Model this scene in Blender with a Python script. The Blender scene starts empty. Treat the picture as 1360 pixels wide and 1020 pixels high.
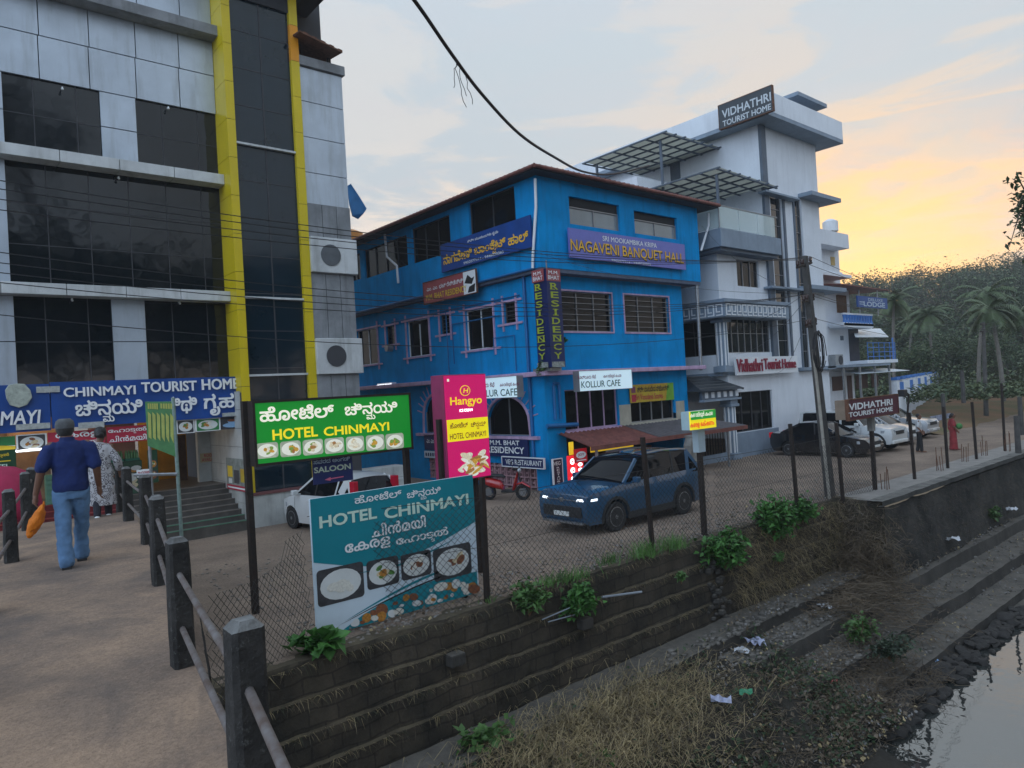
import bpy, bmesh, math, random
from mathutils import Vector, Matrix, noise
from mathutils.geometry import delaunay_2d_cdt
rnd = random.Random(7)
scene = bpy.context.scene
COL = scene.collection
R = math.radians
# ------------------------------------------------------------------ camera
F_PX, CZ = 945.0, 3.6
yaw, pit, rol = R(49.66), R(0.53), R(3.30)
FW = Vector((math.cos(yaw)*math.cos(pit), math.sin(yaw)*math.cos(pit), math.sin(pit)))
r0 = Vector((math.sin(yaw), -math.cos(yaw), 0)); u0 = r0.cross(FW)
RT = math.cos(rol)*r0 - math.sin(rol)*u0
UP = math.sin(rol)*r0 + math.cos(rol)*u0
cd = bpy.data.cameras.new('camera'); cam = bpy.data.objects.new('camera', cd); COL.objects.link(cam)
cd.sensor_width = 36; cd.lens = 36*F_PX/1360; cd.clip_start = 0.05; cd.clip_end = 3000
m = Matrix.Identity(4)
for i in range(3):
    m[i][0], m[i][1], m[i][2] = RT[i], UP[i], -FW[i]
m[2][3] = CZ
cam.matrix_world = m
scene.camera = cam
# ------------------------------------------------------------------ light
SUN_AZ, SUN_EL = R(24.0), R(4.0)      # azimuth from +X towards +Y
SD = Vector((math.cos(SUN_AZ)*math.cos(SUN_EL), math.sin(SUN_AZ)*math.cos(SUN_EL), math.sin(SUN_EL)))
sl = bpy.data.lights.new('sun', 'SUN'); so = bpy.data.objects.new('sun', sl); COL.objects.link(so)
sl.energy = 0.5; sl.angle = R(14); sl.color = (1.0, .78, .5)
so.rotation_euler = SD.to_track_quat('Z', 'Y').to_euler(); so.location = SD*300
w = bpy.data.worlds.new('World'); scene.world = w; w.use_nodes = True
nt = w.node_tree; N = nt.nodes; L = nt.links
N.clear()
def nd(tree, t, **k):
    n = tree.nodes.new(t)
    for a, b in k.items():
        setattr(n, a, b)
    return n
def mth(tree, op, a, b=None, clamp=False):
    n = nd(tree, 'ShaderNodeMath', operation=op, use_clamp=clamp)
    if op == 'MULTIPLY_ADD': n.inputs[2].default_value = .5
    for i, q in enumerate((a, b)):
        if q is None: continue
        if isinstance(q, (int, float)): n.inputs[i].default_value = q
        else: tree.links.new(q, n.inputs[i])
    return n.outputs[0]
def ramp(tree, fac, stops, interp='LINEAR'):
    n = nd(tree, 'ShaderNodeValToRGB'); cr = n.color_ramp; cr.interpolation = interp
    while len(cr.elements) < len(stops): cr.elements.new(0.5)
    for e, (p, c) in zip(cr.elements, stops):
        e.position = p; e.color = (c[0], c[1], c[2], 1) if not isinstance(c, (int, float)) else (c, c, c, 1)
    tree.links.new(fac, n.inputs[0]); return n.outputs[0]
def mix(tree, fac, a, b, mode='MIX'):
    n = nd(tree, 'ShaderNodeMix', data_type='RGBA', blend_type=mode)
    for s, q in ((n.inputs[0], fac), (n.inputs[6], a), (n.inputs[7], b)):
        if isinstance(q, (int, float)): s.default_value = q
        elif isinstance(q, tuple): s.default_value = (q[0], q[1], q[2], 1)
        else: tree.links.new(q, s)
    return n.outputs[2]
def vmap(tree, vec, sc, loc=(0, 0, 0)):
    n = nd(tree, 'ShaderNodeMapping'); n.inputs['Scale'].default_value = sc; n.inputs['Location'].default_value = loc
    tree.links.new(vec, n.inputs[0]); return n.outputs[0]
def noi(tree, vec, scale, detail=4, rough=.55, dist=0):
    n = nd(tree, 'ShaderNodeTexNoise'); n.inputs['Scale'].default_value = scale; n.inputs['Detail'].default_value = detail
    n.inputs['Roughness'].default_value = rough; n.inputs['Distortion'].default_value = dist
    if vec is not None: tree.links.new(vec, n.inputs['Vector'])
    return n.outputs[0]
tc = nd(nt, 'ShaderNodeTexCoord'); dirv = tc.outputs['Generated']
sep = nd(nt, 'ShaderNodeSeparateXYZ'); L.new(dirv, sep.inputs[0])
def vdot(v):
    n = nd(nt, 'ShaderNodeVectorMath', operation='DOT_PRODUCT'); L.new(dirv, n.inputs[0]); n.inputs[1].default_value = v
    return n.outputs['Value']
zel = sep.outputs[2]
base = ramp(nt, zel, [(0, (.64, .49, .38)), (.08, (.46, .43, .41)), (.2, (.37, .40, .43)), (.42, (.39, .44, .48)), (1, (.44, .54, .68))])
back = ramp(nt, vdot((-math.cos(R(24)), -math.sin(R(24)), 0)), [(0, 0), (.15, .10), (.8, 1)])
base = mix(nt, back, base, (.98, 1.22, 1.56))
GD = Vector((math.cos(R(24)), math.sin(R(24)), .15)).normalized()
gdot = vdot(tuple(GD))
cv = vmap(nt, dirv, (1.0, 1.0, 4.6), (3.1, 1.7, 0))
n1 = noi(nt, cv, 2.6, 8, .62, .9)
n2 = noi(nt, vmap(nt, dirv, (1.6, 1.2, 6.5), (7.3, 2.2, .4)), 3.4, 6, .6, 1.0)
cm = ramp(nt, n1, [(.46, 0), (.57, 1)], 'EASE')
low = mth(nt, 'MULTIPLY', ramp(nt, zel, [(0, 1), (.2, .85), (.34, .30), (.6, .10)]), ramp(nt, gdot, [(.0, .15), (.5, 1)]))
warm = ramp(nt, gdot, [(.55, (.74, .65, .58)), (.80, (.74, .60, .48)), (.93, (.78, .56, .38)), (1, (.82, .48, .20))])
skyc = mix(nt, mth(nt, 'MULTIPLY', mth(nt, 'MULTIPLY', cm, low), .85), base, warm)
hx = nd(nt, 'ShaderNodeCombineXYZ'); L.new(sep.outputs[0], hx.inputs[0]); L.new(sep.outputs[1], hx.inputs[1])
hn = nd(nt, 'ShaderNodeVectorMath', operation='NORMALIZE'); L.new(hx.outputs[0], hn.inputs[0])
ha = nd(nt, 'ShaderNodeVectorMath', operation='DOT_PRODUCT'); L.new(hn.outputs[0], ha.inputs[0]); ha.inputs[1].default_value = (math.cos(R(23)), math.sin(R(23)), 0)
az = ha.outputs['Value']
peach = mth(nt, 'MULTIPLY', ramp(nt, az, [(.80, 0), (.93, .6), (.985, 1)], 'EASE'), ramp(nt, zel, [(.02, 1), (.15, .95), (.24, .45), (.32, 0)]))
skyc = mix(nt, mth(nt, 'MULTIPLY', peach, mth(nt, 'ADD', mth(nt, 'MULTIPLY', ramp(nt, noi(nt, vmap(nt, dirv, (1.3, 1.3, 5.5), (1.3, 5.1, .2)), 4.2, 7, .6, .9), [(.42, 0), (.58, 1)], 'EASE'), .85), .18)), skyc, (.76, .44, .26))
gl = mth(nt, 'MULTIPLY', ramp(nt, az, [(.982, 0), (.993, .5), (.999, 1)], 'EASE'), ramp(nt, zel, [(0, .75), (.10, 1), (.20, .8), (.27, .25), (.34, 0)]))
gl = mth(nt, 'MULTIPLY', gl, ramp(nt, n2, [(.34, .12), (.60, 1.0)]))
skyc = mix(nt, mth(nt, 'MINIMUM', gl, 1.0), skyc, (.98, .54, .10))
dk = ramp(nt, n2, [(.47, 0), (.64, 1)], 'EASE')
skyc = mix(nt, mth(nt, 'MULTIPLY', mth(nt, 'MULTIPLY', dk, low), .5), skyc, (.46, .43, .45))
st = nd(nt, 'ShaderNodeTexSky', sky_type='NISHITA', sun_disc=False); st.sun_elevation = SUN_EL; st.sun_rotation = R(90)-SUN_AZ
skyc = mix(nt, .012, skyc, st.outputs[0], 'ADD')
gnd = ramp(nt, zel, [(0, 0), (.01, 1)])
skyc = mix(nt, gnd, (.09, .08, .065), skyc)
bg = nd(nt, 'ShaderNodeBackground'); L.new(skyc, bg.inputs[0]); bg.inputs[1].default_value = 1.0
wo = nd(nt, 'ShaderNodeOutputWorld'); L.new(bg.outputs[0], wo.inputs[0])
scene.view_settings.view_transform = 'Standard'; scene.view_settings.look = 'None'
scene.view_settings.exposure = 0.55; scene.view_settings.gamma = 1.0
scene.render.engine = 'CYCLES'
scene.cycles.max_bounces = 6; scene.cycles.transparent_max_bounces = 12; scene.cycles.volume_bounces = 1
scene.cycles.use_denoising = True
# ------------------------------------------------------------------ pixel rays of the photograph onto real planes
def ray(px, py): return FW + (px-680)/F_PX*RT - (py-510)/F_PX*UP
C0 = Vector((0, 0, CZ))
def PY(px, py, Y): d = ray(px, py); return C0 + d*(Y/d.y)
def PX(px, py, X): d = ray(px, py); return C0 + d*(X/d.x)
def PZ(px, py, z): d = ray(px, py); return C0 + d*((z-CZ)/d.z)
# ------------------------------------------------------------------ materials
MATS = {}
def mat(name, col, rough=.7, metal=0., var=.25, scale=3., bump=0., bscale=40., col2=None, stain=0., emit=0., ior=1.45, alpha=1., coat=0., trans=0., sstain=None):
    if name in MATS: return MATS[name]
    M = bpy.data.materials.new(name); M.use_nodes = True; t = M.node_tree
    b = t.nodes['Principled BSDF']
    b.inputs['Roughness'].default_value = rough; b.inputs['Metallic'].default_value = metal; b.inputs['IOR'].default_value = ior
    b.inputs['Coat Weight'].default_value = coat; b.inputs['Coat Roughness'].default_value = .05
    b.inputs['Transmission Weight'].default_value = trans
    b.inputs['Alpha'].default_value = alpha
    if var > 0 or bump > 0 or stain > 0:
        g = nd(t, 'ShaderNodeTexCoord').outputs['Object']
        c2 = col2 or tuple(max(0, x*(1-var)) for x in col)
        c1 = tuple(min(1, x*(1+var*.45)) for x in col) if col2 is None else col
        f = ramp(t, noi(t, g, scale, 6, .62), [(.32, 0), (.68, 1)])
        c = mix(t, f, c2, c1)
        if stain > 0:   # grime of its own: streaks that run down the wall
            s = ramp(t, noi(t, vmap(t, g, (1, 1, .12)), 3.3, 5, .65), [(.5, 0), (.78, 1)])
            c = mix(t, mth(t, 'MULTIPLY', s, stain), c, sstain or (.06, .06, .055))
        t.links.new(c, b.inputs['Base Color'])
        if bump > 0:
            bm = nd(t, 'ShaderNodeBump'); bm.inputs['Strength'].default_value = bump; bm.inputs['Distance'].default_value = .03
            t.links.new(noi(t, g, bscale, 5, .65), bm.inputs['Height']); t.links.new(bm.outputs[0], b.inputs['Normal'])
        if emit > 0: t.links.new(c, b.inputs['Emission Color'])
    else:
        b.inputs['Base Color'].default_value = (*col, 1)
        b.inputs['Emission Color'].default_value = (*col, 1)
    b.inputs['Emission Strength'].default_value = emit
    MATS[name] = M; return M
def pale_tops(M, top, lo=.45, hi=.85):
    """paler tone mixed into upward faces; on the river steps it paints in top light"""
    t = M.node_tree; b = t.nodes['Principled BSDF']; src = b.inputs['Base Color'].links[0].from_socket
    n = nd(t, 'ShaderNodeSeparateXYZ'); t.links.new(nd(t, 'ShaderNodeNewGeometry').outputs['True Normal'], n.inputs[0])
    f = ramp(t, n.outputs[2], [(lo, 0), (hi, 1)]); g = nd(t, 'ShaderNodeTexCoord').outputs['Object']
    v = ramp(t, noi(t, g, 2.3, 7, .7), [(.35, .25), (.62, 1)])
    t.links.new(mix(t, mth(t, 'MULTIPLY', f, v), src, top), b.inputs['Base Color']); return M
def courses(M, dark, bw=.34, bh=.22, mix_=.75):
    """joints of rough stone blocks over a material"""
    t = M.node_tree; b = t.nodes['Principled BSDF']; src = b.inputs['Base Color'].links[0].from_socket
    g = nd(t, 'ShaderNodeTexCoord').outputs['Object']; s = nd(t, 'ShaderNodeSeparateXYZ'); t.links.new(g, s.inputs[0]); c = nd(t, 'ShaderNodeCombineXYZ')
    w1 = mth(t, 'MULTIPLY', noi(t, g, 1.7, 3), .16)
    t.links.new(mth(t, 'ADD', s.outputs[0], w1), c.inputs[0]); t.links.new(mth(t, 'ADD', s.outputs[2], w1), c.inputs[1])
    k = nd(t, 'ShaderNodeTexBrick'); k.inputs['Scale'].default_value = 1; k.inputs['Brick Width'].default_value = bw; k.inputs['Row Height'].default_value = bh; k.inputs['Mortar Size'].default_value = .018; k.inputs['Mortar Smooth'].default_value = .6
    k.inputs['Color1'].default_value = (1, 1, 1, 1); k.inputs['Color2'].default_value = (.45, .45, .45, 1); k.inputs['Mortar'].default_value = (0, 0, 0, 1); t.links.new(c.outputs[0], k.inputs['Vector'])
    t.links.new(mix(t, mix_, src, mix(t, 1, src, k.outputs['Color'], 'MULTIPLY')), b.inputs['Base Color'])
    return M
# ------------------------------------------------------------------ mesh building
def tot(o):
    v = Vector((0, 0, 0))
    while o is not None: v += o.location; o = o.parent
    return v
class MB:
    def __init__(s): s.v = []; s.f = []; s.m = []
    def add(s, vs, fs, mi=0):
        k = len(s.v); s.v += [tuple(q) for q in vs]; s.f += [tuple(i+k for i in f) for f in fs]; s.m += [mi]*len(fs); return s
    def box(s, x0, x1, y0, y1, z0, z1, mi=0):
        if x0 > x1: x0, x1 = x1, x0
        if y0 > y1: y0, y1 = y1, y0
        if z0 > z1: z0, z1 = z1, z0
        return s.add([(x, y, z) for z in (z0, z1) for x, y in ((x0, y0), (x1, y0), (x1, y1), (x0, y1))],
              [(3, 2, 1, 0), (4, 5, 6, 7), (0, 1, 5, 4), (1, 2, 6, 5), (2, 3, 7, 6), (3, 0, 4, 7)], mi)
    def poly(s, pts, mi=0): return s.add(pts, [tuple(range(len(pts)))], mi)
    def prism(s, pts, d, mi=0):
        n = len(pts); d = Vector(d); a = [Vector(p) for p in pts]
        return s.add(a + [p+d for p in a], [tuple(range(n))[::-1], tuple(range(n, 2*n))] + [(i, (i+1) % n, n+(i+1) % n, n+i) for i in range(n)], mi)
    def tube(s, pts, r, seg=8, mi=0, cap=True):
        pts = [Vector(p) for p in pts]; n = len(pts); k = len(s.v); vs = []; fs = []
        rr = r if isinstance(r, (list, tuple)) else [r]*n
        pu = None
        for i, p in enumerate(pts):
            t = (pts[min(i+1, n-1)]-pts[max(i-1, 0)])
            if t.length < 1e-9: t = Vector((0, 0, 1))
            t.normalize()
            if pu is None: pu = t.orthogonal().normalized()
            a = (pu - t*pu.dot(t))
            a = a.normalized() if a.length > 1e-6 else t.orthogonal().normalized()
            pu = a; b = t.cross(a)
            for j in range(seg):
                q = 2*math.pi*j/seg; vs.append(p + (a*math.cos(q)+b*math.sin(q))*rr[i])
        for i in range(n-1):
            for j in range(seg):
                j2 = (j+1) % seg; fs.append((i*seg+j, i*seg+j2, (i+1)*seg+j2, (i+1)*seg+j))
        if cap: fs += [tuple(range(seg))[::-1], tuple(range((n-1)*seg, n*seg))]
        return s.add(vs, fs, mi)
    def loft(s, rings, mi=0, cap=True):
        seg = len(rings[0]); vs = [p for r in rings for p in r]; n = len(rings)
        fs = [(i*seg+j, i*seg+(j+1) % seg, (i+1)*seg+(j+1) % seg, (i+1)*seg+j) for i in range(n-1) for j in range(seg)]
        if cap: fs += [tuple(range(seg))[::-1], tuple(range((n-1)*seg, n*seg))]
        return s.add(vs, fs, mi)
    def sphere(s, c, r, mi=0, seg=12, rings=8):
        c = Vector(c); r = r if isinstance(r, (tuple, list)) else (r, r, r)
        rs = [[(c.x+r[0]*math.sin(a)*math.cos(b), c.y+r[1]*math.sin(a)*math.sin(b), c.z-r[2]*math.cos(a)) for b in [2*math.pi*j/seg for j in range(seg)]] for a in [math.pi*(i+.02)/(rings+.04) for i in range(rings+1)]]
        return s.loft(rs, mi)
    def xf(s, M): s.v = [tuple(M @ Vector(p)) for p in s.v]; return s
    def join(s, o, mi=None):
        k = len(s.v); s.v += o.v; s.f += [tuple(i+k for i in f) for f in o.f]; s.m += o.m if mi is None else [mi]*len(o.f); return s
    def bounds(s):
        return [min(p[i] for p in s.v) for i in range(3)], [max(p[i] for p in s.v) for i in range(3)]
def part(name, mb, mats, parent=None, smooth=0, bevel=0, local=False, sub=0, label=None):
    mats = mats if isinstance(mats, (list, tuple)) else [mats]
    me = bpy.data.meshes.new(name)
    off = Vector((0, 0, 0))
    if parent is not None and not local: off = tot(parent)
    me.from_pydata([tuple(Vector(p)-off) for p in mb.v], [], mb.f)
    for q in mats: me.materials.append(q)
    if len(mats) > 1: me.polygons.foreach_set('material_index', mb.m)
    me.update()
    o = bpy.data.objects.new(name, me); COL.objects.link(o); o.parent = parent
    if smooth:
        me.shade_smooth()
        if smooth > 1: me.set_sharp_from_angle(angle=R(smooth))
    if bevel:
        b = o.modifiers.new('b', 'BEVEL'); b.width = bevel; b.segments = 2; b.limit_method = 'ANGLE'; b.angle_limit = R(40)
    if sub:
        b = o.modifiers.new('s', 'SUBSURF'); b.levels = sub; b.render_levels = sub
    if label: o['label'] = label
    return o
def tag(o, label, cat, group=None):
    o['label'] = label; o['category'] = cat
    if group: o['group'] = group
    return o
def one(name, mb, mats, label, cat, group=None, **k):
    lo, hi = mb.bounds(); c = Vector(((lo[0]+hi[0])/2, (lo[1]+hi[1])/2, lo[2]))
    mb.v = [tuple(Vector(p)-c) for p in mb.v]
    o = part(name, mb, mats, None, **k); o.location = c
    return tag(o, label, cat, group)
def struct(name, mb, mats, kind='structure', **k):
    o = part(name, mb, mats, None, **k); o['kind'] = kind; return o
def thing(name, label, cat, loc=(0, 0, 0), group=None, rz=0):
    o = bpy.data.objects.new(name, None); COL.objects.link(o); o.location = loc; o.rotation_euler = (0, 0, rz); o.empty_display_size = .2
    return tag(o, label, cat, group)
def copy_tree(o, parent=None):
    c = o.copy(); COL.objects.link(c); c.parent = parent
    for ch in list(o.children): copy_tree(ch, c)
    return c
# ------------------------------------------------------------------ lettering (Blender's own font; outlines filled by winding number)
GC = {}
def outline(s, bold):
    key = (s, bold)
    if key in GC: return GC[key]
    c = bpy.data.curves.new('t', 'FONT'); c.body = s; c.size = 1; c.fill_mode = 'NONE'; c.resolution_u = 3
    o = bpy.data.objects.new('t', c); COL.objects.link(o)
    dg = bpy.context.evaluated_depsgraph_get()
    me = bpy.data.meshes.new_from_object(o.evaluated_get(dg))
    vs = [(v.co.x, v.co.y) for v in me.vertices]; nx = {}
    for e in me.edges: nx.setdefault(e.vertices[0], []).append(e.vertices[1]); nx.setdefault(e.vertices[1], []).append(e.vertices[0])
    seen = set(); loops = []
    for i in range(len(vs)):
        if i in seen or i not in nx: continue
        lp = [i]; seen.add(i); cur = i
        while True:
            q = [j for j in nx[cur] if j not in seen]
            if not q: break
            cur = (cur+1) if (cur+1) in q else min(q); seen.add(cur); lp.append(cur)
        if len(lp) > 2: loops.append([vs[j] for j in lp])
    bpy.data.objects.remove(o); bpy.data.curves.remove(c); bpy.data.meshes.remove(me)
    if bold:   # embolden: push every outline outwards (letter outlines run one way round, their counters the other)
        big = max(loops, key=lambda lp: abs(sum(lp[i-1][0]*lp[i][1]-lp[i][0]*lp[i-1][1] for i in range(len(lp))))) if loops else None
        sg = 1 if big and sum(big[i-1][0]*big[i][1]-big[i][0]*big[i-1][1] for i in range(len(big))) > 0 else -1
        new = []
        for lp in loops:
            lp = [p for i, p in enumerate(lp) if math.hypot(p[0]-lp[i-1][0], p[1]-lp[i-1][1]) > 1e-5]; n = len(lp); q = []
            for i in range(n):
                a, p, c2 = Vector(lp[i-1]), Vector(lp[i]), Vector(lp[(i+1) % n]); d1 = (p-a).normalized(); d2 = (c2-p).normalized()
                n1 = Vector((d1.y, -d1.x)); n2 = Vector((d2.y, -d2.x)); mm = n1+n2
                if mm.length < .2: mm = n1
                mm.normalize(); k = min(1.6, 1/max(.3, mm.dot(n1))); q.append(tuple(p+mm*(.6*bold*sg*k)))
            new.append(q)
        loops = new
    GC[key] = loops; return loops
def fill(loops):
    V = []; E = []
    for lp in loops:
        k = len(V); V += [Vector(p) for p in lp]; E += [(k+i, k+(i+1) % len(lp)) for i in range(len(lp))]
    if not V: return [], []
    vo, eo, fo, _, _, _ = delaunay_2d_cdt(V, E, [], 0, 1e-5)
    bb = [(min(p[0] for p in lp), max(p[0] for p in lp), min(p[1] for p in lp), max(p[1] for p in lp)) for lp in loops]
    out = []
    for f in fo:
        x = sum(vo[i].x for i in f)/len(f); y = sum(vo[i].y for i in f)/len(f); wn = 0
        for lp, b in zip(loops, bb):
            if not (b[0] <= x <= b[1] and b[2] <= y <= b[3]): continue
            n = len(lp)
            for i in range(n):
                ax, ay = lp[i]; bx, by = lp[(i+1) % n]
                if (ay <= y) != (by <= y):
                    t = (y-ay)/(by-ay)
                    if ax+t*(bx-ax) > x: wn += 1 if by > ay else -1
        if wn: out.append(tuple(f))
    return [(v.x, v.y) for v in vo], out
TC = {}
def lettering(s, bold=0.0):
    """mesh of a line of writing in 2-D, {x} puts x below the letter before it"""
    if (s, bold) in TC: return TC[(s, bold)]
    plain = ''; subs = []
    i = 0
    while i < len(s):
        if s[i] == '{':
            j = s.index('}', i); subs.append((plain, s[i+1:j])); i = j+1
        else: plain += s[i]; i += 1
    loops = list(outline(plain, bold))
    for pre, sub in subs:
        a = outline(pre, bold); b = outline(sub, bold)
        ax = max(p[0] for lp in a for p in lp); sw = [p[0] for lp in b for p in lp]
        k = .52; x0 = ax - (max(sw)-min(sw))*k*.75
        loops = loops + [[((p[0]-min(sw))*k+x0, p[1]*k-.40) for p in lp] for lp in b]
    TC[(s, bold)] = fill(loops); return TC[(s, bold)]
def text_mb(s, O, ex, ey, en, u0, v0, u1, v1, bold=.012, ext=0., d=.006, skew=0, keep=True):
    """fit writing s into the box (u0,v0)-(u1,v1) metres from O along ex (right), ey (up); en = outward normal"""
    vs, fs = lettering(s, bold)
    if not fs: return MB()
    used = {i for f in fs for i in f}
    x0 = min(vs[i][0] for i in used); x1 = max(vs[i][0] for i in used); y0 = min(vs[i][1] for i in used); y1 = max(vs[i][1] for i in used)
    sx = (u1-u0)/(x1-x0); sy = (v1-v0)/(y1-y0)
    b = MB(); 
    P = [O + ex*(u0+(p[0]-x0)*sx+skew*(p[1]-y0)*sy) + ey*(v0+(p[1]-y0)*sy) + en*(d+ext) for p in vs]
    fs2 = [f if (P[f[1]]-P[f[0]]).cross(P[f[2]]-P[f[0]]).dot(en) > 0 else f[::-1] for f in fs]
    b.add(P, fs2)
    if ext > 0:
        cnt = {}
        for f in fs2:
            for i in range(len(f)):
                e = (f[i], f[(i+1) % len(f)]); cnt[e] = 1
        for (a, c) in list(cnt):
            if (c, a) not in cnt: b.add([P[a], P[c], P[c]-en*ext, P[a]-en*ext], [(0, 3, 2, 1)])
    return b
# ------------------------------------------------------------------ sign boards
NX, NY = Vector((-1, 0, 0)), Vector((0, -1, 0)); EX, EZ = Vector((1, 0, 0)), Vector((0, 0, 1))
def plane_rect(axis, val, tl, tr, br, bl):
    fn = PY if axis == 'Y' else PX
    q = [fn(p[0], p[1], val) for p in (tl, tr, br, bl)]
    z1 = (q[0].z+q[1].z)/2; z0 = (q[2].z+q[3].z)/2
    if axis == 'Y':
        a = (q[0].x+q[3].x)/2; b = (q[1].x+q[2].x)/2; return (Vector((a, val, z0)), EX, NY, b-a, z1-z0)
    a = (q[0].y+q[3].y)/2; b = (q[1].y+q[2].y)/2; return (Vector((val, a, z0)), Vector((0, -1, 0)), NX, a-b, z1-z0)
def slab(O, ex, en, W, H, th, front=0.):
    """board W x H with its back on O and its face th in front of it"""
    b = MB(); P = [O, O+ex*W, O+ex*W+EZ*H, O+EZ*H]
    return b.prism([p + en*front for p in P], en*th)
def rrect(u0, v0, u1, v1, r=0, n=4):
    if r <= 0: return [(u0, v0), (u1, v0), (u1, v1), (u0, v1)]
    out = []
    for cx, cy, a0 in ((u1-r, v0+r, -90), (u1-r, v1-r, 0), (u0+r, v1-r, 90), (u0+r, v0+r, 180)):
        out += [(cx+r*math.cos(R(a0+90*i/n)), cy+r*math.sin(R(a0+90*i/n))) for i in range(n+1)]
    return out
def ell(cx, cy, a, b, n=16, rot=0):
    c, s = math.cos(R(rot)), math.sin(R(rot))
    return [(cx+a*math.cos(t)*c-b*math.sin(t)*s, cy+a*math.cos(t)*s+b*math.sin(t)*c) for t in [2*math.pi*i/n for i in range(n)]]
class Board:
    """a sign: panel, frame, lettering, pictures; items are given in fractions, v downwards"""
    def __init__(s, root, O, ex, en, W, H, th=.05, panel=None, frame=None, fw=.03, back=None, name='panel'):
        s.r, s.O, s.ex, s.en, s.W, s.H, s.th = root, O, ex, en, W, H, th; s.lv = 0
        if panel: part(name, slab(O, ex, en, W, H, th), panel, root)
        if frame:
            f = MB(); t = th+.012
            for (a, b, c, d) in ((-fw, -fw, W+fw, 0), (-fw, H, W+fw, H+fw), (-fw, 0, 0, H), (W, 0, W+fw, H)):
                P = [O+ex*x+EZ*y-en*.004 for x, y in ((a, b), (c, b), (c, d), (a, d))]; f.prism(P, en*(t+.004))
            part('frame', f, frame, root)
    def pt(s, u, v, d): return s.O + s.ex*(u*s.W) + EZ*((1-v)*s.H) + s.en*(s.th+d)
    def text(s, t, u0, v0, u1, v1, m, bold=.012, ext=0, skew=0, d=None, name='lettering', par=None):
        b = text_mb(t, s.O+s.en*s.th, s.ex, EZ, s.en, u0*s.W, (1-v1)*s.H, u1*s.W, (1-v0)*s.H, bold, ext, d if d is not None else .012, skew)
        if b.f: return part(name, b, m, par or s.r)
    def shape(s, pts, m, d=.004, name='print', par=None):
        b = MB(); P = [s.pt(u, v, d) for u, v in pts]
        if (P[1]-P[0]).cross(P[2]-P[1]).dot(s.en) < 0: P = P[::-1]
        b.poly(P); return part(name, b, m, par or s.r)
    def rect(s, u0, v0, u1, v1, m, d=.004, r=0, name='print', par=None):
        P = rrect(u0*s.W, v0*s.H, u1*s.W, v1*s.H, r); return s.shape([(x/s.W, y/s.H) for x, y in P], m, d, name, par)
    def food(s, u0, v0, u1, v1, ground, plate, foods, r=.02, d=.005, seed=0):
        """a printed picture of a dish, one mesh: backdrop, plate, helpings"""
        q = random.Random(seed); b = MB(); ms = [ground, plate] + foods
        w0, h0 = (u1-u0)*s.W, (v1-v0)*s.H; cx, cy = (u0+u1)/2*s.W, (v0+v1)/2*s.H
        def put(pts, mi, dd):
            P = [s.pt(x/s.W, y/s.H, dd) for x, y in pts]
            if (P[1]-P[0]).cross(P[2]-P[1]).dot(s.en) < 0: P = P[::-1]
            b.add(P, [tuple(range(len(P)))], mi)
        put(rrect(u0*s.W, v0*s.H, u1*s.W, v1*s.H, r), 0, d)
        put(ell(cx, cy, w0*.44, h0*.42, 20), 1, d+.002)
        k = 0
        for i in range(9):
            a = q.uniform(0, 6.28); rr = q.uniform(0, .26)
            put(ell(cx+w0*rr*math.cos(a), cy+h0*rr*math.sin(a), w0*q.uniform(.07, .16), h0*q.uniform(.07, .15), 9, q.uniform(-40, 40)), 2+q.randrange(len(foods)), d+.003+.0006*i)
        part('picture', b, ms, s.r)
# shared materials
white_p = mat('white_paint', (.74, .76, .78), .6, var=.10, scale=1.2, stain=.25, sstain=(.40, .40, .38), bump=.08)
white_l = mat('white_letter', (.80, .81, .82), .5, var=.06, scale=6)
white_pr = mat('white_print', (.78, .80, .80), .45, var=0)
black_pr = mat('black_print', (.015, .015, .018), .5, var=0)
blue_pr = mat('blue_sign', (.004, .055, .26), .45, var=.25, scale=1.1, stain=.3, sstain=(.02, .05, .15))
navy_pr = mat('navy_sign', (.010, .020, .10), .45, var=.2, scale=2)
yellow_pr = mat('yellow_print', (.75, .52, .03), .5, var=.08)
gold_pr = mat('gold_print', (.85, .48, .04), .5, var=.08)
red_pr = mat('red_print', (.42, .02, .05), .5, var=.12)
teal_pr = mat('teal_print', (.004, .22, .27), .4, var=.10, scale=1.5)
paleblue_pr = mat('pale_blue_print', (.58, .68, .75), .4, var=.08, scale=1.5)
green_pr = mat('green_print', (.03, .20, .06), .5, var=.2)
steel = mat('galvanised_steel', (.34, .35, .36), .45, .7, var=.25, scale=9)
dark_steel = mat('dark_steel', (.014, .012, .011), .75, .1, var=.5, scale=14, bump=.2, col2=(.034, .020, .014))
rust = mat('rusty_steel', (.16, .075, .045), .85, .2, var=.5, scale=8, bump=.3)
concrete = mat('weathered_concrete', (.23, .22, .20), .92, var=.45, scale=2.2, bump=.4, bscale=30, stain=.5)
grey_conc = mat('grey_concrete', (.24, .25, .26), .9, var=.3, scale=1.6, bump=.25, stain=.55)
wood = mat('brown_wood', (.14, .07, .035), .6, var=.4, scale=5)
def glassmat(name, col, ior=1.85, rough=.04, bumpy=.02):
    if name in MATS: return MATS[name]
    M = mat(name, col, rough, var=.2, scale=.7, ior=ior)
    t = M.node_tree; b = t.nodes['Principled BSDF']; g = nd(t, 'ShaderNodeTexCoord').outputs['Object']
    bm = nd(t, 'ShaderNodeBump'); bm.inputs['Strength'].default_value = bumpy; bm.inputs['Distance'].default_value = .2
    t.links.new(noi(t, g, .9, 2), bm.inputs['Height']); t.links.new(bm.outputs[0], b.inputs['Normal'])
    return M
glass_b = glassmat('tinted_glass', (.003, .006, .009), 1.5, .05, .05)
glass_t = glassmat('tower_glass', (.005, .017, .028), 1.5, .08, .04)
glass_d = glassmat('window_glass', (.006, .0065, .007), 1.25, .06)
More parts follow.
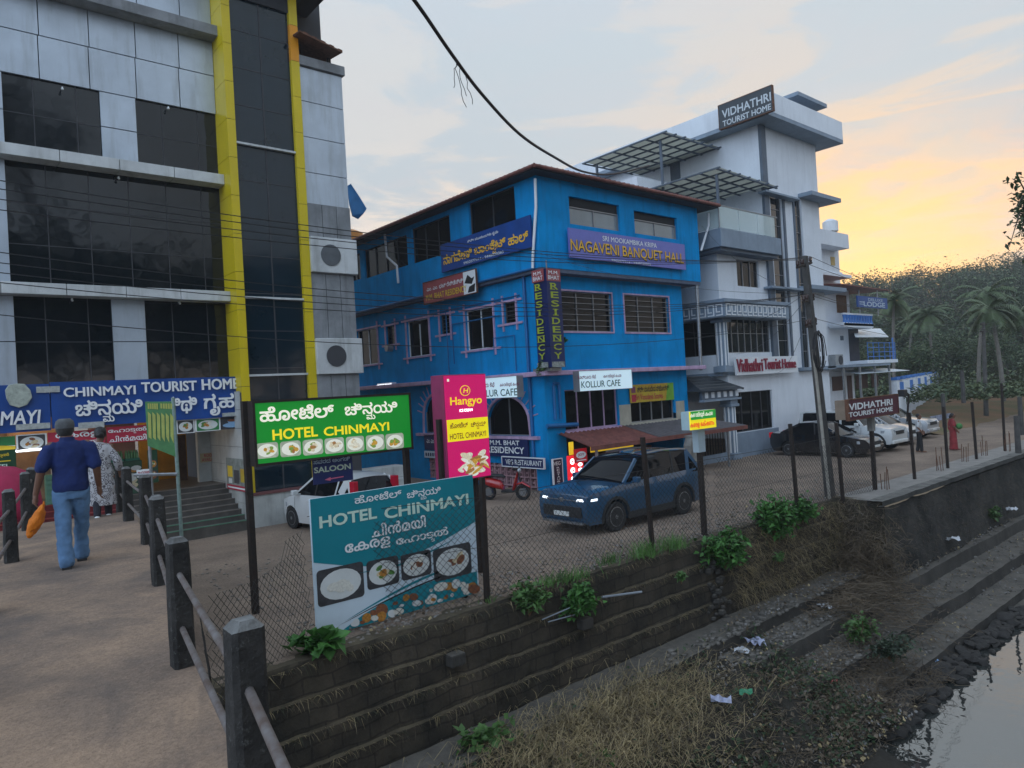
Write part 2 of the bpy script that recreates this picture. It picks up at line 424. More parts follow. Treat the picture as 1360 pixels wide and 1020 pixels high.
glass_g = glassmat('pale_glass', (.22, .25, .26), 1.7, .12)
car_glass = glassmat('car_glass', (.006, .007, .009), 1.35, .03, 0)
car_glass.node_tree.nodes['Principled BSDF'].inputs['Specular IOR Level'].default_value = .3
tube_on = mat('tube_light', (.95, .97, 1.0), .4, var=0, emit=2.2)
FOOD = [mat('rice_print', (.72, .70, .62), .5, var=.2, scale=30), mat('curry_print', (.50, .22, .04), .5, var=.4, scale=30), mat('leaf_print', (.10, .24, .05), .5, var=.3, scale=30), mat('meat_print', (.25, .09, .04), .5, var=.4, scale=30), mat('cream_print', (.66, .56, .36), .5, var=.2, scale=30)]
plate_pr = mat('plate_print', (.66, .68, .66), .5, var=.1)
dark_pic = mat('dark_backdrop', (.05, .05, .055), .5, var=.4, scale=10)
def boardpx(root, axis, val, quad, **k):
    O, ex, en, W, H = plane_rect(axis, val, *quad); b = Board(root, O, ex, en, W, H, **k); b.axis, b.val = axis, val; return b
def uv(b, quad):
    val = b.val + (b.en.y if b.axis == 'Y' else b.en.x)*b.th
    O, ex, en, W, H = plane_rect(b.axis, val, *quad); d = O-b.O
    u0 = d.dot(b.ex)/b.W; v1 = 1-d.z/b.H; return u0, v1-H/b.H, u0+W/b.W, v1
def tpx(b, t, quad, m, **k): return b.text(t, *uv(b, quad), m, **k)
def X_(px, py, Y): return PY(px, py, Y).x
def Z_(px, py, Y): return PY(px, py, Y).z
# ================================================================== terrain
soil = mat('packed_earth_road', (.31, .23, .17), .95, scale=.55, col2=(.17, .125, .095), bump=.5, bscale=22)
def gz(x, y):
    z = 0.0
    if y > 9.6:
        t = max(0, min(1, (y-13.4)/(19.8-13.4))); zr = 1.9*(1-t)+.83*t
        k = max(0, min(1, (3.5-x)/.5)); k = k*k*(3-2*k)
        if y > 13: z = zr*k
        elif y > 9.6: z = max(0, (y-10.6)/2.4)*zr*k*(1 if x > .2 else 1)
        z += .03*noise.noise(Vector((x*.5, y*.5, 0)))
    return z
g = MB()
xs = [-60, -40, -25, -15, -8] + [-4+.5*i for i in range(40)] + [16+i for i in range(40)] + [56+4*i for i in range(12)] + [110, 130, 160, 220, 400, 900]
ys = [9.72] + [10+.45*i for i in range(32)] + [25+i*1.5 for i in range(20)] + [56+5*i for i in range(10)] + [120, 160, 260, 500, 900]
for y in ys:
    for x in xs: g.v.append((x, y, gz(x, y)))
nx_ = len(xs)
for j in range(len(ys)-1):
    for i in range(nx_-1): g.f.append((j*nx_+i, j*nx_+i+1, (j+1)*nx_+i+1, (j+1)*nx_+i)); g.m.append(0)
struct('ground', g, soil, smooth=1)
# footbridge deck
deck_m = mat('deck_concrete', (.40, .27, .18), .93, scale=1.1, col2=(.19, .14, .11), bump=.6, bscale=45, stain=0)
def mottled(M, sc=28, lo=.62, hi=1.25):
    t = M.node_tree; b = t.nodes['Principled BSDF']; src = b.inputs['Base Color'].links[0].from_socket; g_ = nd(t, 'ShaderNodeTexCoord').outputs['Object']
    t.links.new(mix(t, 1, src, ramp(t, noi(t, g_, sc, 8, .8), [(.3, lo), (.7, hi)]), 'MULTIPLY'), b.inputs['Base Color']); return M
mottled(deck_m, 34, .6, 1.28); mottled(soil, 20, .5, 1.35)
for M_ in (deck_m,):
    t = M_.node_tree; b = t.nodes['Principled BSDF']; src = b.inputs['Base Color'].links[0].from_socket; g_ = nd(t, 'ShaderNodeTexCoord').outputs['Object']
    t.links.new(mix(t, ramp(t, noi(t, g_, .55, 5, .7, .8), [(.50, 0), (.66, .65)]), src, (.10, .085, .078)), b.inputs['Base Color'])

def dx(y, side): return (.60+.170*(y-2.93) + .36) if side > 0 else (-.72+.172*(y-2.93)+.30)
g = MB(); n = 26
yy = [-6+19.6*i/n for i in range(n+1)]
for i, y in enumerate(yy):
    a, b = dx(y, -1)-.12, dx(y, 1)+.10
    g.v += [(a, y, 1.45), (a, y, 1.92), ((a+b)/2, y, 1.925), (b, y, 1.92), (b, y, 1.45)]
for i in range(n):
    for j in range(5): g.f.append((i*5+j, i*5+(j+1) % 5, (i+1)*5+(j+1) % 5, (i+1)*5+j)); g.m.append(0)
g.f += [(0, 1, 2, 3, 4), tuple(range(n*5, n*5+5))[::-1]]; g.m += [0, 0]
struct('path', g, deck_m)
# ================================================================== silver clad hotel on the left
Ym = 21.9
clad = mat('silver_cladding', (.47, .53, .60), .34, .35, var=.16, scale=.8, stain=.6, sstain=(.24, .25, .25))
clad_l = mat('pale_ledge_cladding', (.56, .58, .58), .5, .1, var=.2, scale=1.4, stain=.65, sstain=(.20, .20, .18))
backing = mat('dark_backing', (.015, .016, .018), .8, var=0)
yel = mat('yellow_cladding', (.62, .47, .008), .35, var=.10, scale=.7, stain=.2, sstain=(.35, .27, .02))
orange_c = mat('orange_cladding', (.75, .30, .01), .4, var=.05)
tile_w = mat('white_tile', (.46, .47, .45), .45, var=.2, scale=1.5, stain=.5)
joint = mat('joint_dark', (.05, .05, .055), .8, var=0)
LB = thing('hotel_building', 'tall hotel clad in silver panels with a yellow framed glass tower', 'building', (2, 24, 1.2))
XL, XT = -7.0, X_(287, 150, Ym)            # left end (out of frame), where the tower starts
z_ = lambda y: Z_(287, y, Ym)
rows = [z_(q) for q in (-62, -10, 45)], [z_(q) for q in (58, 102, 152)]
part('backing', MB().box(XL, XT, Ym+.10, Ym+.4, 3.6, z_(-60)), backing, LB)
c = MB(); step = 1.16
def panelrow(z0, z1, x0, x1, off, y=Ym):
    x = x1 - off
    edges = [x1]
    while x > x0: edges.append(x); x -= step
    edges.append(x0)
    for a, b in zip(edges[1:], edges[:-1]):
        if b-a > .05: c.box(a+.012, b-.012, y, y+.06, z0+.012, z1-.012)
panelrow(rows[1][1], rows[1][0], XL, XT, .99); panelrow(rows[1][2], rows[1][1], XL, XT, 1.02)
panelrow(rows[0][1], rows[0][0], XL, XT, .6); panelrow(rows[0][2], rows[0][1], XL, XT, .9)
# pilasters beside the windows
def xs_at(pxs, py): return [X_(p, py, Ym) for p in pxs]
W1 = xs_at((6, 134, 182, 288), 170); W2 = xs_at((11, 296), 300); W3 = xs_at((21, 150, 195, 305), 450)
zw = [(z_(236), z_(152)), (z_(389), z_(250)), (z_(506), z_(402))]
for (z0, z1), xs2 in ((zw[0], W1), (zw[2], W3)):
    for a, b in ((XL, xs2[0]), (xs2[1], xs2[2])):
        h = (z0+z1)/2
        for q0, q1 in ((z0, h), (h, z1)):
            xx = b
            while xx > a+.02:
                lo = max(a, xx-step); c.box(lo+.012, xx-.012, Ym, Ym+.06, q0+.012, q1-.012); xx = lo
xx = W2[0]
while xx > XL: c.box(max(XL, xx-step)+.012, xx-.012, Ym, Ym+.06, zw[1][0], zw[1][1]); xx -= step
part('cladding', c, clad, LB, bevel=.004)
def winglass(x0, x1, z0, z1, nz, y=Ym+.09, st=.98, nm='window'):
    f = part(nm, MB().box(x0, x1, y, y+.03, z0, z1), glass_b, LB)
    fm = MB(); x = x1-.55
    while x > x0: fm.box(x-.012, x+.012, y-.012, y+.01, z0, z1); x -= st
    for k in range(1, nz): zz = z0+(z1-z0)*k/nz; fm.box(x0, x1, y-.010, y+.01, zz-.01, zz+.01)
    part('frame', fm, joint, f); return f
winglass(W1[0], W1[1], *zw[0], 2); winglass(W1[2], XT, *zw[0], 2)
winglass(W2[0], XT, *zw[1], 3)
winglass(W3[0], W3[1], *zw[2], 2); winglass(W3[2], XT, *zw[2], 2)
for z0, z1 in ((z_(249), z_(236)), (z_(402), z_(389))):
    b = MB(); x = XT
    while x > XL: b.box(max(XL, x-1.4)+.008, x-.008, Ym-.42, Ym+.1, z0, z1); x -= 1.4
    part('ledge', b, clad_l, LB, bevel=.008)
part('ledge', MB().box(XL, XT, Ym-.5, Ym+.1, z_(58), z_(45)), grey_conc, LB, bevel=.01)
for px, py in ((83, 118), (224, 144), (158, 237), (96, 399), (239, 403)):
    p = PY(px, py, Ym-.12); part('wall_lamp', MB().sphere(p, .032, seg=8, rings=6).box(p.x-.015, p.x+.015, p.y, Ym, p.z+.03, p.z+.06), white_p, LB, smooth=40)
# tower
Yt = 21.0
TX = [X_(294, 20, Yt), X_(305, 20, Yt), X_(384, 30, Yt), X_(395, 35, Yt)]
TZ = 16.6
zt = lambda y: Z_(320, y, Yt)
for a, b, fl in ((TX[0], TX[1], 0), (TX[2], TX[3], 1)):
    m1 = MB(); z = TZ; k = 0
    while z > .9:
        lo = max(.9, z-1.13); mi = 1 if (fl and k == 1) else 0
        m1.box(a, b, Yt, Ym+.12, lo+.007, z-.007, mi); z = lo; k += 1
    part('yellow_column', m1, [yel, orange_c], LB)
    part('column_core', MB().box(a+.02, b-.02, Yt+.02, Ym+.1, .9, TZ), joint, LB)
gt = part('tower_glass', MB().box(TX[1], TX[2], Yt+.14, Yt+.2, 1.0, TZ), glass_t, LB)
fm = MB(); xm = (TX[1]+TX[2])/2
fm.box(xm-.02, xm+.02, Yt+.125, Yt+.15, 1.0, TZ)
for k in range(12): zz = TZ-.6-k*1.13; fm.box(TX[1], TX[2], Yt+.128, Yt+.15, zz-.012, zz+.012)
part('frame', fm, joint, gt)
for y in (189, 394, 499): zz = zt(y); part('ledge', MB().box(TX[1], TX[2], Yt+.02, Yt+.16, zz-.03, zz+.03), clad_l, LB)
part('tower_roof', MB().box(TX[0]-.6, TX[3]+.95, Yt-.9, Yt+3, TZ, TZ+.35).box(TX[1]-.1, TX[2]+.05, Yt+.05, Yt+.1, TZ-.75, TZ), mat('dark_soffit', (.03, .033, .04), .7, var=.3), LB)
# right wing
Xw0, Xw1 = TX[3], X_(459, 200, Yt+.1)
wg = MB(); zq = [Z_(430, y, Yt+.1) for y in (96, 140, 186, 232, 274)]
for a, b in zip(zq[1:], zq[:-1]): wg.box(Xw0, Xw1, Yt+.1, Yt+.2, a+.012, b-.012); wg.box(Xw1-.1, Xw1, Yt+.2, Yt+3, a+.012, b-.012)
part('wing_cladding', wg, clad, LB)
part('wing_core', MB().box(Xw0, Xw1-.02, Yt+.16, Yt+8, 0, zq[0]), joint, LB)
part('wing_parapet', MB().box(Xw0, Xw1+.08, Yt+.0, Yt+3, zq[0]+.02, zq[0]+.32), grey_conc, LB, bevel=.01)
zb = [Z_(440, y, Yt+.1) for y in (274, 318, 364, 450, 497, 540)]
for k, (a, b) in enumerate(((1, 2), (3, 4))):
    bx_ = part('drum_box', MB().box(Xw0, Xw1+.10, Yt-.12, Yt+.14, zb[b], zb[a]), clad_l, LB, bevel=.02)
    cx, cz_ = (Xw0+Xw1)/2-.1, (zb[a]+zb[b])/2
    ring = MB(); ring.tube([(cx, Yt-.13, cz_), (cx, Yt-.15, cz_)], .34, 24)
    part('round_window', ring, [joint if k else mat('grey_disc', (.10, .11, .12), .5)], bx_)
for a, b in ((0, 1), (2, 3), (4, 5)):
    g2 = MB(); n3 = 3
    for i in range(n3):
        x0 = Xw0+(Xw1-Xw0)*i/n3; g2.box(x0+.01, x0+(Xw1-Xw0)/n3-.01, Yt+.02, Yt+.12, zb[b]+.01, zb[a]-.01)
    part('wing_wall', g2, grey_conc, LB)
rs = MB()
P = [PY(398, 42, Yt-.5), PY(455, 70, Yt-.5)]
for i in range(10):
    t0, t1 = i/10, (i+1)/10
    a = P[0].lerp(P[1], t0); b = P[0].lerp(P[1], t1)
    rs.prism([a, b, b+Vector((0, 3, .4)), a+Vector((0, 3, .4))], (0, 0, .05+.03*(i % 2)))
part('sheet_roof', rs, rust, LB)
part('roof_post', MB().box(Xw1-.35, Xw1-.25, Yt+.3, Yt+.4, zq[0], P[1].z+.2).box(Xw0+.1, Xw0+.2, Yt+.3, Yt+.4, zq[0], P[0].z+.2), dark_steel, LB)
part('roof_wall', MB().box(Xw0, Xw1-.2, Yt+2.2, Yt+2.4, zq[0], P[1].z), rust, LB)
# body of the building behind the facade, base and side wall
zs = z_(540)
part('building_mass', MB().box(XL, Xw1-.05, Ym+.41, 36, 3.9, z_(-62)+.2).box(TX[3]-.1, Xw1-.06, Ym, 36, 0, 4), joint, LB)
part('base_wall', MB().box(TX[0]-.02, Xw1, Yt-.05, Yt+1, 0, .95), tile_w, LB, bevel=.01)
part('base_coping', MB().box(TX[0]-.02, Xw1, Yt-.1, Yt+.1, .952, 1.03), mat('maroon_coping', (.16, .06, .06), .6), LB)
tw = MB()
for k in range(7):
    for j in range(3): tw.box(TX[0]-.06, TX[0]-.03, Yt+.06+j*1.15, Yt+1.19+j*1.15, .2+k*.55+.006, .2+(k+1)*.55-.006)
part('tiled_wall', tw, tile_w, LB)
part('tiled_wall', MB().box(TX[0]-.035, TX[0]+.12, Yt+.05, 24.6, 0, 4), joint, LB)
# interior: landing, back wall, tiled return wall, door
LZ = 1.25; Yback = 24.6
part('landing', MB().box(XL, TX[0]-.03, 22.9, Yback+3, .2, LZ), mat('landing_tile', (.12, .10, .08), .4, var=.3), LB)
part('back_wall', MB().box(XL, 3.1, Yback, Yback+.2, LZ, 4.2), mat('inner_wall', (.38, .27, .17), .8, var=.2), LB)
rw = MB()
xa, xb = X_(264, 620, 23.9), TX[0]-.07
for k in range(5): rw.box(xa, xb, 23.9, 24.1, LZ+k*.55+.005, LZ+(k+1)*.55-.005)
part('tiled_wall', rw, tile_w, LB)
part('inner_wall', MB().box(X_(212, 620, 24), xb, 26.5, 26.6, LZ, 4.2), mat('ochre_wall', (.42, .22, .01), .7), LB)
part('door', MB().box(X_(240, 620, 25), xa, 25.2, 25.26, LZ, LZ+1.5), wood, LB)
part('stall_ceiling', MB().box(XL, TX[0], 21.75, 27, 4.21, 4.3), white_p, LB)
for nm, x0, x1, foot, zf, nr, mm in (('red_step', -4., 4.3, 21.95, .83, 3, mat('red_oxide', (.16, .015, .02), .6, var=.35)), ('stair_step', 4.32, TX[0]-.07, 20.85, .16, 8, mat('dark_step', (.085, .075, .065), .7, var=.35))):
    h = (LZ-zf)/nr; tr = (22.9-foot)/nr
    for k in range(nr):
        s_ = part(nm, MB().box(x0, x1, foot+k*tr, 22.9, zf+k*h-(.9 if k == 0 else 0), zf+(k+1)*h), mm, LB)
        part('nosing', MB().box(x0, x1, foot+k*tr-.015, foot+k*tr+.05, zf+(k+1)*h-.01, zf+(k+1)*h+.012), mat('green_step_edge', (.10, .22, .15), .6) if (nm[0] == 's' and k < 2) else (mat('step_edge', (.20, .17, .15), .6) if nm[0] == 's' else mat('red_step_edge', (.30, .05, .05), .6)), s_)
# ---- name boards over the stalls
Ys = 21.62
SB = thing('hotel_signboard', 'long blue board with raised white letters CHINMAYI TOURIST HOME', 'sign', PY(200, 560, Ys))
b1 = boardpx(SB, 'Y', Ys, ((66, 508.5), (322, 499.5), (324, 551.5), (68, 570)), th=.14, panel=blue_pr)
tpx(b1, 'CHINMAYI', ((83, 517.5), (179, 509.5), (180, 523), (85, 528.5)), white_l, bold=.03, ext=.05)
tpx(b1, 'TOURIST', ((187, 508.8), (260, 504.5), (261, 518), (188, 522.5)), white_l, bold=.03, ext=.05)
tpx(b1, 'HOME', ((267, 504.5), (316, 501.5), (317, 516), (268, 518.5)), white_l, bold=.03, ext=.05)
tpx(b1, 'ಚಿನ{ಮ}ಯಿ', ((99, 534), (188, 526.5), (190, 556), (101, 564)), white_l, bold=.03, ext=.05)
tpx(b1, 'ಅತಿಥಿ', ((201, 529), (260, 525), (262, 548), (203, 552)), white_l, bold=.03, ext=.05)
tpx(b1, 'ಗೃಹ', ((270, 524), (310, 521.5), (311, 550), (271, 553)), white_l, bold=.03, ext=.05)
for q in (((48, 514), (79, 512.5), (79, 520.5), (48, 522)), ((104, 562), (138, 559), (138, 567), (104, 570)), ((295, 553-4), (323, 551-4.5), (323, 551.2), (295, 554))):
    u = uv(b1, q); part('name_plate', slab(b1.pt(u[0], u[3], 0), EX, NY, (u[2]-u[0])*b1.W, (u[3]-u[1])*b1.H, .05), mat('grubby_plate', (.42, .44, .42), .6, var=.3, scale=14), SB)
SB2 = thing('shop_signboard', 'blue board ending in raised white letters MAYI beside a rock shaped plaque', 'sign', PY(20, 570, Ys))
b2 = boardpx(SB2, 'Y', Ys, ((-130, 518), (64.5, 508.5), (66.5, 571), (-130, 585)), th=.14, panel=blue_pr)
tpx(b2, 'CHINMAYI', ((-64, 553), (51, 541), (52, 559), (-63, 573)), white_l, bold=.03, ext=.05, skew=.12)
u = uv(b2, ((4, 511), (41, 508), (43, 540), (6, 543)))
q = [(.05, .25), (.18, .05), (.45, .0), (.75, .03), (.95, .3), (1, .6), (.8, .9), (.5, 1), (.2, .88), (.08, .6)]
part('plaque', MB().prism([b2.pt(u[0]+(u[2]-u[0])*a, u[1]+(u[3]-u[1])*b, 0) for a, b in q], NY*.1), mat('pale_plaque', (.40, .44, .38), .7, var=.4, scale=6), SB2, bevel=.015)
u = uv(b2, ((21, 564), (67-.8, 561), (66, 568.5), (21, 571.5)))
part('name_plate', slab(b2.pt(u[0], u[3], 0), EX, NY, (u[2]-u[0])*b2.W, (u[3]-u[1])*b2.H, .05), mat('grubby_plate', (.42, .44, .42), .6), SB2)
# red Malayalam banners and printed dishes under the boards
def banner(label, quad, m, lines, Y=Ys-.02, name='banner', cat='banner', th=.03, lm=white_pr, **k):
    r_ = thing(name, label, cat, PY(quad[3][0], quad[3][1], Y)); b = boardpx(r_, 'Y', Y, quad, th=th, panel=m, **k)
    for t, q, bo in lines: tpx(b, t, q, lm, bold=bo)
    return r_, b
banner('red banner with white Malayalam writing, behind the walking man', ((63, 576), (139, 568.5), (140, 590), (64, 597)), red_pr, [('േകരള', ((73, 577), (132, 571), (133, 579), (74, 586)), .02), ('േഹാട{ട}ൽ', ((66, 588), (133, 581), (134, 589), (67, 596)), .02)])
banner('red banner with two lines of white Malayalam between stall and green board', ((141, 568.3), (197, 563), (198, 584), (142, 589.8)), red_pr, [('േഹാട{ട}ൽ', ((143, 570), (194, 565.5), (195, 573.5), (144, 578.5)), .02), ('ചിൻമയി', ((144, 580), (194, 575.5), (195, 583), (145, 588)), .02)])
k = 0
for quad, lb in ((((21, 578), (62, 575), (62.5, 597), (22, 602)), 'picture panel of a thali plate on white under the blue board'), (((234, 558.5), (257.5, 557), (258, 574), (234.5, 577)), 'picture panel of white rice bowl, leftmost of three over the stairs'), (((258.5, 557), (292, 554.5), (292.5, 571), (259, 574)), 'picture panel of white idli on green leaf over the stairs'), (((292.5, 554.5), (323, 552.5), (323.5, 568), (293, 571)), 'dark picture panel with blue cup at the end of the board'), (((-60, 585), (20, 578.5), (20.5, 603), (-60, 610)), 'green and yellow picture panel at the left edge')):
    r_, b = banner(lb, quad, dark_pic if k == 3 else white_pr, [], name='menu_picture', cat='picture')
    k += 1
    if k == 4:
        cupb = mat('blue_cup_print', (.25, .42, .62), .5, var=.1); b.shape(ell(.5, .68, .42, .2), cupb, .004); b.shape([(.28, .3), (.72, .3), (.62, .72), (.38, .72)], cupb, .006); b.shape(ell(.5, .3, .22, .1), FOOD[3], .008)
    elif k == 5:
        b.rect(0, 0, 1, .5, green_pr); b.shape([(.2, .3), (1, .55), (1, .8), (.1, .55)], yellow_pr, .006)
    else: b.food(.06, .06, .94, .94, green_pr if k == 3 else dark_pic, plate_pr, FOOD[:3] if k > 1 else FOOD, seed=k)
tb = thing('tube_light', 'long lit white tube under the blue shop board', 'lamp', PY(40, 600, Ys-.06))
pa, pb = PY(-60, 607, Ys-.08), PY(100, 592, Ys-.08)
part('tube', MB().tube([pa, pb], .022, 8), tube_on, tb); part('batten', MB().box(pa.x, pb.x, Ys-.05, Ys+.02, pa.z+.03, pa.z+.075), white_p, tb)
lamp_m = mat('warm_lamp', (1, .74, .40), .5, var=0, emit=11)
for x, lb in ((-1.6, 'warm ceiling lamp at the left end of the snack stall'), (.6, 'warm ceiling lamp over the snack stall, behind the man'), (2.6, 'warm ceiling lamp over the snack stall, behind the woman'), (5.4, 'added warm ceiling light, out of view, brightening the entrance beyond the stairs')):  # the last one is an added, unseen light that brightens the entrance
    one('ceiling_lamp', MB().box(x-.5, x+.5, (25.4 if x > 5 else 23.4), (25.6 if x > 5 else 23.6), 3.72, 3.80), lamp_m, lb, 'lamp', 'lamps in the snack stall')
# ================================================================== blue building
blue = mat('blue_wall_paint', (.0, .27, .62), .8, var=.20, scale=.9, stain=.75, sstain=(.003, .125, .30), bump=.1)
blue.node_tree.nodes['Principled BSDF'].inputs['Specular IOR Level'].default_value = .12
pinkp = mat('lilac_paint', (.50, .34, .50), .6, var=.25, scale=3, stain=.4)
pipe_b = mat('blue_pipe', (.01, .13, .34), .5, var=.2)
alu = mat('window_aluminium', (.30, .30, .31), .45, .5, var=.1)
roof_r = mat('red_sheet_roof', (.20, .07, .055), .6, .1, var=.35, scale=4, stain=.3)
cream = mat('cream_patch', (.45, .42, .34), .8, var=.15, stain=.2)
X0, X1, YF = 16.9, 25.1, 18.15           # lower floors
XU0, XU1, YU = 16.62, 25.9, 17.7         # overhanging top floor
YB = 32.0
zl = PY(712, 493, YF-.5).z; zo = Z_(740, 356.5, YU); zr = PY(711.5, 224, YU-.3).z
BB = thing('hall_building', 'bright blue three storey building with red sheet roof and cafe below', 'building', (21, 25, 0))
def wall_with_holes(axis, val, a0, a1, z0, z1, holes, th=.22):
    """wall on a plane, rectangular openings cut as real gaps"""
    b = MB(); cuts = sorted({a0, a1, *[h[0] for h in holes], *[h[1] for h in holes]})
    cuts = [c for c in cuts if a0-1e-6 <= c <= a1+1e-6]
    for p, q in zip(cuts[:-1], cuts[1:]):
        mid = (p+q)/2; zz = z0
        for h in sorted([h for h in holes if h[0] <= mid <= h[1]], key=lambda h: h[2]):
            if h[2] > zz: (b.box(p, q, val, val+th, zz, h[2]) if axis == 'Y' else b.box(val, val+th, p, q, zz, h[2]))
            zz = max(zz, h[3])
        if zz < z1: (b.box(p, q, val, val+th, zz, z1) if axis == 'Y' else b.box(val, val+th, p, q, zz, z1))
    # weld the strips into one clean wall
    bm = bmesh.new(); vs = [bm.verts.new(v) for v in b.v]
    for f in b.f: bm.faces.new([vs[i] for i in f])
    bmesh.ops.remove_doubles(bm, verts=bm.verts, dist=1e-5)
    seen = {}
    for f in list(bm.faces):
        k = tuple(sorted(v.index for v in f.verts)); seen.setdefault(tuple(sorted((round(v.co.x, 4), round(v.co.y, 4), round(v.co.z, 4)) for v in f.verts)), []).append(f)
    dead = [f for l in seen.values() if len(l) > 1 for f in l]
    bmesh.ops.delete(bm, geom=dead, context='FACES_ONLY')
    bm.verts.index_update(); o = MB(); o.add([v.co[:] for v in bm.verts], [tuple(v.index for v in f.verts) for f in bm.faces]); bm.free(); return o
def rpx(axis, val, tl, tr, br, bl):
    O, ex, en, W, H = plane_rect(axis, val, tl, tr, br, bl)
    if axis == 'Y': return (O.x, O.x+W, O.z, O.z+H)
    return (O.y-W, O.y, O.z, O.z+H)
def window(root, axis, val, h, nv, glass, frame=alu, dep=.14, fw=.035, nh=0, sill=None, open_=None, bw=None, bars=0):
    a0, a1, z0, z1 = h
    def bx(b, p, q, d0, d1, zz0, zz1): return b.box(p, q, val+d0, val+d1, zz0, zz1) if axis == 'Y' else b.box(val+d0, val+d1, p, q, zz0, zz1)
    wn = part('window', bx(MB(), a0, a1, dep, dep+.03, z0, z1), glass, root)
    f = MB()
    for (p, q, r_, s) in ((a0, a1, z0, z0+fw), (a0, a1, z1-fw, z1), (a0, a0+fw, z0+fw, z1-fw), (a1-fw, a1, z0+fw, z1-fw)): bx(f, p, q, dep-.05, dep-.003, r_, s)
    for k in range(1, nv): c = a0+(a1-a0)*k/nv; bx(f, c-fw/2, c+fw/2, dep-.045, dep-.003, z0+fw, z1-fw)
    for k in range(1, nh+1): c = z0+(z1-z0)*k/(nh+1); bx(f, a0+fw, a1-fw, dep-.040, dep-.004, c-fw*.3, c+fw*.3)
    part('frame', f, frame, wn)
    if bars:
        b = MB()
        for k in range(1, bars+1): c = z0+(z1-z0)*k/(bars+1); bx(b, a0, a1, .02, .035, c-.008, c+.008)
        part('bars', b, frame, wn)
    if sill: part('sill', bx(MB(), a0-.08, a1+.08, -.07, .12, z0-.09, z0-.003), sill, wn)
    if bw:   # painted surround whose ends run past the corners
        b = MB(); e = .28; t = .075
        bx(b, a0-t, a0-.002, -.05, .02, z0-e, z1+e); bx(b, a1+.002, a1+t, -.05, .02, z0-e, z1+e)
        for z in (z0-t, z1+.002): bx(b, a0-t-e, a0-t, -.052, .02, z, z+t); bx(b, a1+t, a1+t+e, -.052, .02, z, z+t); bx(b, a0-t+.001, a1+t-.001, -.058, .02, z, z+t)
        part('surround', b, bw, wn)
    return wn
# front, top floor
u1 = rpx('Y', YU, (756, 258), (823, 275), (823, 307), (756, 297)); u2 = rpx('Y', YU, (842, 279), (899, 290), (900, 319), (843, 309))
part('wall', wall_with_holes('Y', YU, XU0, XU1, zo, zr, [u1, u2]), blue, BB)
for h in (u1, u2):
    zs_ = h[2]+(h[3]-h[2])*.66
    window(BB, 'Y', YU, (h[0], h[1], h[2], zs_), 2, glass_g); 
    part('ventilator', MB().box(h[0], h[1], YU+.12, YU+.16, zs_+.001, h[3]), backing, BB)
# left, top floor
l = [rpx('X', XU0, *q) for q in (((623, 268), (684, 247), (684, 299), (623, 316)), ((547, 300), (598, 288), (598, 337), (547, 349)), ((484, 331), (541, 312), (541, 353), (484, 370)), ((464, 341), (478, 335), (479, 370), (466, 375)))]
part('wall', wall_with_holes('X', XU0, YU+.22, YB, zo, zr, l), blue, BB)
for h, n in zip(l, (2, 3, 4, 2)): window(BB, 'X', XU0, h, n, glass_d, frame=joint)
part('wall', MB().box(XU1-.2, XU1, YU+.22, YB, zo, zr), blue, BB)
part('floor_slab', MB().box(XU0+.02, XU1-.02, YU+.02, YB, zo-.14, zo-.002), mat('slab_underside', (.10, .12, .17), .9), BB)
# front, first floor
f1 = rpx('Y', YF, (744.5, 386), (812.5, 390.5), (813, 441), (745.5, 439.5)); f2 = rpx('Y', YF, (829, 391.5), (888, 395), (889, 442), (830, 441))
part('wall', wall_with_holes('Y', YF, X0, X1, zl, zo-.15, [f1, f2]), blue, BB)
for h in (f1, f2): window(BB, 'Y', YF, h, 3, glass_d, frame=alu, nh=0, bars=6); 
for h in (f1, f2): part('surround', MB().box(h[0]-.06, h[0], YF-.03, YF+.02, h[2]-.06, h[3]+.06).box(h[1], h[1]+.06, YF-.03, YF+.02, h[2]-.06, h[3]+.06).box(h[0], h[1], YF-.03, YF+.02, h[3], h[3]+.06).box(h[0], h[1], YF-.03, YF+.02, h[2]-.06, h[2]), pinkp, BB)
# left, first floor
lw = [rpx('X', X0, *q) for q in (((474.5, 440), (502, 434), (502, 482), (475, 487)), ((540.5, 428), (570, 421), (571, 470), (541.5, 476)), ((618, 414.5), (655, 405), (657, 460), (620, 467)))]
ls = [rpx('X', X0, *q) for q in (((513, 434), (525, 431), (525, 456), (513, 459)), ((584.5, 420), (598, 416.5), (598.5, 442), (585, 445)), ((669, 403.5), (685, 399), (686, 427), (670, 431)))]
part('wall', wall_with_holes('X', X0, YF+.22, YB, zl, zo-.15, lw+ls), blue, BB)
for h in lw: window(BB, 'X', X0, h, 2, glass_d, frame=white_p, bw=pinkp)
for h in ls: window(BB, 'X', X0, h, 1, glass_d, frame=joint, nh=4, bw=pinkp)
part('wall', MB().box(X1-.2, X1, YF+.22, YB, 0, zo-.15), blue, BB)
# ledge over the ground floor
lg = MB(); lg.box(X0-.45, X1+.75, YF-.5, YF, zl-.16, zl); lg.box(X0-.45, X0, YF, YB, zl-.16, zl)
part('ledge', lg, pinkp, BB, bevel=.02)
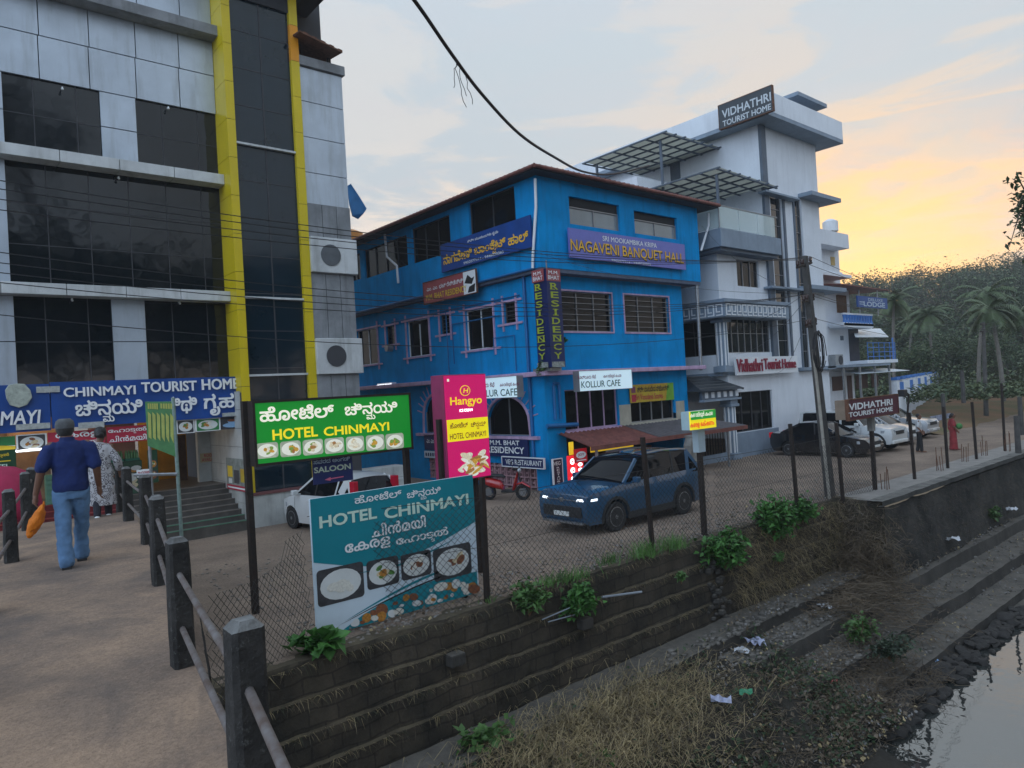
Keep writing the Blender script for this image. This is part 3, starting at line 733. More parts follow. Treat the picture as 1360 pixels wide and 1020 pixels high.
# ground floor front
g1 = rpx('Y', YF, (750, 517), (820, 515), (822, 566), (752, 571)); g2 = rpx('Y', YF, (837, 533), (895, 529), (897, 556), (839, 561))
dr = (X0+.9, X0+3.4, .0, 2.35); sh = (X0+3.8, X1-.5, 0., 2.3)
part('wall', wall_with_holes('Y', YF, X0, X1, -.1, zl-.16, [g1, g2, dr, sh]), blue, BB)
window(BB, 'Y', YF, g1, 4, glass_d, frame=pinkp, sill=pinkp); window(BB, 'Y', YF, g2, 4, glass_d, frame=alu, sill=cream)
for q in (((822, 538), (837, 537), (839, 566), (824, 568)), ((897, 533), (908, 532), (910, 556), (899, 557))):
    h = rpx('Y', YF, *q); part('plaster_patch', MB().box(h[0], h[1], YF-.012, YF+.02, h[2], h[3]), cream, BB)
part('shop_interior', MB().box(X0+.5, X1-.3, YF+2.4, YF+2.5, 0, 3.0).box(X0+.4, X1-.25, YF+.22, YF+2.4, -.05, .06), mat('shop_dark', (.05, .045, .04), .9, var=.4, scale=4), BB)
part('shop_shelf', MB().box(X0+4, X1-.6, YF+1.6, YF+2.1, .06, .9).box(X0+4, X1-.6, YF+1.8, YF+2.2, 1.3, 1.36).box(X0+4, X1-.6, YF+1.8, YF+2.2, 1.8, 1.86), wood, BB)
# ground floor left: arched windows, lattice
a2 = rpx('X', X0, (646, 528), (703, 528), (704, 577), (648, 580)); a1 = rpx('X', X0, (563, 530), (586, 520), (587, 573), (564, 577))
la = [rpx('X', X0, *q) for q in (((570, 607), (590, 605), (590, 634), (571, 636)), ((648, 618), (713, 614), (714, 656), (650, 659)))]
part('wall', wall_with_holes('X', X0, YF+.22, YB, -.1, zl-.16, [a2, (a1[0]-.6, a1[1], a1[2], a1[3])]+la), blue, BB)
a1 = (a1[0]-.6, a1[1], a1[2], a1[3])
for h in (a1, a2):
    wn = window(BB, 'X', X0, h, 2, glass_g if 0 else glass_d, frame=alu, nh=0)
    w_ = (h[1]-h[0])/2; cy, cz_ = (h[0]+h[1])/2, h[3]-min(w_, .95)
    arch = MB(); rr = min(w_, .95)
    n = 14; pts = [(cy+w_*math.cos(math.pi*i/n), cz_+rr*math.sin(math.pi*i/n)) for i in range(n+1)]
    for i in range(n):
        (p, q), (p2, q2) = pts[i], pts[i+1]
        arch.prism([(X0-.01, p, q), (X0-.01, p2, q2), (X0-.01, p2, h[3]+.01), (X0-.01, p, h[3]+.01)], (.16, 0, 0))
    part('arch_filler', arch, blue, wn)
    sr = MB(); sr.tube([(X0-.03, h[1]+.04, h[2])]+[(X0-.03, p*1.0, q+.05) for p, q in pts]+[(X0-.03, h[0]-.04, h[2])], .055, 6)
    for i in range(1, n, 1):
        a = math.pi*i/n; c0 = (cy+(w_+.12)*math.cos(a), cz_+(rr+.12)*math.sin(a)); c1 = (cy+(w_+.5)*math.cos(a), cz_+(rr+.5)*math.sin(a))
        sr.tube([(X0-.02, *c0), (X0-.02, *c1)], .025, 5)
    part('arch_surround', sr, pinkp, wn)
    part('sill', MB().box(X0-.16, X0+.02, h[0]-.5, h[1]+.5, h[2]-.12, h[2]-.003), pinkp, wn)
lat = mat('pink_lattice', (.46, .27, .30), .8, var=.3, scale=8, stain=.35)
for h in la:
    b = MB(); s = .34; y = h[0]
    while y < h[1]-.05:
        z = h[2]
        while z < h[3]-.05:
            y1, z1 = min(y+s, h[1]), min(z+s, h[3])
            b.box(X0+.01, X0+.12, y, y+.05, z, z1).box(X0+.01, X0+.12, y+.05, y1, z, z+.05).box(X0+.015, X0+.12, y+.12, y+.17, z+.05, z1-.05).box(X0+.015, X0+.12, y+.17, y1-.06, z+.15, z+.20)
            z += s
        y += s
    part('lattice', b, lat, BB); part('lattice_backing', MB().box(X0+.16, X0+.2, h[0], h[1], h[2], h[3]), mat('lattice_back', (.20, .12, .13), .9), BB)
# pipes
def pipe(pts, r=.05, m=pipe_b, nm='drain_pipe'): return part(nm, MB().tube(pts, r, 8), m, BB, smooth=50)
zz = lambda px, py, X: PX(px, py, X)
pipe([(XU0-.08, YU-.06, zr-.25), (XU0-.10, YU-.04, zr-1.2), (XU0-.1, YU+.25, zo+.45), (XU0-.1, YU+.3, zo)], .05, white_p)
p = PX(511, 311, XU0-.1); q = PX(514, 341, XU0-.1); r_ = PX(527, 353, XU0-.1); s = PX(529, 376, XU0-.1)
pipe([p, q, r_, s], .055, white_p)
pipe([(X0-.08, YF+.7, zl-3), (X0-.08, YF+.7, zo-.1)], .06); pipe([(XU0-.06, YU+.3, zo+.0), (XU0-.06, YB, zo+.0)], .045)
pipe([(X0-.06, YF+1.0, zo-.75), (X0-.06, YB-4, zo-.75)], .025); pipe([(X0-.06, YF+2.2, zo-1.35), (X0-.06, YF+5.2, zo-1.35), (X0-.06, YF+5.2, zl+.6)], .025)
pipe([(X0-.06, YF+1.4, zl+.1), (X0-.06, YF+1.4, zl+1.4), (X0-.06, YF+2.6, zl+1.4), (X0-.06, YF+2.6, zl+.8)], .02); pipe([(X0-.05, YF+5.6, zl), (X0-.05, YF+5.6, zo-.8)], .025)
for dxp in (.35, .62): pipe([(X0+dxp, YF-.08, zl-.5), (X0+dxp, YF-.08, 2.5)], .05)
pipe([(X0+.35, YF-.08, zl-.45), (X0+.62, YF-.08, zl-.45)], .05); pipe([(X0-.1, YF-.1, 2.3), (X0+1.4, YF-.1, 2.25)], .08)
p = PX(601, 378, XU0-.2)
pipe([(XU0-.5, 25.0, zo-1.1), (XU0-.2, 25.0, zo-1.1)], .07, dark_steel, 'exhaust_vent'); pipe([(X0-.3, 28.2, zo-1.9), (X0, 28.2, zo-1.9)], .16, alu, 'exhaust_vent')
# right hand drain and bracket
pipe([PY(941, 283, YU), PY(941, 300, YU), PY(931, 333, YU)], .05, white_p)
pipe([PY(925, 376, YU+.1), PY(930, 470, YU+.1), PY(931, 492, YU+.1)], .07, steel)
# roof
rf = MB(); ex_ = .55; zA = zr+.06
def sheet(b, P0, P1, Q0, Q1, n, amp=.035, mi=0):
    P0, P1, Q0, Q1 = map(Vector, (P0, P1, Q0, Q1)); vs = []; fs = []
    for i in range(n*4+1):
        t = i/(n*4); o = Vector((0, 0, amp*math.cos(2*math.pi*i/4))); vs += [P0.lerp(P1, t)+o, Q0.lerp(Q1, t)+o]
    for i in range(n*4): fs.append((2*i, 2*i+2, 2*i+3, 2*i+1))
    return b.add(vs, fs, mi)
cx, cy = 21.2, 25
zap = zA+1.55
A = (XU0-ex_, YU-ex_, zA); B = (XU1+ex_+.35, YU-ex_, zA); Cc = (XU1+ex_+.35, YB+.5, zA); D = (XU0-ex_, YB+.5, zA)
T1 = (cx, YU+4.6, zap); T2 = (cx, YB-4.6, zap)
for (a, b2_, c2_, d2_, n) in ((A, B, T1, T1, 40), (D, A, T2, T1, 60), (B, Cc, T1, T2, 60), (Cc, D, T2, T2, 40)): sheet(rf, a, b2_, c2_, d2_, n)
part('roof', rf, roof_r, BB, smooth=60)
ed = MB(); ed.tube([(A[0], A[1], zA-.06), (B[0], B[1], zA-.06)], .07, 8).tube([(A[0], A[1], zA-.06), (D[0], D[1], zA-.06)], .07, 8)
part('gutter', ed, roof_r, BB, smooth=50)
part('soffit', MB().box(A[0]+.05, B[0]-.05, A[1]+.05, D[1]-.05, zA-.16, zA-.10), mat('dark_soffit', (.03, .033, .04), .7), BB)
# awning over the shop front
aw = MB(); pA, pB = PY(742, 575, YF-.02), PY(913, 557, YF-.02); fA, fB = PY(768, 597, YF-1.7), PY(962, 569, YF-1.7)
zb_ = (pA.z+pB.z)/2; zf_ = (fA.z+fB.z)/2
xa0, xm_, xa1 = pA.x-.1, pA.x+3.4, X1+1.6
s1 = MB(); sheet(s1, (xa0, YF-.02, zb_), (xm_, YF-.02, zb_), (xa0-.1, YF-1.7, zf_), (xm_, YF-1.7, zf_), 16)
s1b = MB(); sheet(s1b, (xm_+.01, YF-.02, zb_+.01), (xa1-1.2, YF-.02, zb_+.01), (xm_+.01, YF-1.7, zf_+.01), (xa1, YF-1.7, zf_+.01), 22)
aw_ = part('awning', s1, roof_r, BB, smooth=60)
part('awning_sheet', s1b, mat('grey_sheet', (.12, .11, .115), .6, .2, var=.3, scale=4, stain=.3), aw_, smooth=60)
part('awning_edge', MB().box(xa0-.1, xa1, YF-1.76, YF-1.71, zf_-.12, zf_+.03), roof_r, aw_)
for x in (xa0+.2, xa1-1.4): part('awning_post', MB().box(x, x+.06, YF-1.7, YF-1.62, 0, zf_-.05), steel, aw_)
# upper, further roof behind and the pergola seen over the roof line
p = PY(756, 212, 26); 
# ---- signs on the blue building
def sg(name, label, axis, val, quad, panel, items, th=.06, frame=None, cat='sign', fw=.03, back=None):
    fn = PY if axis == 'Y' else PX
    r_ = thing(name, label, cat, fn(quad[3][0], quad[3][1], val)); b = boardpx(r_, axis, val, quad, th=th, panel=panel, frame=frame, fw=fw)
    for t, q, mm, bo in items: tpx(b, t, q, mm, bold=bo)
    return r_, b
lil = mat('lilac_sign', (.16, .17, .50), .45, var=.08)
r_, b = sg('hall_sign', 'lilac banner with yellow NAGAVENI BANQUET HALL across the blue front', 'Y', YU-.12, ((753.5, 302.5), (908, 325.5), (909, 359), (755.5, 341.5)), lil, [
    ('SRI MOOKAMBIKA KRIPA', ((800, 313), (872, 323.5), (872, 330), (800, 319.5)), white_pr, .015)], cat='sign')
sh_ = tpx(b, 'NAGAVENI BANQUET HALL', ((758, 317.5), (908, 338), (908, 353), (758, 336)), black_pr, bold=.06, name='letter_shadow')
tpx(b, 'NAGAVENI BANQUET HALL', ((757.5, 317), (907.5, 337.5), (907.5, 352), (757.5, 335)), gold_pr, bold=.012, d=.02)
tpx(b, '9902077314 - 9448020383', ((812, 344), (864, 350), (864, 353), (812, 347)), white_pr, bold=.01)
r_, b = sg('hall_sign', 'deep blue banner with yellow Kannada writing on the left flank', 'X', XU0-.12, ((587, 323), (706.5, 288), (707, 329.5), (587.5, 361.5)), blue_pr, [
    ('ಶ್ರೀ ಮೂಕಾಂಬಿಕಾ ಕೃಪಾ', ((621, 318.5), (662, 306), (662, 312), (621, 323.5)), white_pr, .012),
    ('ನಾಗವೇಣಿ', ((589, 338), (627, 327.5), (627, 342), (589, 352)), gold_pr, .035), ('ಬಾಂಕ{ವ}ೆಟ್', ((630, 326), (672, 313.5), (672, 333), (630, 343)), gold_pr, .035), ('ಹಾಲ್', ((675, 313), (702, 304), (702, 319), (675, 327)), gold_pr, .035),
    ('9902077314 - 9448020383', ((616, 348), (669, 332.5), (669, 336), (616, 351.5)), white_pr, .01)])
r_, b = sg('residency_sign', 'red board with yellow M.M. BHAT RESIDENCY leaning off the flank wall', 'X', XU0-.16, ((563.5, 375), (633, 359.5), (634.5, 388.5), (565, 403.5)), mat('rose_sign', (.34, .07, .075), .5, var=.15), [
    ('ಎಂ. ಎಂ. ಭಟ್ ರೆಸಿಡೆನ್ಸಿ', ((567, 381), (615, 369.5), (615, 377), (567, 387)), white_pr, .02),
    ('M.M. BHAT RESIDENCY', ((566, 391), (620, 379.5), (620, 387.5), (566, 399.5)), yellow_pr, .015)], frame=rust)
b.rect(.78, 0, 1, 1, white_pr); b.shape([(.80, .5), (.86, .15), (.93, .35), (.98, .3), (.93, .6)], black_pr, .008); b.shape([(.85, .95), (.88, .7), (.99, .6), (.97, .95)], black_pr, .008)
# two sided vertical corner sign
pr = thing('corner_sign', 'tall two sided dark sign reading M.M. BHAT RESIDENCY downwards at the corner', 'sign', (X0-.4, YF-.6, zl+.1))
for axis, val, quad in (('Y', YF-.75, ((724.5, 358), (741, 356.5), (747, 487), (731, 488))), ('X', None, None)):
    if axis == 'Y':
        b = boardpx(pr, 'Y', val, quad, th=.04); b.W = .66
        top, bot = b.O.z+b.H, b.O.z
    else:
        b = Board(pr, Vector((O1.x-.04, O1.y+.62, bot)), Vector((0, -1, 0)), NX, .60, top-bot, th=.02)
    if axis == 'Y':
        O1 = b.O.copy()
        part('panel', MB().box(O1.x, O1.x+.66, O1.y-.04, O1.y+.62, bot, top), navy_pr, pr)
    b.rect(0, 0, 1, .125, mat('rose_sign', (.34, .07, .075)), .003)
    b.text('M.M.', .15, .02, .85, .055, white_pr, bold=.02); b.text('BHAT', .1, .068, .9, .11, white_pr, bold=.02)
    for i, ch in enumerate('RESIDENCY'):
        v = .145+i*.088; u_ = .42 if ch == 'I' else .22
        t_ = b.text(ch, u_, v, 1-u_, v+.066, mat('olive_letter', (.36, .42, .03), .5, var=.1), bold=.025)
        if ch in 'RIDN':   # slab serifs
            for vv in (v, v+.060): b.rect(.18 if ch != 'I' else .3, vv, .55 if ch in 'RD' else (.82 if ch == 'N' else .7), vv+.007, MATS['olive_letter'], .013, par=t_)
    b.rect(.05, .945, .95, 1, mat('photo_strip', (.30, .32, .30), .5, var=.6, scale=9), .004)
part('post', MB().tube([(O1.x+.35, O1.y+.3, top), (O1.x+.35, O1.y+.3, top+.35)], .03, 6), steel, pr)
part('bracket', MB().box(O1.x+.05, O1.x+.6, O1.y+.1, O1.y+.95, bot-.12, bot-.01), steel, pr)
# lit cafe signs
lite = mat('lit_white_panel', (.62, .80, .88), .5, var=.05, scale=.6, emit=.28)
dkgreen = mat('dark_green_letter', (.02, .10, .09), .5, var=0)
r_, b = sg('cafe_sign', 'white lightbox reading KOLLUR CAFE over the front window', 'Y', YF-.55, ((761.5, 493.5), (831, 491.5), (832, 516.5), (762, 519)), lite, [
    ('ಕೊಲ್ಲೂರು ಕೆಫೆ', ((767, 499), (791, 497), (791, 503), (767, 504.5)), mat('purple_letter', (.20, .05, .10), .5, var=0), .02), ('കൊല്ലൂർ കഫെ', ((801, 497), (825, 495.5), (825, 501.5), (801, 503)), MATS['purple_letter'], .02),
    ('KOLLUR CAFE', ((771.5, 506), (823.5, 504.5), (824, 513), (772, 515)), dkgreen, .014)], th=.28, frame=alu, fw=.015)
r_, b = sg('cafe_sign', 'white lightbox reading KOLLUR CAFE on the flank behind the pink lightbox', 'X', X0-.5, ((610, 504), (693.5, 501), (696, 526), (612, 531)), lite, [
    ('ಕೊಲ್ಲೂರು ಕೆಫೆ', ((628, 509), (657, 508), (657, 515), (628, 516)), MATS['purple_letter'], .02), ('കൊല്ലൂർ കഫെ', ((664, 508), (690, 506.5), (690, 513), (664, 514.5)), MATS['purple_letter'], .02),
    ('KOLLUR CAFE', ((628, 519), (687, 515.5), (687.5, 524.5), (629, 528.5)), dkgreen, .014)], th=.28, frame=alu, fw=.015)
b = None
r_, b = sg('store_banner', 'yellow and green banner of a store beside the cafe window', 'Y', YF-.06, ((835.5, 511), (893.5, 508.5), (894.5, 531), (836.5, 535)), mat('mustard_banner', (.52, .40, .03), .5, var=.2, scale=2, col2=(.42, .22, .02)), [
    ('ಶ್ರೀ ವಾಸುದೇವ ಸ್ಟೋರ್ಸ್', ((846, 513), (888, 511), (888, 519), (846, 520.5)), black_pr, .02), ('Sri Vasudeva Stores', ((844, 523.5), (880, 521.5), (880, 529), (844, 531.5)), red_pr, .015)], th=.03)
b.shape([(.86, 0), (1, 0), (1, 1), (.80, 1)], mat('lime_print', (.16, .40, .04), .5), .003); b.rect(.03, .55, .12, .95, red_pr); b.rect(.03, .1, .12, .45, MATS['purple_letter'])
r_, b = sg('residency_sign', 'navy board reading M.M. BHAT RESIDENCY under the flank window', 'X', X0-.10, ((632, 585), (702, 580), (703, 604), (634, 608)), navy_pr, [
    ('M.M. BHAT', ((651, 585.5), (690, 584), (690, 590), (651, 592)), white_pr, .03), ('RESIDENCY', ((646, 594), (696, 592.5), (697, 601), (648, 603)), white_pr, .035)])
r_, b = sg('restaurant_sign', 'navy board reading VEG RESTAURANT with pale rim near the corner', 'X', X0-.32, ((668.5, 606), (723.5, 610.5), (723.5, 622.5), (669, 617.5)), navy_pr, [
    ('VEG RESTAURANT', ((671.5, 609), (720, 613), (720, 620.5), (672, 615.5)), white_pr, .02)], frame=white_p, fw=.035)
r_, b = sg('residency_sign', 'small navy board with Kannada writing left of the pink lightbox', 'X', X0-.10, ((565, 579), (585, 576), (585.5, 596), (565.5, 599)), navy_pr, [('ಎಂ. ಎಂ. ಭಟ್', ((567, 583), (584, 580.5), (584, 588), (567, 591)), white_pr, .02)])
r_, b = sg('residency_sign', 'narrow pale board beneath the small navy Kannada board', 'X', X0-.10, ((565, 600), (585, 598), (585.5, 607), (565.5, 609)), paleblue_pr, [])
for k in range(6): b.rect(.08+k*.15, .25, .18+k*.15, .75, navy_pr)
# shop front under the awning
glow_r = mat('lit_red_panel', (.75, .02, .03), .5, var=.1, emit=.55); glow_y = mat('lit_yellow_panel', (.85, .55, .02), .5, var=.1, emit=.35)
Yp = YF-.5
vs_ = mat('dark_print', (.03, .02, .05), .5)
r_, b = sg('upright_sign', 'upright dark purple board reading VEG beside the shop entrance', 'Y', Yp-.1, ((733.5, 611), (745, 609), (746, 650), (735, 652)), vs_, [('VEG', ((735, 614), (744, 612), (744, 617), (735, 619)), white_pr, .02), ], frame=white_p)
for i, ch in enumerate('RESTAURANT'): b.text(ch, .33, .24+i*.074, .67, .292+i*.074, white_pr)
for i, (q, lb) in enumerate(((((753, 606), (762, 604), (763, 643), (754, 645)), 'lit red upright board nearest the shop door'), (((763, 613), (772, 611), (773, 634), (764, 636)), 'lit red board behind the square red sign'))):
    r_, b = sg('lit_board', lb, 'Y', Yp-.2-.15*i, q, glow_r, [], th=.1)
    for k in range(3): b.shape(ell(.5, .2+k*.3, .32, .10), tube_on); b.shape(ell(.55, .2+k*.3, .12, .05), glow_r, .006)
r_, b = sg('shop_sign', 'square red sign with white oval reading JOY hanging under the awning', 'Y', Yp-.9, ((762, 596.5), (778, 595), (778, 613), (762, 615)), mat('sign_red', (.50, .01, .02), .45, var=.05, emit=.1), [])
b.shape(ell(.5, .45, .42, .26), white_pr, .004); b.text('JOY', .24, .34, .76, .56, red_pr, bold=.04, d=.008); b.rect(.1, .80, .9, .88, white_pr)
r_, b = sg('shop_banner', 'lit yellow strip banner with red writing below the awning', 'Y', Yp-.75, ((784, 593), (840, 586), (840, 593), (784, 601)), glow_y, [], th=.04)
for k in range(7): b.rect(.1+k*.12, .3, .19+k*.12, .75, red_pr)
r_, b = sg('shop_banner', 'lit yellow upright strip at the left end of the awning', 'Y', Yp-.62, ((755, 587), (760.5, 587), (761, 603), (755.5, 605)), glow_y, [], th=.04)
# ================================================================== white tourist home
wh = mat('white_wall_paint', (.70, .74, .79), .6, var=.08, scale=.8, stain=.28, sstain=(.36, .38, .42), bump=.06)
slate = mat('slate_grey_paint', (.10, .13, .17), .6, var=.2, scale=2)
slate_l = mat('blue_grey_paint', (.22, .28, .35), .6, var=.15, scale=1.5, stain=.3)
YW = 17.9; XW = 27.5; XT0, XT1 = 31.65, 37.3; YWB = 33
VB = thing('tourist_home', 'white stepped tourist home with slate columns, glass strips and rooftop board', 'building', (32, 22, 0))
zw = lambda px, py, Y=YW: PY(px, py, Y).z
zs1 = zw(1000, 497); zs1t = zw(1000, 467); zc0, zc1 = zw(962, 420, YW-.8), zw(962, 401, YW-.8)
zb0, zb1 = zw(958, 327, 17.2), zw(958, 303, 17.2)
zt1 = zw(1013, 168)                       # under the top slab
# ground floor
gw = rpx('Y', YW, (972, 521), (1025, 518), (1028, 569), (976, 574))
part('wall', wall_with_holes('Y', YW, XW+.3, XT1, gw[2]-.02, zs1, [(gw[0], gw[1], gw[2], gw[3])]), wh, VB)
window(VB, 'Y', YW, gw, 4, glass_d, frame=joint)
part('plinth', MB().box(XW+.3, XT0+.1, YW-.06, YW+.2, -.1, gw[2]-.022), slate_l, VB)
part('plinth', MB().box(XT0+.102, XT1, YW, YW+.2, -.1, gw[2]-.022), wh, VB)
part('wall', MB().box(XW+.3, XW+.5, YW+.22, YWB, 2.6, zs1).box(XT1-.2, XT1, YW+.22, YWB, 0, zt1), wh, VB)
part('back_room', MB().box(XW-2.4, XW+.3, YW+5, YW+5.1, 0, 3.6), mat('shop_dark', (.05, .045, .04)), VB)
for x, lb in ((25.9, 0), (26.9, 1)): one('interior_window', MB().box(x-.28, x+.28, YW+4.9, YW+4.95, 2.6, 3.2), mat('lit_yellow_room', (.8, .55, .12), .5, var=.5, scale=3, emit=.25), ('yellow lit pane deep in the porch of the white building, left one', 'yellow lit pane deep in the porch of the white building, right one')[lb], 'window')
# tile roofed porch
px0, px1, py0 = 25.35, 27.95, YW-.15
ze, zf, zr2 = PY(970, 517, py0).z, PY(970, 528, py0).z, PY(948, 500, py0+.7).z
ph = MB(); 
A_, B_, C_, D_ = (px0-.3, py0-.35, ze), (px1+.25, py0-.35, ze), (px1+.25, py0+2.6, ze), (px0-.3, py0+2.6, ze)
T_, U_ = (px0+.2, py0+.75, zr2), (px1-.8, py0+.75, zr2)
tile_d = mat('dark_roof_tile', (.035, .042, .05), .5, var=.4, scale=6)
ph.poly([A_, B_, U_, T_]); ph.poly([B_, C_, U_]); ph.poly([D_, A_, T_]); ph.poly([C_, D_, T_, U_])
pr_ = part('porch_roof', ph, tile_d, VB)
rb = MB()
for k in range(1, 5):
    t = k/5; a = Vector(A_).lerp(Vector(T_), t); b = Vector(B_).lerp(Vector(U_), t); c = Vector(C_).lerp(Vector(U_), t)
    rb.tube([a, b], .028, 5).tube([b, c], .028, 5)
rb.tube([B_, U_], .05, 6); rb.tube([T_, U_], .06, 6)
part('roof_course', rb, mat('dark_tile_edge', (.07, .08, .09), .5), pr_)
fb = MB(); fb2 = MB()
fb.box(px0, px1+.08, py0-.14, py0, zf, ze-.02).box(px1-.02, px1+.10, py0, py0+2.4, zf, ze-.02)
for k in range(6):
    x = px0+.2+k*.46; fb2.box(x, x+.22, py0-.16, py0-.13, zf+.06, ze-.06)
for k in range(5): y = py0+.1+k*.46; fb2.box(px1+.10, px1+.125, y, y+.22, zf+.06, ze-.06)
part('fascia', fb, slate, VB); part('fascia_block', fb2, wh, VB)
part('fascia_edge', MB().box(px0, px1+.2, py0-.25, py0+.02, zf-.09, zf-.003), slate_l, VB)
def column(x, y, z0, z1, r=.26, nm='column'):
    c = MB(); n = 16
    sh = []
    for z in (z0+.28, z1-.3): sh.append([(x+r*(1 if k % 2 else .84)*math.cos(2*math.pi*k/(2*n)), y+r*(1 if k % 2 else .84)*math.sin(2*math.pi*k/(2*n)), z) for k in range(2*n)])
    c.loft(sh)
    o = part(nm, c, slate_l, VB)
    part('column_stripe', MB().join(stripes(x, y, z0+.30, z1-.32, r)), white_p, o)
    part('capital', MB().box(x-r*1.35, x+r*1.35, y-r*1.35, y+r*1.35, z1-.3, z1-.18).box(x-r*1.15, x+r*1.15, y-r*1.15, y+r*1.15, z1-.18, z1).box(x-r*1.3, x+r*1.3, y-r*1.3, y+r*1.3, z0, z0+.28), slate_l, o, bevel=.02)
def stripes(x, y, z0, z1, r):
    b = MB()
    for k in range(8):
        a = 2*math.pi*(k+.5)/8; c, s = math.cos(a), math.sin(a)
        b.tube([(x+c*r*.95, y+s*r*.95, z0), (x+c*r*.95, y+s*r*.95, z1)], .04, 6)
    return b
column(27.72, YW-.02, 0, zf-.1, .24)
zc_lo, zc_hi = zw(963, 496), zw(963, 421)
# first floor: parapet, glass walls behind, corner column, canopy with key pattern
part('floor_slab', MB().box(XW-.1, XT1-.02, YW-.02, YWB-.1, zs1, zs1+.14), slate_l, VB)
w1 = rpx('Y', YW+.05, (969, 420), (1022, 415), (1022, 467), (970, 470))
part('wall', MB().box(XW+.4, XT0, YW+.0, YW+.16, zs1+.142, w1[2]), wh, VB)
part('wall', MB().box(w1[1], XT0, YW+.001, YW+.16, w1[2]+.001, zb0), wh, VB)
window(VB, 'Y', YW, (XW+.42, w1[1]-.002, w1[2]+.002, w1[3]), 7, glass_b, frame=steel, nh=1)
l1 = rpx('X', XW, (906, 437), (957, 427), (958, 469), (907, 477))
part('wall', MB().box(XW-.02, XW+.16, YW+.3, YWB, zs1+.142, l1[2]), wh, VB)
window(VB, 'X', XW, (YW+.3, YW+7.5, l1[2]+.002, l1[3]+.3), 6, glass_d, frame=joint, nh=1)
column(27.52, YW+.02, zs1+.15, zc_hi+.05, .24)
ky = YW-.8; kx = PY(962, 402, ky).x
zck = zc0+(zc1-zc0)*.18
cn = MB().box(kx, XT0+.35, ky, YW+.3, zc0, zc1).box(kx, XW+.4, YW+.3, YW+7, zc0, zc1).box(kx-.08, XT0+.43, ky-.08, YW+.2, zc1, zc1+.16).box(kx-.08, XW+.3, YW+.2, YW+7, zc1, zc1+.16)
cp = part('canopy', cn, slate_l, VB, bevel=.01)
kp = MB(); hk = zc1-zc0-.12
def key(b, f):
    for (a0, a1, c0, c1) in ((0, .36, .0, .05), (0, .05, .05, hk), (.05, .36, hk-.05, hk), (.31, .36, .14, hk-.05), (.14, .31, .14, .19)): f(a0, a1, c0, c1)
x = kx+.08
while x < XT0: key(kp, lambda a0, a1, c0, c1: kp.box(x+a0*.9, x+a1*.9, ky-.03, ky-.002, zc0+.06+c0, zc0+.06+c1)); x += .42
y = ky+.1
while y < YW+6.4: key(kp, lambda a0, a1, c0, c1: kp.box(kx-.03, kx-.002, y+a0*.9, y+a1*.9, zc0+.06+c0, zc0+.06+c1)); y += .42
part('key_pattern', kp, white_p, cp)
# second floor
w2 = rpx('Y', YW, (978.5, 344), (1008, 347), (1008, 382), (979, 380))
part('wall', wall_with_holes('Y', YW, XW, XT0, zc1+.16, zb0, [w2]), wh, VB)
window(VB, 'Y', YW, w2, 3, glass_d, frame=alu)
part('wall', MB().box(XW, XW+.2, YW+.22, YWB, zc1+.16, zb0), wh, VB)
part('balcony_slab', MB().box(26.75, XT0+.1, 17.15, YWB-1, zb0, zb1), slate_l, VB, bevel=.02)
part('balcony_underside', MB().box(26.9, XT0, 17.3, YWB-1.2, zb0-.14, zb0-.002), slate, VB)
gls = mat('rail_glass', (.62, .75, .74), .05, var=0, alpha=.42, ior=1.5)
gt0 = zb1+.06; gt1 = zb1+1.0
gp = MB(); x = 26.9
for k in range(3): gp.box(26.9+k*1.55, 26.9+k*1.55+1.5, 17.28, 17.3, gt0, gt1)
gp.box(26.9, 26.92, 17.32, 21.5, gt0, gt1)
gl_ = part('glass_rail', gp, gls, VB)
part('rail_cap', MB().tube([(26.9, 21.5, gt1+.02), (26.9, 17.29, gt1+.02), (XT0+.1, 17.29, gt1+.02)], .03, 8).tube([(26.9, 17.29, zb1), (26.9, 17.29, gt1)], .03, 6), steel, gl_)
part('back_wall', MB().box(XW+1.5, XT0, YW+5.5, YW+5.7, zb1, zt1-1.3), wh, VB)
# tower
strips = [(X_(1031, 400, YW), X_(1046, 400, YW)), (X_(1062, 400, YW), X_(1072, 400, YW))]
zg_lo, zg_hi = zw(1040, 474), zw(1038, 258)
holes = [(strips[0][0], strips[0][1], zg_lo, zg_hi), (strips[1][0], strips[1][1], zg_lo-.6, zg_hi)]
part('wall', wall_with_holes('Y', YW, XT0, XT1, zs1+.142, zt1, holes), wh, VB)
for h in holes: window(VB, 'Y', YW, h, 1, glass_b, frame=alu, nh=9)
part('pier', MB().box(XT0-.02, XT0+.42, YW-.12, YW+.02, zg_lo, zt1).box(strips[1][0]-.16, strips[1][0]-.02, YW-.06, YW+.02, zg_lo-.6, zg_hi).box(strips[0][1]+.02, strips[0][1]+.2, YW-.06, YW+.02, zg_lo, zg_hi), slate, VB)
part('wall', MB().box(XT0, XT0+.2, YW+.22, YWB, zb1, zt1), wh, VB)
part('pier', MB().box(XT0-.06, XT0+.02, YW+4.6, YW+5.2, zb1, zt1), slate, VB)
for py, xx0, xx1 in ((267, 1060, 1112), (385, 1060, 1112)):
    z = zw(1090, py); part('ledge', MB().box(X_(xx0, py, YW), XT1+1.0, YW-.75, YW, z-.16, z+.05).box(XT1, XT1+1.0, YW, YW+5, z-.16, z+.05), slate_l, VB, bevel=.01)
for py in (262, 383): z = zw(1035, py); part('ledge', MB().box(XT0-.4, strips[1][0]-.2, YW-.45, YW, z-.1, z), slate_l, VB, bevel=.01)
z = zw(1080, 489); part('ledge', MB().box(X_(1060, 490, YW), XT1+.2, YW-.3, YW, z-.1, z+.06), slate_l, VB)
part('top_slab', MB().box(XT0-.8, XT1+1.1, YW-1.0, YWB, zt1, zt1+.2), slate_l, VB, bevel=.01)
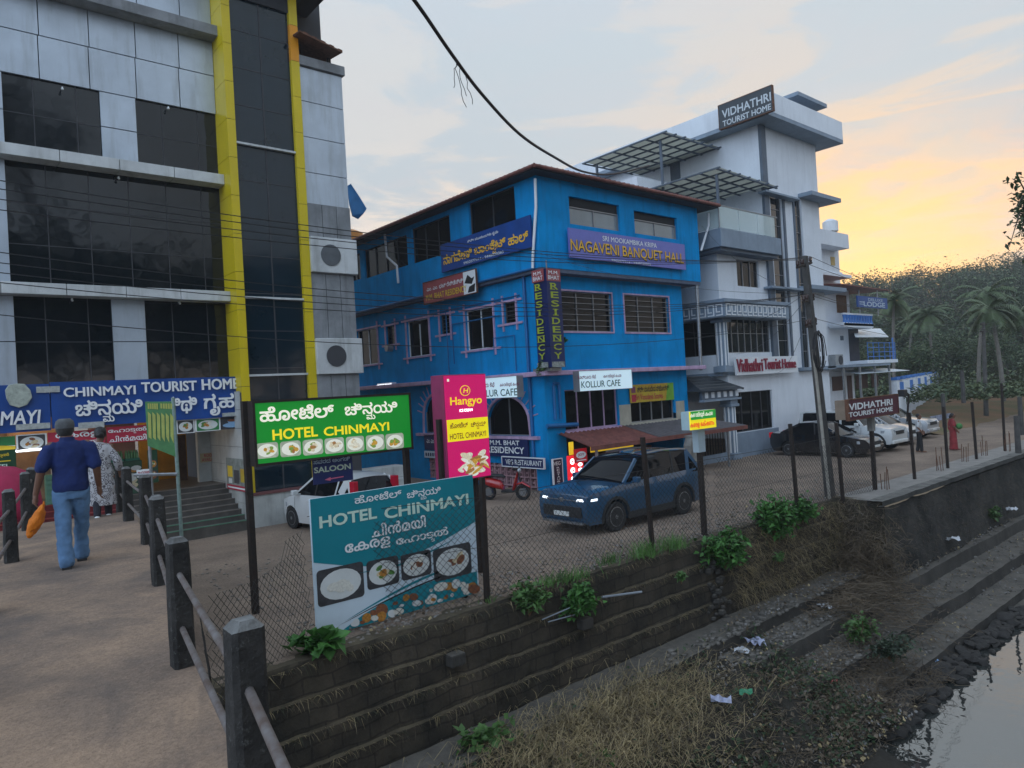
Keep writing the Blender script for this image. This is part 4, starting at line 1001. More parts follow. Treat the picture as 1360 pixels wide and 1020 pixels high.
part('top_parapet', MB().box(XT0-.8, XT1+1.1, YW-1.0, YW-.85, zt1+.2, zt1+1.15).box(XT0-.8, XT0-.65, YW-.85, YWB, zt1+.2, zt1+1.15).box(XT1+.95, XT1+1.1, YW-.85, YWB, zt1+.2, zt1+1.15), wh, VB, bevel=.01)
hz = PY(1067, 124, 17.5).z
part('stair_head', MB().box(35.7, 37.3, 18.25, 22, zt1+.2, hz-.2), wh, VB)
part('stair_head_roof', MB().box(35.0, 38.1, 17.5, 22.6, hz-.2, hz), slate_l, VB, bevel=.01)
part('terrace_parapet', MB().box(26.9, 27.1, 21.6, YWB, zb1, PX(876, 224, 27).z).box(27.1, XT0, 21.6, 21.8, zb1, PX(876, 224, 27).z), wh, VB)
# rooftop pergolas: steel frames under translucent sheets
sheet_m = mat('translucent_sheet', (.50, .52, .44), .5, var=.15, scale=2)
t = sheet_m.node_tree; b_ = t.nodes['Principled BSDF']; tr_ = nd(t, 'ShaderNodeBsdfTranslucent'); tr_.inputs[0].default_value = (.56, .56, .51, 1); ms_ = nd(t, 'ShaderNodeMixShader'); ms_.inputs[0].default_value = .75; t.links.new(b_.outputs[0], ms_.inputs[1]); t.links.new(tr_.outputs[0], ms_.inputs[2]); t.links.new(ms_.outputs[0], t.nodes['Material Output'].inputs['Surface'])
def pergola(x0, x1, y0, y1, z, dz, nx, ny, posts, base):
    P = lambda a, b: Vector((x0+(x1-x0)*a, y0+(y1-y0)*b, z+dz*a))
    sh = part('pergola_sheet', MB().prism([P(0, 0), P(1, 0), P(1, 1), P(0, 1)], (0, 0, .02)), sheet_m, VB)
    f = MB()
    for i in range(nx+1):
        a = i/nx; p, q = P(a, -.03), P(a, 1.03); f.prism([p+Vector((-.045, 0, -.06)), p+Vector((.045, 0, -.06)), q+Vector((.045, 0, -.06)), q+Vector((-.045, 0, -.06))], (0, 0, .055))
    for j in range(ny+1):
        b = j/ny; p, q = P(-.03, b), P(1.03, b); f.prism([p+Vector((0, -.045, -.11)), q+Vector((0, -.045, -.11)), q+Vector((0, .045, -.11)), p+Vector((0, .045, -.11))], (0, 0, .048))
    part('pergola_frame', f, slate, sh)
    c = MB()
    for a, b in posts: p = P(a, b); c.box(p.x-.05, p.x+.05, p.y-.05, p.y+.05, base, p.z-.2)
    part('pergola_post', c, slate, sh)
pergola(27.2, 32.0, 17.4, 21.6, PY(957, 223, 17.4).z, -.15, 6, 5, ((.06, .06), (.06, .95)), zb1)
pergola(27.2, 31.6, 20.1, 25.2, 15.2, .05, 6, 5, ((.08, .1), (.08, .9)), zb1)
# signs of the tourist home
sgray = mat('charcoal_sign', (.035, .045, .055), .5, var=.15)
r_, b = sg('rooftop_sign', 'charcoal rooftop board reading VIDHATHRI TOURIST HOME', 'X', XT0-1.0, ((956.5, 141), (1027, 115), (1028, 148), (958, 172)), sgray, [
    ('VIDHATHRI', ((959, 146.5), (1024, 122), (1024, 134), (959, 157.5)), mat('silver_letter', (.50, .54, .57), .4, .2, var=.1), .03), ('TOURIST HOME', ((960, 160.5), (1024, 137.5), (1024, 145.5), (960, 168.5)), mat('silver_letter', (.5, .54, .57)), .03)], th=.15, frame=rust)
part('leg', MB().box(XT0-1.0, XT0-.9, 17.3, 17.4, zt1+.1, b.O.z).box(XT0-1.0, XT0-.9, 19.2, 19.3, zt1+.1, b.O.z), steel, r_)
mar = mat('maroon_letter', (.26, .02, .045), .45, var=.1)
r_, b = sg('name_sign', 'white board with raised red letters Vidhathri Tourist Home above the car park', 'Y', YW-.24, ((975, 474), (1056, 473.5), (1057, 493), (976, 500)), white_p, [], th=.12)
for t, q in (('Vidhathri', ((977.5, 477), (1012, 476), (1012, 492), (978, 495.5))), ('Tourist', ((1014, 476), (1036, 475.5), (1036, 489.5), (1014, 491.5))), ('Home', ((1038, 476.5), (1056, 476.5), (1056, 488), (1038, 490)))):
    tpx(b, t, q, mar, bold=.02, ext=.05)
# ================================================================== lodge further along
YL = 19.2
LG = thing('lodge_building', 'white lodge with blue trimmed balconies and shade sheets past the tourist home', 'building', (44, 22, .3))
lz = lambda px, py, Y=YL: PY(px, py, Y).z
lx = lambda px, py, Y=YL: PY(px, py, Y).x
xa, xb, xc = lx(1096, 450), lx(1128, 450), lx(1147, 450)
def zlv(y): return lz(1125, y)
part('wall', MB().box(XT1+.8, xb+.3, YL, YL+.25, 0, zlv(385)), wh, LG); part('wall', MB().box(xb+.05, xb+.3, YL+.25, YL+9, 0, zlv(385)), wh, LG)
part('wall', MB().box(xb+.3, xc+1.8, YL+2.0, YL+2.2, 0, zlv(455)), wh, LG)
part('upper_wall', MB().box(XT1+.8, xb-1, YL+1.5, YL+9, zlv(385), zlv(350)), wh, LG)
def fpx(nm, px0, px1, py0, py1, Yq, dep, m_=None):
    z0, z1 = Z_(1105, py1, Yq), Z_(1105, py0, Yq); return part(nm, MB().box(X_(px0, (py0+py1)/2, Yq), X_(px1, (py0+py1)/2, Yq), Yq, Yq+dep, z0, z1), m_ or wh, LG)
fpx('tower_wall', 1085, 1115, 326, 384, YL+1.5, 6); fpx('balcony', 1085, 1127, 307, 326, YL+.6, 7); fpx('balcony', 1085, 1119, 360, 366, YL+.9, 7); fpx('ledge', 1085, 1131, 362, 366, YL+.4, 3)
fpx('window', 1104, 1109, 341, 352, YL+1.46, .1, mat('warm_opening', (.5, .35, .12), .6, var=.2))
tk = PY(1103, 306, YL+2.5); tank = one('water_tank', MB().tube([(tk.x, tk.y, tk.z-.1), (tk.x, tk.y, tk.z+.55), (tk.x, tk.y, tk.z+.72)], [.48, .48, .22], 16), white_p, 'white water tank on top of the far lodge', 'tank', smooth=40)
# red sheet canopy
P = [PY(1098, 382, YL+.5), PY(1185, 385.5, YL-1.5)]
part('sheet_canopy', MB().prism([(xa-.5, YL+2, P[0].z+.25), (P[1].x, YL+2, P[1].z+.15), (P[1].x, YL-1.3, P[1].z), (xa-.5, YL-1.3, P[1].z+.05)], (0, 0, .06)), roof_r, LG)
part('canopy_post', MB().tube([(P[1].x-1.2, YL-1.1, P[1].z), (P[1].x-1.2, YL-1.1, P[1].z-1.5)], .04, 6).tube([(xb-.2, YL-.8, P[1].z), (xb-.2, YL-.8, zlv(420))], .05, 6), steel, LG)
dz0, dz1 = zlv(416), zlv(393)
part('door', MB().box(lx(1111, 405), lx(1124, 405), YL-.03, YL+.05, dz0, dz1), wood, LG)
# balustrades
trimb = mat('blue_trim', (.06, .20, .55), .5, var=.15)
def balus(x0, x1, y0, z0, z1, nm='balcony'):
    o = part(nm, MB().box(x0, x1, y0, YL, z0-.22, z0).box(x0, x1, y0, y0+.12, z1-.1, z1).box(x1-.12, x1, y0+.12, YL, z1-.1, z1), wh, LG)
    n = max(3, int((x1-x0)/.32)); b = MB()
    for i in range(n): x = x0+.15+(x1-x0-.3)*i/(n-1); b.tube([(x, y0+.06, z0), (x, y0+.06, z0+(z1-z0)*.4), (x, y0+.06, z1-.1)], [.10, .06, .10], 6)
    part('baluster', b, trimb, o); return o
b0, b1 = zlv(432), zlv(419)
part('balcony', MB().box(lx(1099, 425), lx(1139, 425), YL-.9, YL, zlv(434)-.05, zlv(431)), wh, LG)
balus(lx(1100, 425), lx(1139, 425), YL-.9, b0, b1)
balus(lx(1139, 425)+.02, lx(1151, 428), YL-.3, b0, b1-.15)
# shade sheet over the mid balcony
q = [PY(1132, 437.5, YL+1.5), PY(1169, 437, YL+1.5), PY(1180, 448, YL-1.2), PY(1136, 448, YL-1.2)]
part('shade_sheet', MB().prism(q, (0, 0, .04)), mat('white_sheet', (.60, .66, .70), .5, var=.1), LG)
m0, m1 = zlv(480), zlv(467)
part('balcony', MB().box(lx(1127, 480), lx(1168, 480), YL-1.1, YL+2, m0-.2, m0), wh, LG)
rl = MB()
x0_, x1_ = lx(1130, 475), lx(1167, 475)
for k in range(4): z = m0+.2+k*.27; rl.tube([(x0_, YL-1.0, z), (x1_, YL-1.0, z)], .02, 5)
for k in range(6): x = x0_+(x1_-x0_)*k/5; rl.tube([(x, YL-1.0, m0), (x, YL-1.0, m0+1.05)], .025, 5)
part('railing', rl, trimb, LG)
part('post', MB().tube([(x1_-.3, YL-1.0, m0), (x1_-.3, YL-1.0, q[2].z)], .05, 6), trimb, LG)
part('door', MB().box(lx(1128, 465), lx(1141, 465), YL-.02, YL+.04, m0, m0+2.2), mat('dark_door', (.035, .04, .06), .5), LG)
part('window', MB().box(lx(1116, 449), lx(1120, 449), YL-.02, YL+.04, lz(1118, 452), lz(1118, 446)), slate, LG)
# lower floor canopy and openings
part('slab', MB().box(X_(1100, 487, YL-1.6), X_(1183, 487, YL-1.6), YL-1.6, YL, Z_(1140, 487, YL-1.6), Z_(1140, 484, YL-1.6)), slate_l, LG)
part('shade_sheet', MB().prism([(lx(1104, 497), YL-.1, lz(1130, 492)), (lx(1172, 494), YL-.1, lz(1130, 492)), (lx(1172, 494), YL-1.6, lz(1130, 497)), (lx(1104, 497), YL-1.6, lz(1130, 497))], (0, 0, .03)), MATS['white_sheet'], LG)
for a, c, n_ in ((1105, 1119, 'window'), (1125, 1131, 'door'), (1137, 1152, 'window'), (1158, 1166, 'window')):
    z0 = lz(1110, 519) if n_ == 'window' else .3
    part(n_, MB().box(lx(a, 510), lx(c, 510), YL-.03, YL+.04, z0, lz(1110, 500)), mat('brown_shutter', (.10, .05, .04), .6, var=.2), LG)
for a in (1121, 1143, 1163, 1182): x = X_(a, 510, YL-1.5); part('post', MB().box(x-.05, x+.05, YL-1.55, YL-1.45, 0, Z_(1140, 487, YL-1.6)), steel, LG)
part('low_wall', MB().box(X_(1105, 535, YL-1.6), X_(1180, 535, YL-1.6), YL-1.65, YL-1.5, 0, 1.0), wh, LG)
ac = thing('air_conditioner', 'grey air conditioner unit on a bracket of the white lodge', 'air conditioner', PY(1112, 484, YL-.3))
p = PY(1113, 478.5, YL-.35); part('case', MB().box(p.x-.5, p.x+.45, YL-.45, YL-.06, p.z-.33, p.z+.33), mat('ac_case', (.33, .34, .34), .5), ac, bevel=.02)
fn = MB(); fn.tube([(p.x+.1, YL-.46, p.z), (p.x+.1, YL-.48, p.z)], .26, 18); part('fan_grille', fn, joint, ac); part('bracket', MB().box(p.x-.4, p.x-.34, YL-.45, YL, p.z-.4, p.z-.335).box(p.x+.3, p.x+.36, YL-.45, YL, p.z-.4, p.z-.335), steel, ac)
r_, b = sg('lodge_sign', 'blue board reading DELUXE LODGE hung under the red sheet canopy', 'Y', YL-1.2, ((1137, 396.5), (1176, 393), (1177, 407.5), (1138, 411)), mat('lodge_blue', (.015, .07, .26), .5, var=.15), [
    ('DELUXE', ((1153, 398), (1172, 395.5), (1172, 399.5), (1153, 401.5)), mat('pale_letter', (.42, .52, .62), .5, var=0), .02), ('LODGE', ((1147, 402.5), (1175, 400), (1175, 406.5), (1147, 409)), mat('pale_letter', (.42, .52, .62)), .045)], th=.08)
b.rect(.05, .5, .2, .58, MATS['pale_letter']); b.rect(.05, .7, .2, .76, MATS['pale_letter'])
# compound wall with blue tips
cw = thing('compound_wall', 'white compound wall with blue topped pillars beyond the parked cars', 'wall', (55, 20.2, .8))
A, B = Vector((45.2, 17.6, 0)), Vector((96, 32.0, 0))
w_ = MB(); n = 16
for i in range(n):
    a = A.lerp(B, i/n); b_ = A.lerp(B, (i+1)/n); w_.prism([(a.x, a.y, -.3), (b_.x, b_.y, -.3), (b_.x, b_.y, 2.0), (a.x, a.y, 2.0)], (.02, .18, 0))
part('wall', w_, wh, cw)
for i in range(n+1):
    a = A.lerp(B, i/n); o = part('pillar', MB().box(a.x-.2, a.x+.2, a.y-.06, a.y+.28, 0, 2.9), wh, cw)
    part('cap', MB().box(a.x-.24, a.x+.24, a.y-.1, a.y+.32, 2.9, 3.08), trimb, o)
    if i < n:
        c = A.lerp(B, (i+.5)/n); part('panel', MB().box(c.x-.5, c.x+.5, c.y-.02, c.y+.2, 2.02, 2.75), trimb if i % 2 == 0 else wh, o)
# ================================================================== roadside: signs, fence, poles
green_lit = mat('lit_green_panel', (.008, .25, .025), .45, var=.05, scale=.8, emit=.30)
def tube_lit(name, col, em, zc, L_):
    return mat(name, col, .45, var=0, emit=em)
cream_lit = mat('lit_cream_letter', (.85, .80, .66), .5, var=0, emit=.42); yel_lit = mat('lit_yellow_letter', (.85, .66, .02), .5, var=0, emit=.42)
LF = [mat('lit_'+a, c, .5, var=.3, scale=30, emit=.35) for a, c in (('rice', (.70, .66, .52)), ('curry', (.55, .30, .04)), ('herb', (.20, .32, .06)), ('roast', (.35, .17, .05)), ('cream', (.66, .58, .40)))]
lit_plate = mat('lit_plate', (.72, .72, .62), .5, var=0, emit=.35); lit_dark = mat('lit_backdrop', (.42, .46, .34), .5, var=.3, scale=6, emit=.3)
YG = 12.45
GS = thing('lit_signboard', 'glowing green lightbox reading HOTEL CHINMAYI on two dark posts', 'sign', PY(336, 812, YG))
b = boardpx(GS, 'Y', YG-.1, ((331, 535.5), (534.5, 525.5), (539, 595), (337, 613.5)), th=.22, panel=green_lit, frame=dark_steel, fw=.045)
for t, q in (('ಹೋಟೆಲ್', ((343, 542), (443, 534), (444, 554), (346, 561))), ('ಚಿನ{ಮ}ಯಿ', ((457, 536), (527, 531.5), (528, 553.5), (458, 560)))): tpx(b, t, q, cream_lit, bold=.035)
for t, q in (('HOTEL', ((361, 571), (421, 565.5), (422, 580), (362, 584.5))), ('CHINMAYI', ((429, 566.5), (516, 561), (517, 572.5), (430, 578.5)))): tpx(b, t, q, yel_lit, bold=.04)
for i, (a, c) in enumerate(((340, 369.5), (372, 399.5), (402, 429), (431, 457), (459.5, 483.5), (486, 510.5), (512, 536))):
    t0 = 589-(a-340)*.072; q = ((a, t0), (c, t0-2), (c, t0+18.5), (a, t0+20.5)); u = uv(b, q)
    b.food(u[0], u[1], u[2], u[3], lit_dark, lit_plate, [LF[(i+j) % 5] for j in range(3)], r=.05, seed=20+i)
pL, pR = PY(334, 600, YG+.02), PY(541, 600, YG+.02)
bt = b.O.z
for x, zt_ in ((b.O.x-.06, b.O.z+b.H+.05), (b.O.x+b.W+.06, b.O.z+b.H)):
    part('post', MB().box(x-.05, x+.05, YG-.06, YG+.06, 0, zt_), dark_steel, GS)
SS = thing('saloon_sign', 'small navy board reading SALOON with a pink arrow under the green lightbox', 'sign', PY(440, 640, YG-.3))
b = boardpx(SS, 'Y', YG-.16, ((414, 605), (466.5, 601), (468, 639), (415.5, 642)), th=.03, panel=navy_pr)
tpx(b, 'ಸವರದ ಅಂಗಡಿ', ((416, 610), (464.5, 606.5), (464.5, 612.5), (416, 615.5)), mat('pale_letter', (.42, .52, .62)), bold=.02)
tpx(b, 'SALOON', ((416.5, 619), (465.5, 617), (465.5, 625), (416.5, 626.5)), mat('pale_green_letter', (.40, .46, .36), .5, var=.05), bold=.05)
b.shape([(.27, .87), (.42, .80), (.42, .84), (.75, .82), (.75, .86), (.42, .88), (.42, .93)], mat('pink_print', (.55, .12, .20), .5, var=0))
part('hanger', MB().box(b.O.x+.15, b.O.x+.19, YG-.14, YG-.1, b.O.z+b.H-.01, bt+.02).box(b.O.x+b.W-.2, b.O.x+b.W-.16, YG-.14, YG-.1, b.O.z+b.H-.01, bt+.02), dark_steel, SS)
# teal hoarding
YP = 10.25
O1 = PY(414.5, 842, YP+.2); TP = thing('hoarding', 'large teal and white printed board HOTEL CHINMAYI leaning on the fence', 'sign', O1)
b = boardpx(TP, 'Y', YP, ((413.5, 657.5), (629, 634), (631, 792), (415.5, 842)), th=.05, panel=paleblue_pr)
tq = [(0, 0), (1, 0), (1, .40)]+[(1-t, .40+(.585-.40)*math.sin(math.pi*.5*min(1, t*1.55))**1.0 if t < .645 else .585-(.585-.455)*((t-.645)/.355)**1.2) for t in [i/20 for i in range(1, 21)]]
b.shape(tq, teal_pr, .003)
tw = MB()
def arc(b, f, w0, m, u0=0, u1=1, n=28, d=.005):
    top = [(u0+(u1-u0)*i/n, f(i/n)) for i in range(n+1)]; bot = [(p[0], p[1]+w0*math.sin(math.pi*i/n)) for i, p in enumerate(top)]
    M_ = MB()
    for i in range(n): M_.poly([b.pt(*bot[i], d), b.pt(*bot[i+1], d), b.pt(*top[i+1], d), b.pt(*top[i], d)])
    part('print', M_, m, b.r)
arc(b, lambda t: .60+.01*math.sin(3*t)-.13*max(0, t-.35)**1.3*1.6 if t < 2 else 0, .016, teal_pr, .2, .9)
arc(b, lambda t: .93-.20*math.sin(math.pi*.5*min(1, t*1.15)), .02, teal_pr, .15, .95)
arc(b, lambda t: .955-.18*math.sin(math.pi*.5*min(1, t*1.15)), .012, black_pr, .1, 1)
for t, q in (('ಹೋಟೆಲ್', ((470, 658), (533, 650), (533, 660), (471, 669))), ('ಚಿನ{ಮ}ಯಿ', ((540, 651), (585, 646), (585, 660), (540, 666)))): tpx(b, t, q, white_pr, bold=.02)
for t, q in (('HOTEL', ((423, 684), (499.5, 675), (500.5, 690.5), (424, 700))), ('CHINMAYI', ((509.5, 671.5), (621.5, 657.5), (622, 672), (510, 687)))):
    tpx(b, t, q, mat('shadow_print', (.01, .07, .09), .5, var=0), bold=.06, d=.006, name='letter_shadow'); tpx(b, t, q, mat('mint_print', (.58, .74, .62), .5, var=0), bold=.05)
for t, q in (('ചിൻമയി', ((493, 695), (565, 685), (565, 702), (493, 712))), ('േകരള', ((457, 722), (518, 712.5), (518, 729), (458, 736))), ('േഹാട{ട}ൽ', ((525, 713), (595, 698.5), (595, 716), (526, 728)))): tpx(b, t, q, white_pr, bold=.035)
for i, (a, c, h) in enumerate(((421, 483, 47), (487, 529.5, 37), (532.5, 572.5, 33), (575.5, 625.5, 42))):
    t0 = 757-(a-421)*.182; u = uv(b, ((a, t0), (c, t0-(c-a)*.175), (c, t0-(c-a)*.175+h), (a, t0+h+2)))
    b.food(u[0], u[1], u[2], u[3], dark_pic, plate_pr, ([FOOD[0], plate_pr], [FOOD[4], FOOD[1], FOOD[2]], [FOOD[0], FOOD[3], plate_pr], [FOOD[4], plate_pr, FOOD[3]])[i], r=.06, seed=40+i)
u = [(.12, 1), (.25, .92), (.45, .84), (.7, .80), (.99, .82), (.99, 1)]
b.shape(u, teal_pr, .0045)
q = random.Random(5); fm = MB(); 
for i in range(34):
    uu = q.uniform(.2, .96); vv = q.uniform(max(.86, 1.02-.22*uu/.7*1.0), .975); a = q.uniform(.015, .05)
    P_ = [b.pt(x, y, .006+.0004*i) for x, y in ell(uu, vv, a, a*.75, 10, q.uniform(0, 90))]
    fm.add(P_[::-1] if (P_[1]-P_[0]).cross(P_[2]-P_[1]).dot(b.en) < 0 else P_, [tuple(range(10))], i % 4)
part('picture', fm, [plate_pr, FOOD[1], FOOD[0], FOOD[3]], b.r)
for uu in (.08, .92): p = b.pt(uu, 1, -.05); part('leg', MB().box(p.x-.03, p.x+.03, YP+.002, YP+.06, -.05, p.z+b.H*.9), dark_steel, TP)
# pink ice cream lightbox
mag = mat('lit_magenta_panel', (.62, .008, .13), .4, var=.05, scale=.7, emit=.34)
YH = 11.3
HB = thing('ice_cream_lightbox', 'tall lit magenta lightbox reading Hangyo behind the teal board', 'sign', PY(592, 640, YH))
b = boardpx(HB, 'Y', YH, ((591.5, 498.5), (646.5, 498), (648.5, 634), (594, 637)), th=.02, panel=mag)
part('case', MB().box(b.O.x-.02, b.O.x+b.W+.02, YH+.001, YH+.42, b.O.z-.02, b.O.z+b.H+.02), mat('magenta_case', (.28, .03, .10), .5, var=.2), HB, bevel=.01)
tpx(b, 'Hangyo', ((597, 528), (639, 525), (640, 539.5), (598, 541)), yel_lit, bold=.03)
tpx(b, 'ICE CREAM', ((610, 543.5), (627, 542.5), (627, 546), (610, 547)), tube_on, bold=.01)
u = uv(b, ((611, 512), (624, 511), (624, 525.5), (611, 526.5)))
cu, cv_ = (u[0]+u[2])/2, (u[1]+u[3])/2
b.shape(ell(cu, cv_, .125, .052, 24), yel_lit, .004); b.shape(ell(cu, cv_, .108, .045, 24), mag, .007)
b.text('H', cu-.055, cv_-.022, cu+.055, cv_+.022, yel_lit, bold=.03, skew=.25)
b.rect(.06, .03, .11, .055, cream_lit)
v0 = uv(b, ((593, 557.5), (647, 554), (648, 581), (594, 588)))
b.rect(0, v0[1], 1, v0[3], mat('lit_yellow_band', (.85, .70, .01), .45, var=0, emit=.4), .004)
for t, q in (('ಹೋಟೆಲ್', ((597, 562), (621, 560), (621, 567.5), (597, 569))), ('ಚಿನ{ಮ}ಯಿ', ((625, 560.5), (644.5, 558.5), (644.5, 568.5), (625, 570.5))), ('HOTEL CHINMAYI', ((597, 576), (645, 572), (645, 580), (597, 583)))): tpx(b, t, q, mat('brown_print', (.20, .04, .03), .5, var=0), bold=.015)
ic = MB(); q = random.Random(3); ms = [LF[4], LF[0], LF[3], LF[1], lit_plate]
for i in range(34):
    a = q.uniform(0, 6.28); r_ = q.uniform(0, 1)**.6; uu = .52+.34*r_*math.cos(a)+.03; vv = .875+.105*r_*math.sin(a)
    if uu > .62: vv -= .03
    P_ = [b.pt(x, y, .004+.0004*i) for x, y in ell(uu, min(vv, .985), q.uniform(.06, .16), q.uniform(.012, .032), 10, q.uniform(-30, 30))]
    ic.add(P_[::-1] if (P_[1]-P_[0]).cross(P_[2]-P_[1]).dot(b.en) < 0 else P_, [tuple(range(10))], i % 5)
part('picture', ic, ms, HB)
part('post', MB().box(b.O.x-.10, b.O.x-.03, YH+.1, YH+.2, 0, b.O.z+1.2).box(b.O.x+b.W-.3, b.O.x+b.W-.23, YH+.1, YH+.2, 0, b.O.z), dark_steel, HB)
# folded green menu banner on two thin posts
YM_ = 14.6
MBn = thing('menu_banner', 'green banner with yellow lettering sagging between two thin posts by the bridge', 'banner', PY(232, 700, YM_))
q4 = [PY(192.5, 533.5, YM_+.3), PY(231, 533, YM_), PY(234, 607, YM_), PY(196, 592, YM_+.3)]
part('panel', MB().prism(q4, (.02, .03, 0)), mat('leaf_green_banner', (.06, .20, .06), .5, var=.3, scale=3), MBn)
lt = MB(); ms = mat('gold_green_print', (.36, .38, .08), .5, var=.2, scale=6)
qq = random.Random(9)
def qp(u, v): return q4[0].lerp(q4[1], u).lerp(q4[3].lerp(q4[2], u), v)-Vector((0, .012, 0))
for (u0_, u1_, v0_, v1_) in ((.08, .45, .04, .16), (.52, .95, .04, .14)):
    for k in range(5):
        a = u0_+(u1_-u0_)*k/5; lt.poly([qp(a, v1_), qp(a+(u1_-u0_)*.15, v1_), qp(a+(u1_-u0_)*.15, v0_), qp(a, v0_)])
for k in range(6):
    a = .05+k*.155; lt.poly([qp(a, .80-.03*k), qp(a+.10, .82-.01*k), qp(a+.13, .28), qp(a+.02, .22)])
part('print', lt, ms, MBn)
for px in (232,): p = PY(px, 560, YM_); part('post', MB().tube([(p.x+.03, YM_+.03, gz(p.x, YM_)), (p.x, YM_+.03, q4[0].z+.05)], .035, 8), mat('pale_green_post', (.22, .30, .27), .5, var=.3, scale=12), MBn)
p = PY(197, 560, YM_+.35); part('post', MB().tube([(p.x, p.y, gz(p.x, p.y)), (p.x, p.y, q4[0].z)], .03, 8), steel, MBn)
part('cross_rail', MB().tube([PY(178, 631, YM_+.4), PY(236, 629.5, YM_)], .03, 6), steel, MBn)
# tourist home post sign, small lit sign, floodlight
VS = thing('post_sign', 'maroon board reading VIDHATHRI TOURIST HOME on a fence side post', 'sign', (21.83, 9.3, 0))
b = boardpx(VS, 'Y', 9.2, ((1122.5, 530), (1188, 526), (1189, 551), (1123.5, 554.5)), th=.10, panel=mat('maroon_sign', (.085, .010, .028), .45, var=.1), frame=rust, fw=.03)
tpx(b, 'VIDHATHRI', ((1126.5, 534.5), (1185, 531), (1185, 540.5), (1126.5, 542.5)), white_pr, bold=.05)
tpx(b, 'TOURIST HOME', ((1126.5, 544.5), (1185, 543), (1185.5, 549.5), (1126.5, 550.5)), white_pr, bold=.045)
part('case', MB().box(b.O.x, b.O.x+b.W+.05, 9.203, 9.5, b.O.z, b.O.z+b.H), mat('sign_case', (.24, .18, .13), .6), VS)
p = PY(1160, 600, 9.25); part('post', MB().box(21.77, 21.87, 9.25, 9.35, 0, b.O.z), dark_steel, VS); part('clamp', MB().box(21.73, 21.91, 9.22, 9.38, b.O.z-.45, b.O.z-.02), concrete, VS)
YK = 9.75
KS = thing('kerb_sign', 'small lit sign, green over yellow Malayalam, on a dark post by the road', 'sign', (13.9, YK, 0))
b = boardpx(KS, 'Y', YK-.1, ((914.5, 547), (948, 543.5), (949.5, 567.5), (916.5, 571)), th=.04, panel=mat('lit_yellow_band', (.85, .70, .01)))
u = uv(b, ((914.5, 556), (948, 553), (948.5, 558), (915, 560))); b.rect(0, 0, 1, .46, mat('lit_leaf_panel', (.02, .30, .04), .5, var=0, emit=.35), .003)
tpx(b, 'കൊല്ലൂർ കഫെ', ((916, 547.5), (946, 545), (946, 553), (916, 556)), cream_lit, bold=.04)
tpx(b, 'കേരള ഭക്ഷണം', ((916, 560), (948, 557.5), (948, 566), (916, 569)), mat('lit_red_letter', (.75, .06, .02), .5, var=0, emit=.3), bold=.05)
part('case', MB().box(b.O.x, b.O.x+b.W, YK-.097, YK+.12, b.O.z, b.O.z+b.H), mat('lightbox_case', (.30, .42, .46), .5, var=.1, emit=.1), KS)
p = PY(932, 600, YK); part('meter_box', MB().box(p.x-.14, p.x+.14, YK-.02, YK+.14, b.O.z-.55, b.O.z-.01), mat('pale_box', (.36, .44, .48), .5, var=.1), KS, bevel=.01)
part('post', MB().box(13.83, 13.93, YK, YK+.1, -.1, b.O.z), dark_steel, KS)
FL = thing('floodlight', 'small black floodlight bent over the top of a fence post', 'lamp', (24.4, 9.3, 1.9))
p = PY(1209, 524, 9.25); q_ = PY(1207, 560, 9.25)
part('arm', MB().tube([(q_.x, 9.3, q_.z), (p.x, 9.3, p.z), (p.x-.2, 9.3, p.z+.05)], .03, 6), dark_steel, FL); h_ = PY(1201, 522, 9.25)
part('lamp_head', MB().box(h_.x-.14, h_.x+.14, 9.2, 9.4, h_.z-.11, h_.z+.11), black_pr, FL, bevel=.02)
# ---- chain link fence on the river wall
FP = [(2.25, 10.55, .3), (3.2, 10.9, .0), (4.42, 12.25, 1.45), None]
wire = mat('fence_wire', (.055, .05, .045), .7, .4, var=.4, scale=20)
CF = thing('chain_link_fence', 'rusty chain link fence on square posts along the river wall', 'fence', (14, 9.7, 0))
posts = [(7.44, 9.75), (11.9, 9.72), (13.98, 9.6), (17.6, 9.5), (19.95, 9.4), (21.75, 9.2), (24.4, 9.15), (27.45, 9.2), (30.4, 9.2), (33.6, 9.15), (37, 9.15)]
tops = [1.98, 2.02, None, 1.95, 1.9, None, 2.1, 2.0, 2.0, 2.0, 2.0]
tp_px = [(640, 634), (822, 585), None, (1021, 567), (1104, 563), None, (1207, 548), (1253, 540), (1290.5, 534), (1330, 509), None]
for (x, y), t, pp in zip(posts, tops, tp_px):
    if t is None: continue
    lean = 0
    if pp: P_ = PY(pp[0], pp[1], y); t = P_.z; lean = max(-.12, min(.12, P_.x-x))
    o = MB(); s = .040; o.prism([(x-s, y-s, -.1), (x+s, y-s, -.1), (x+s, y+s, -.1), (x-s, y+s, -.1)], (lean, 0, t+.1)); part('post', o, dark_steel, CF)
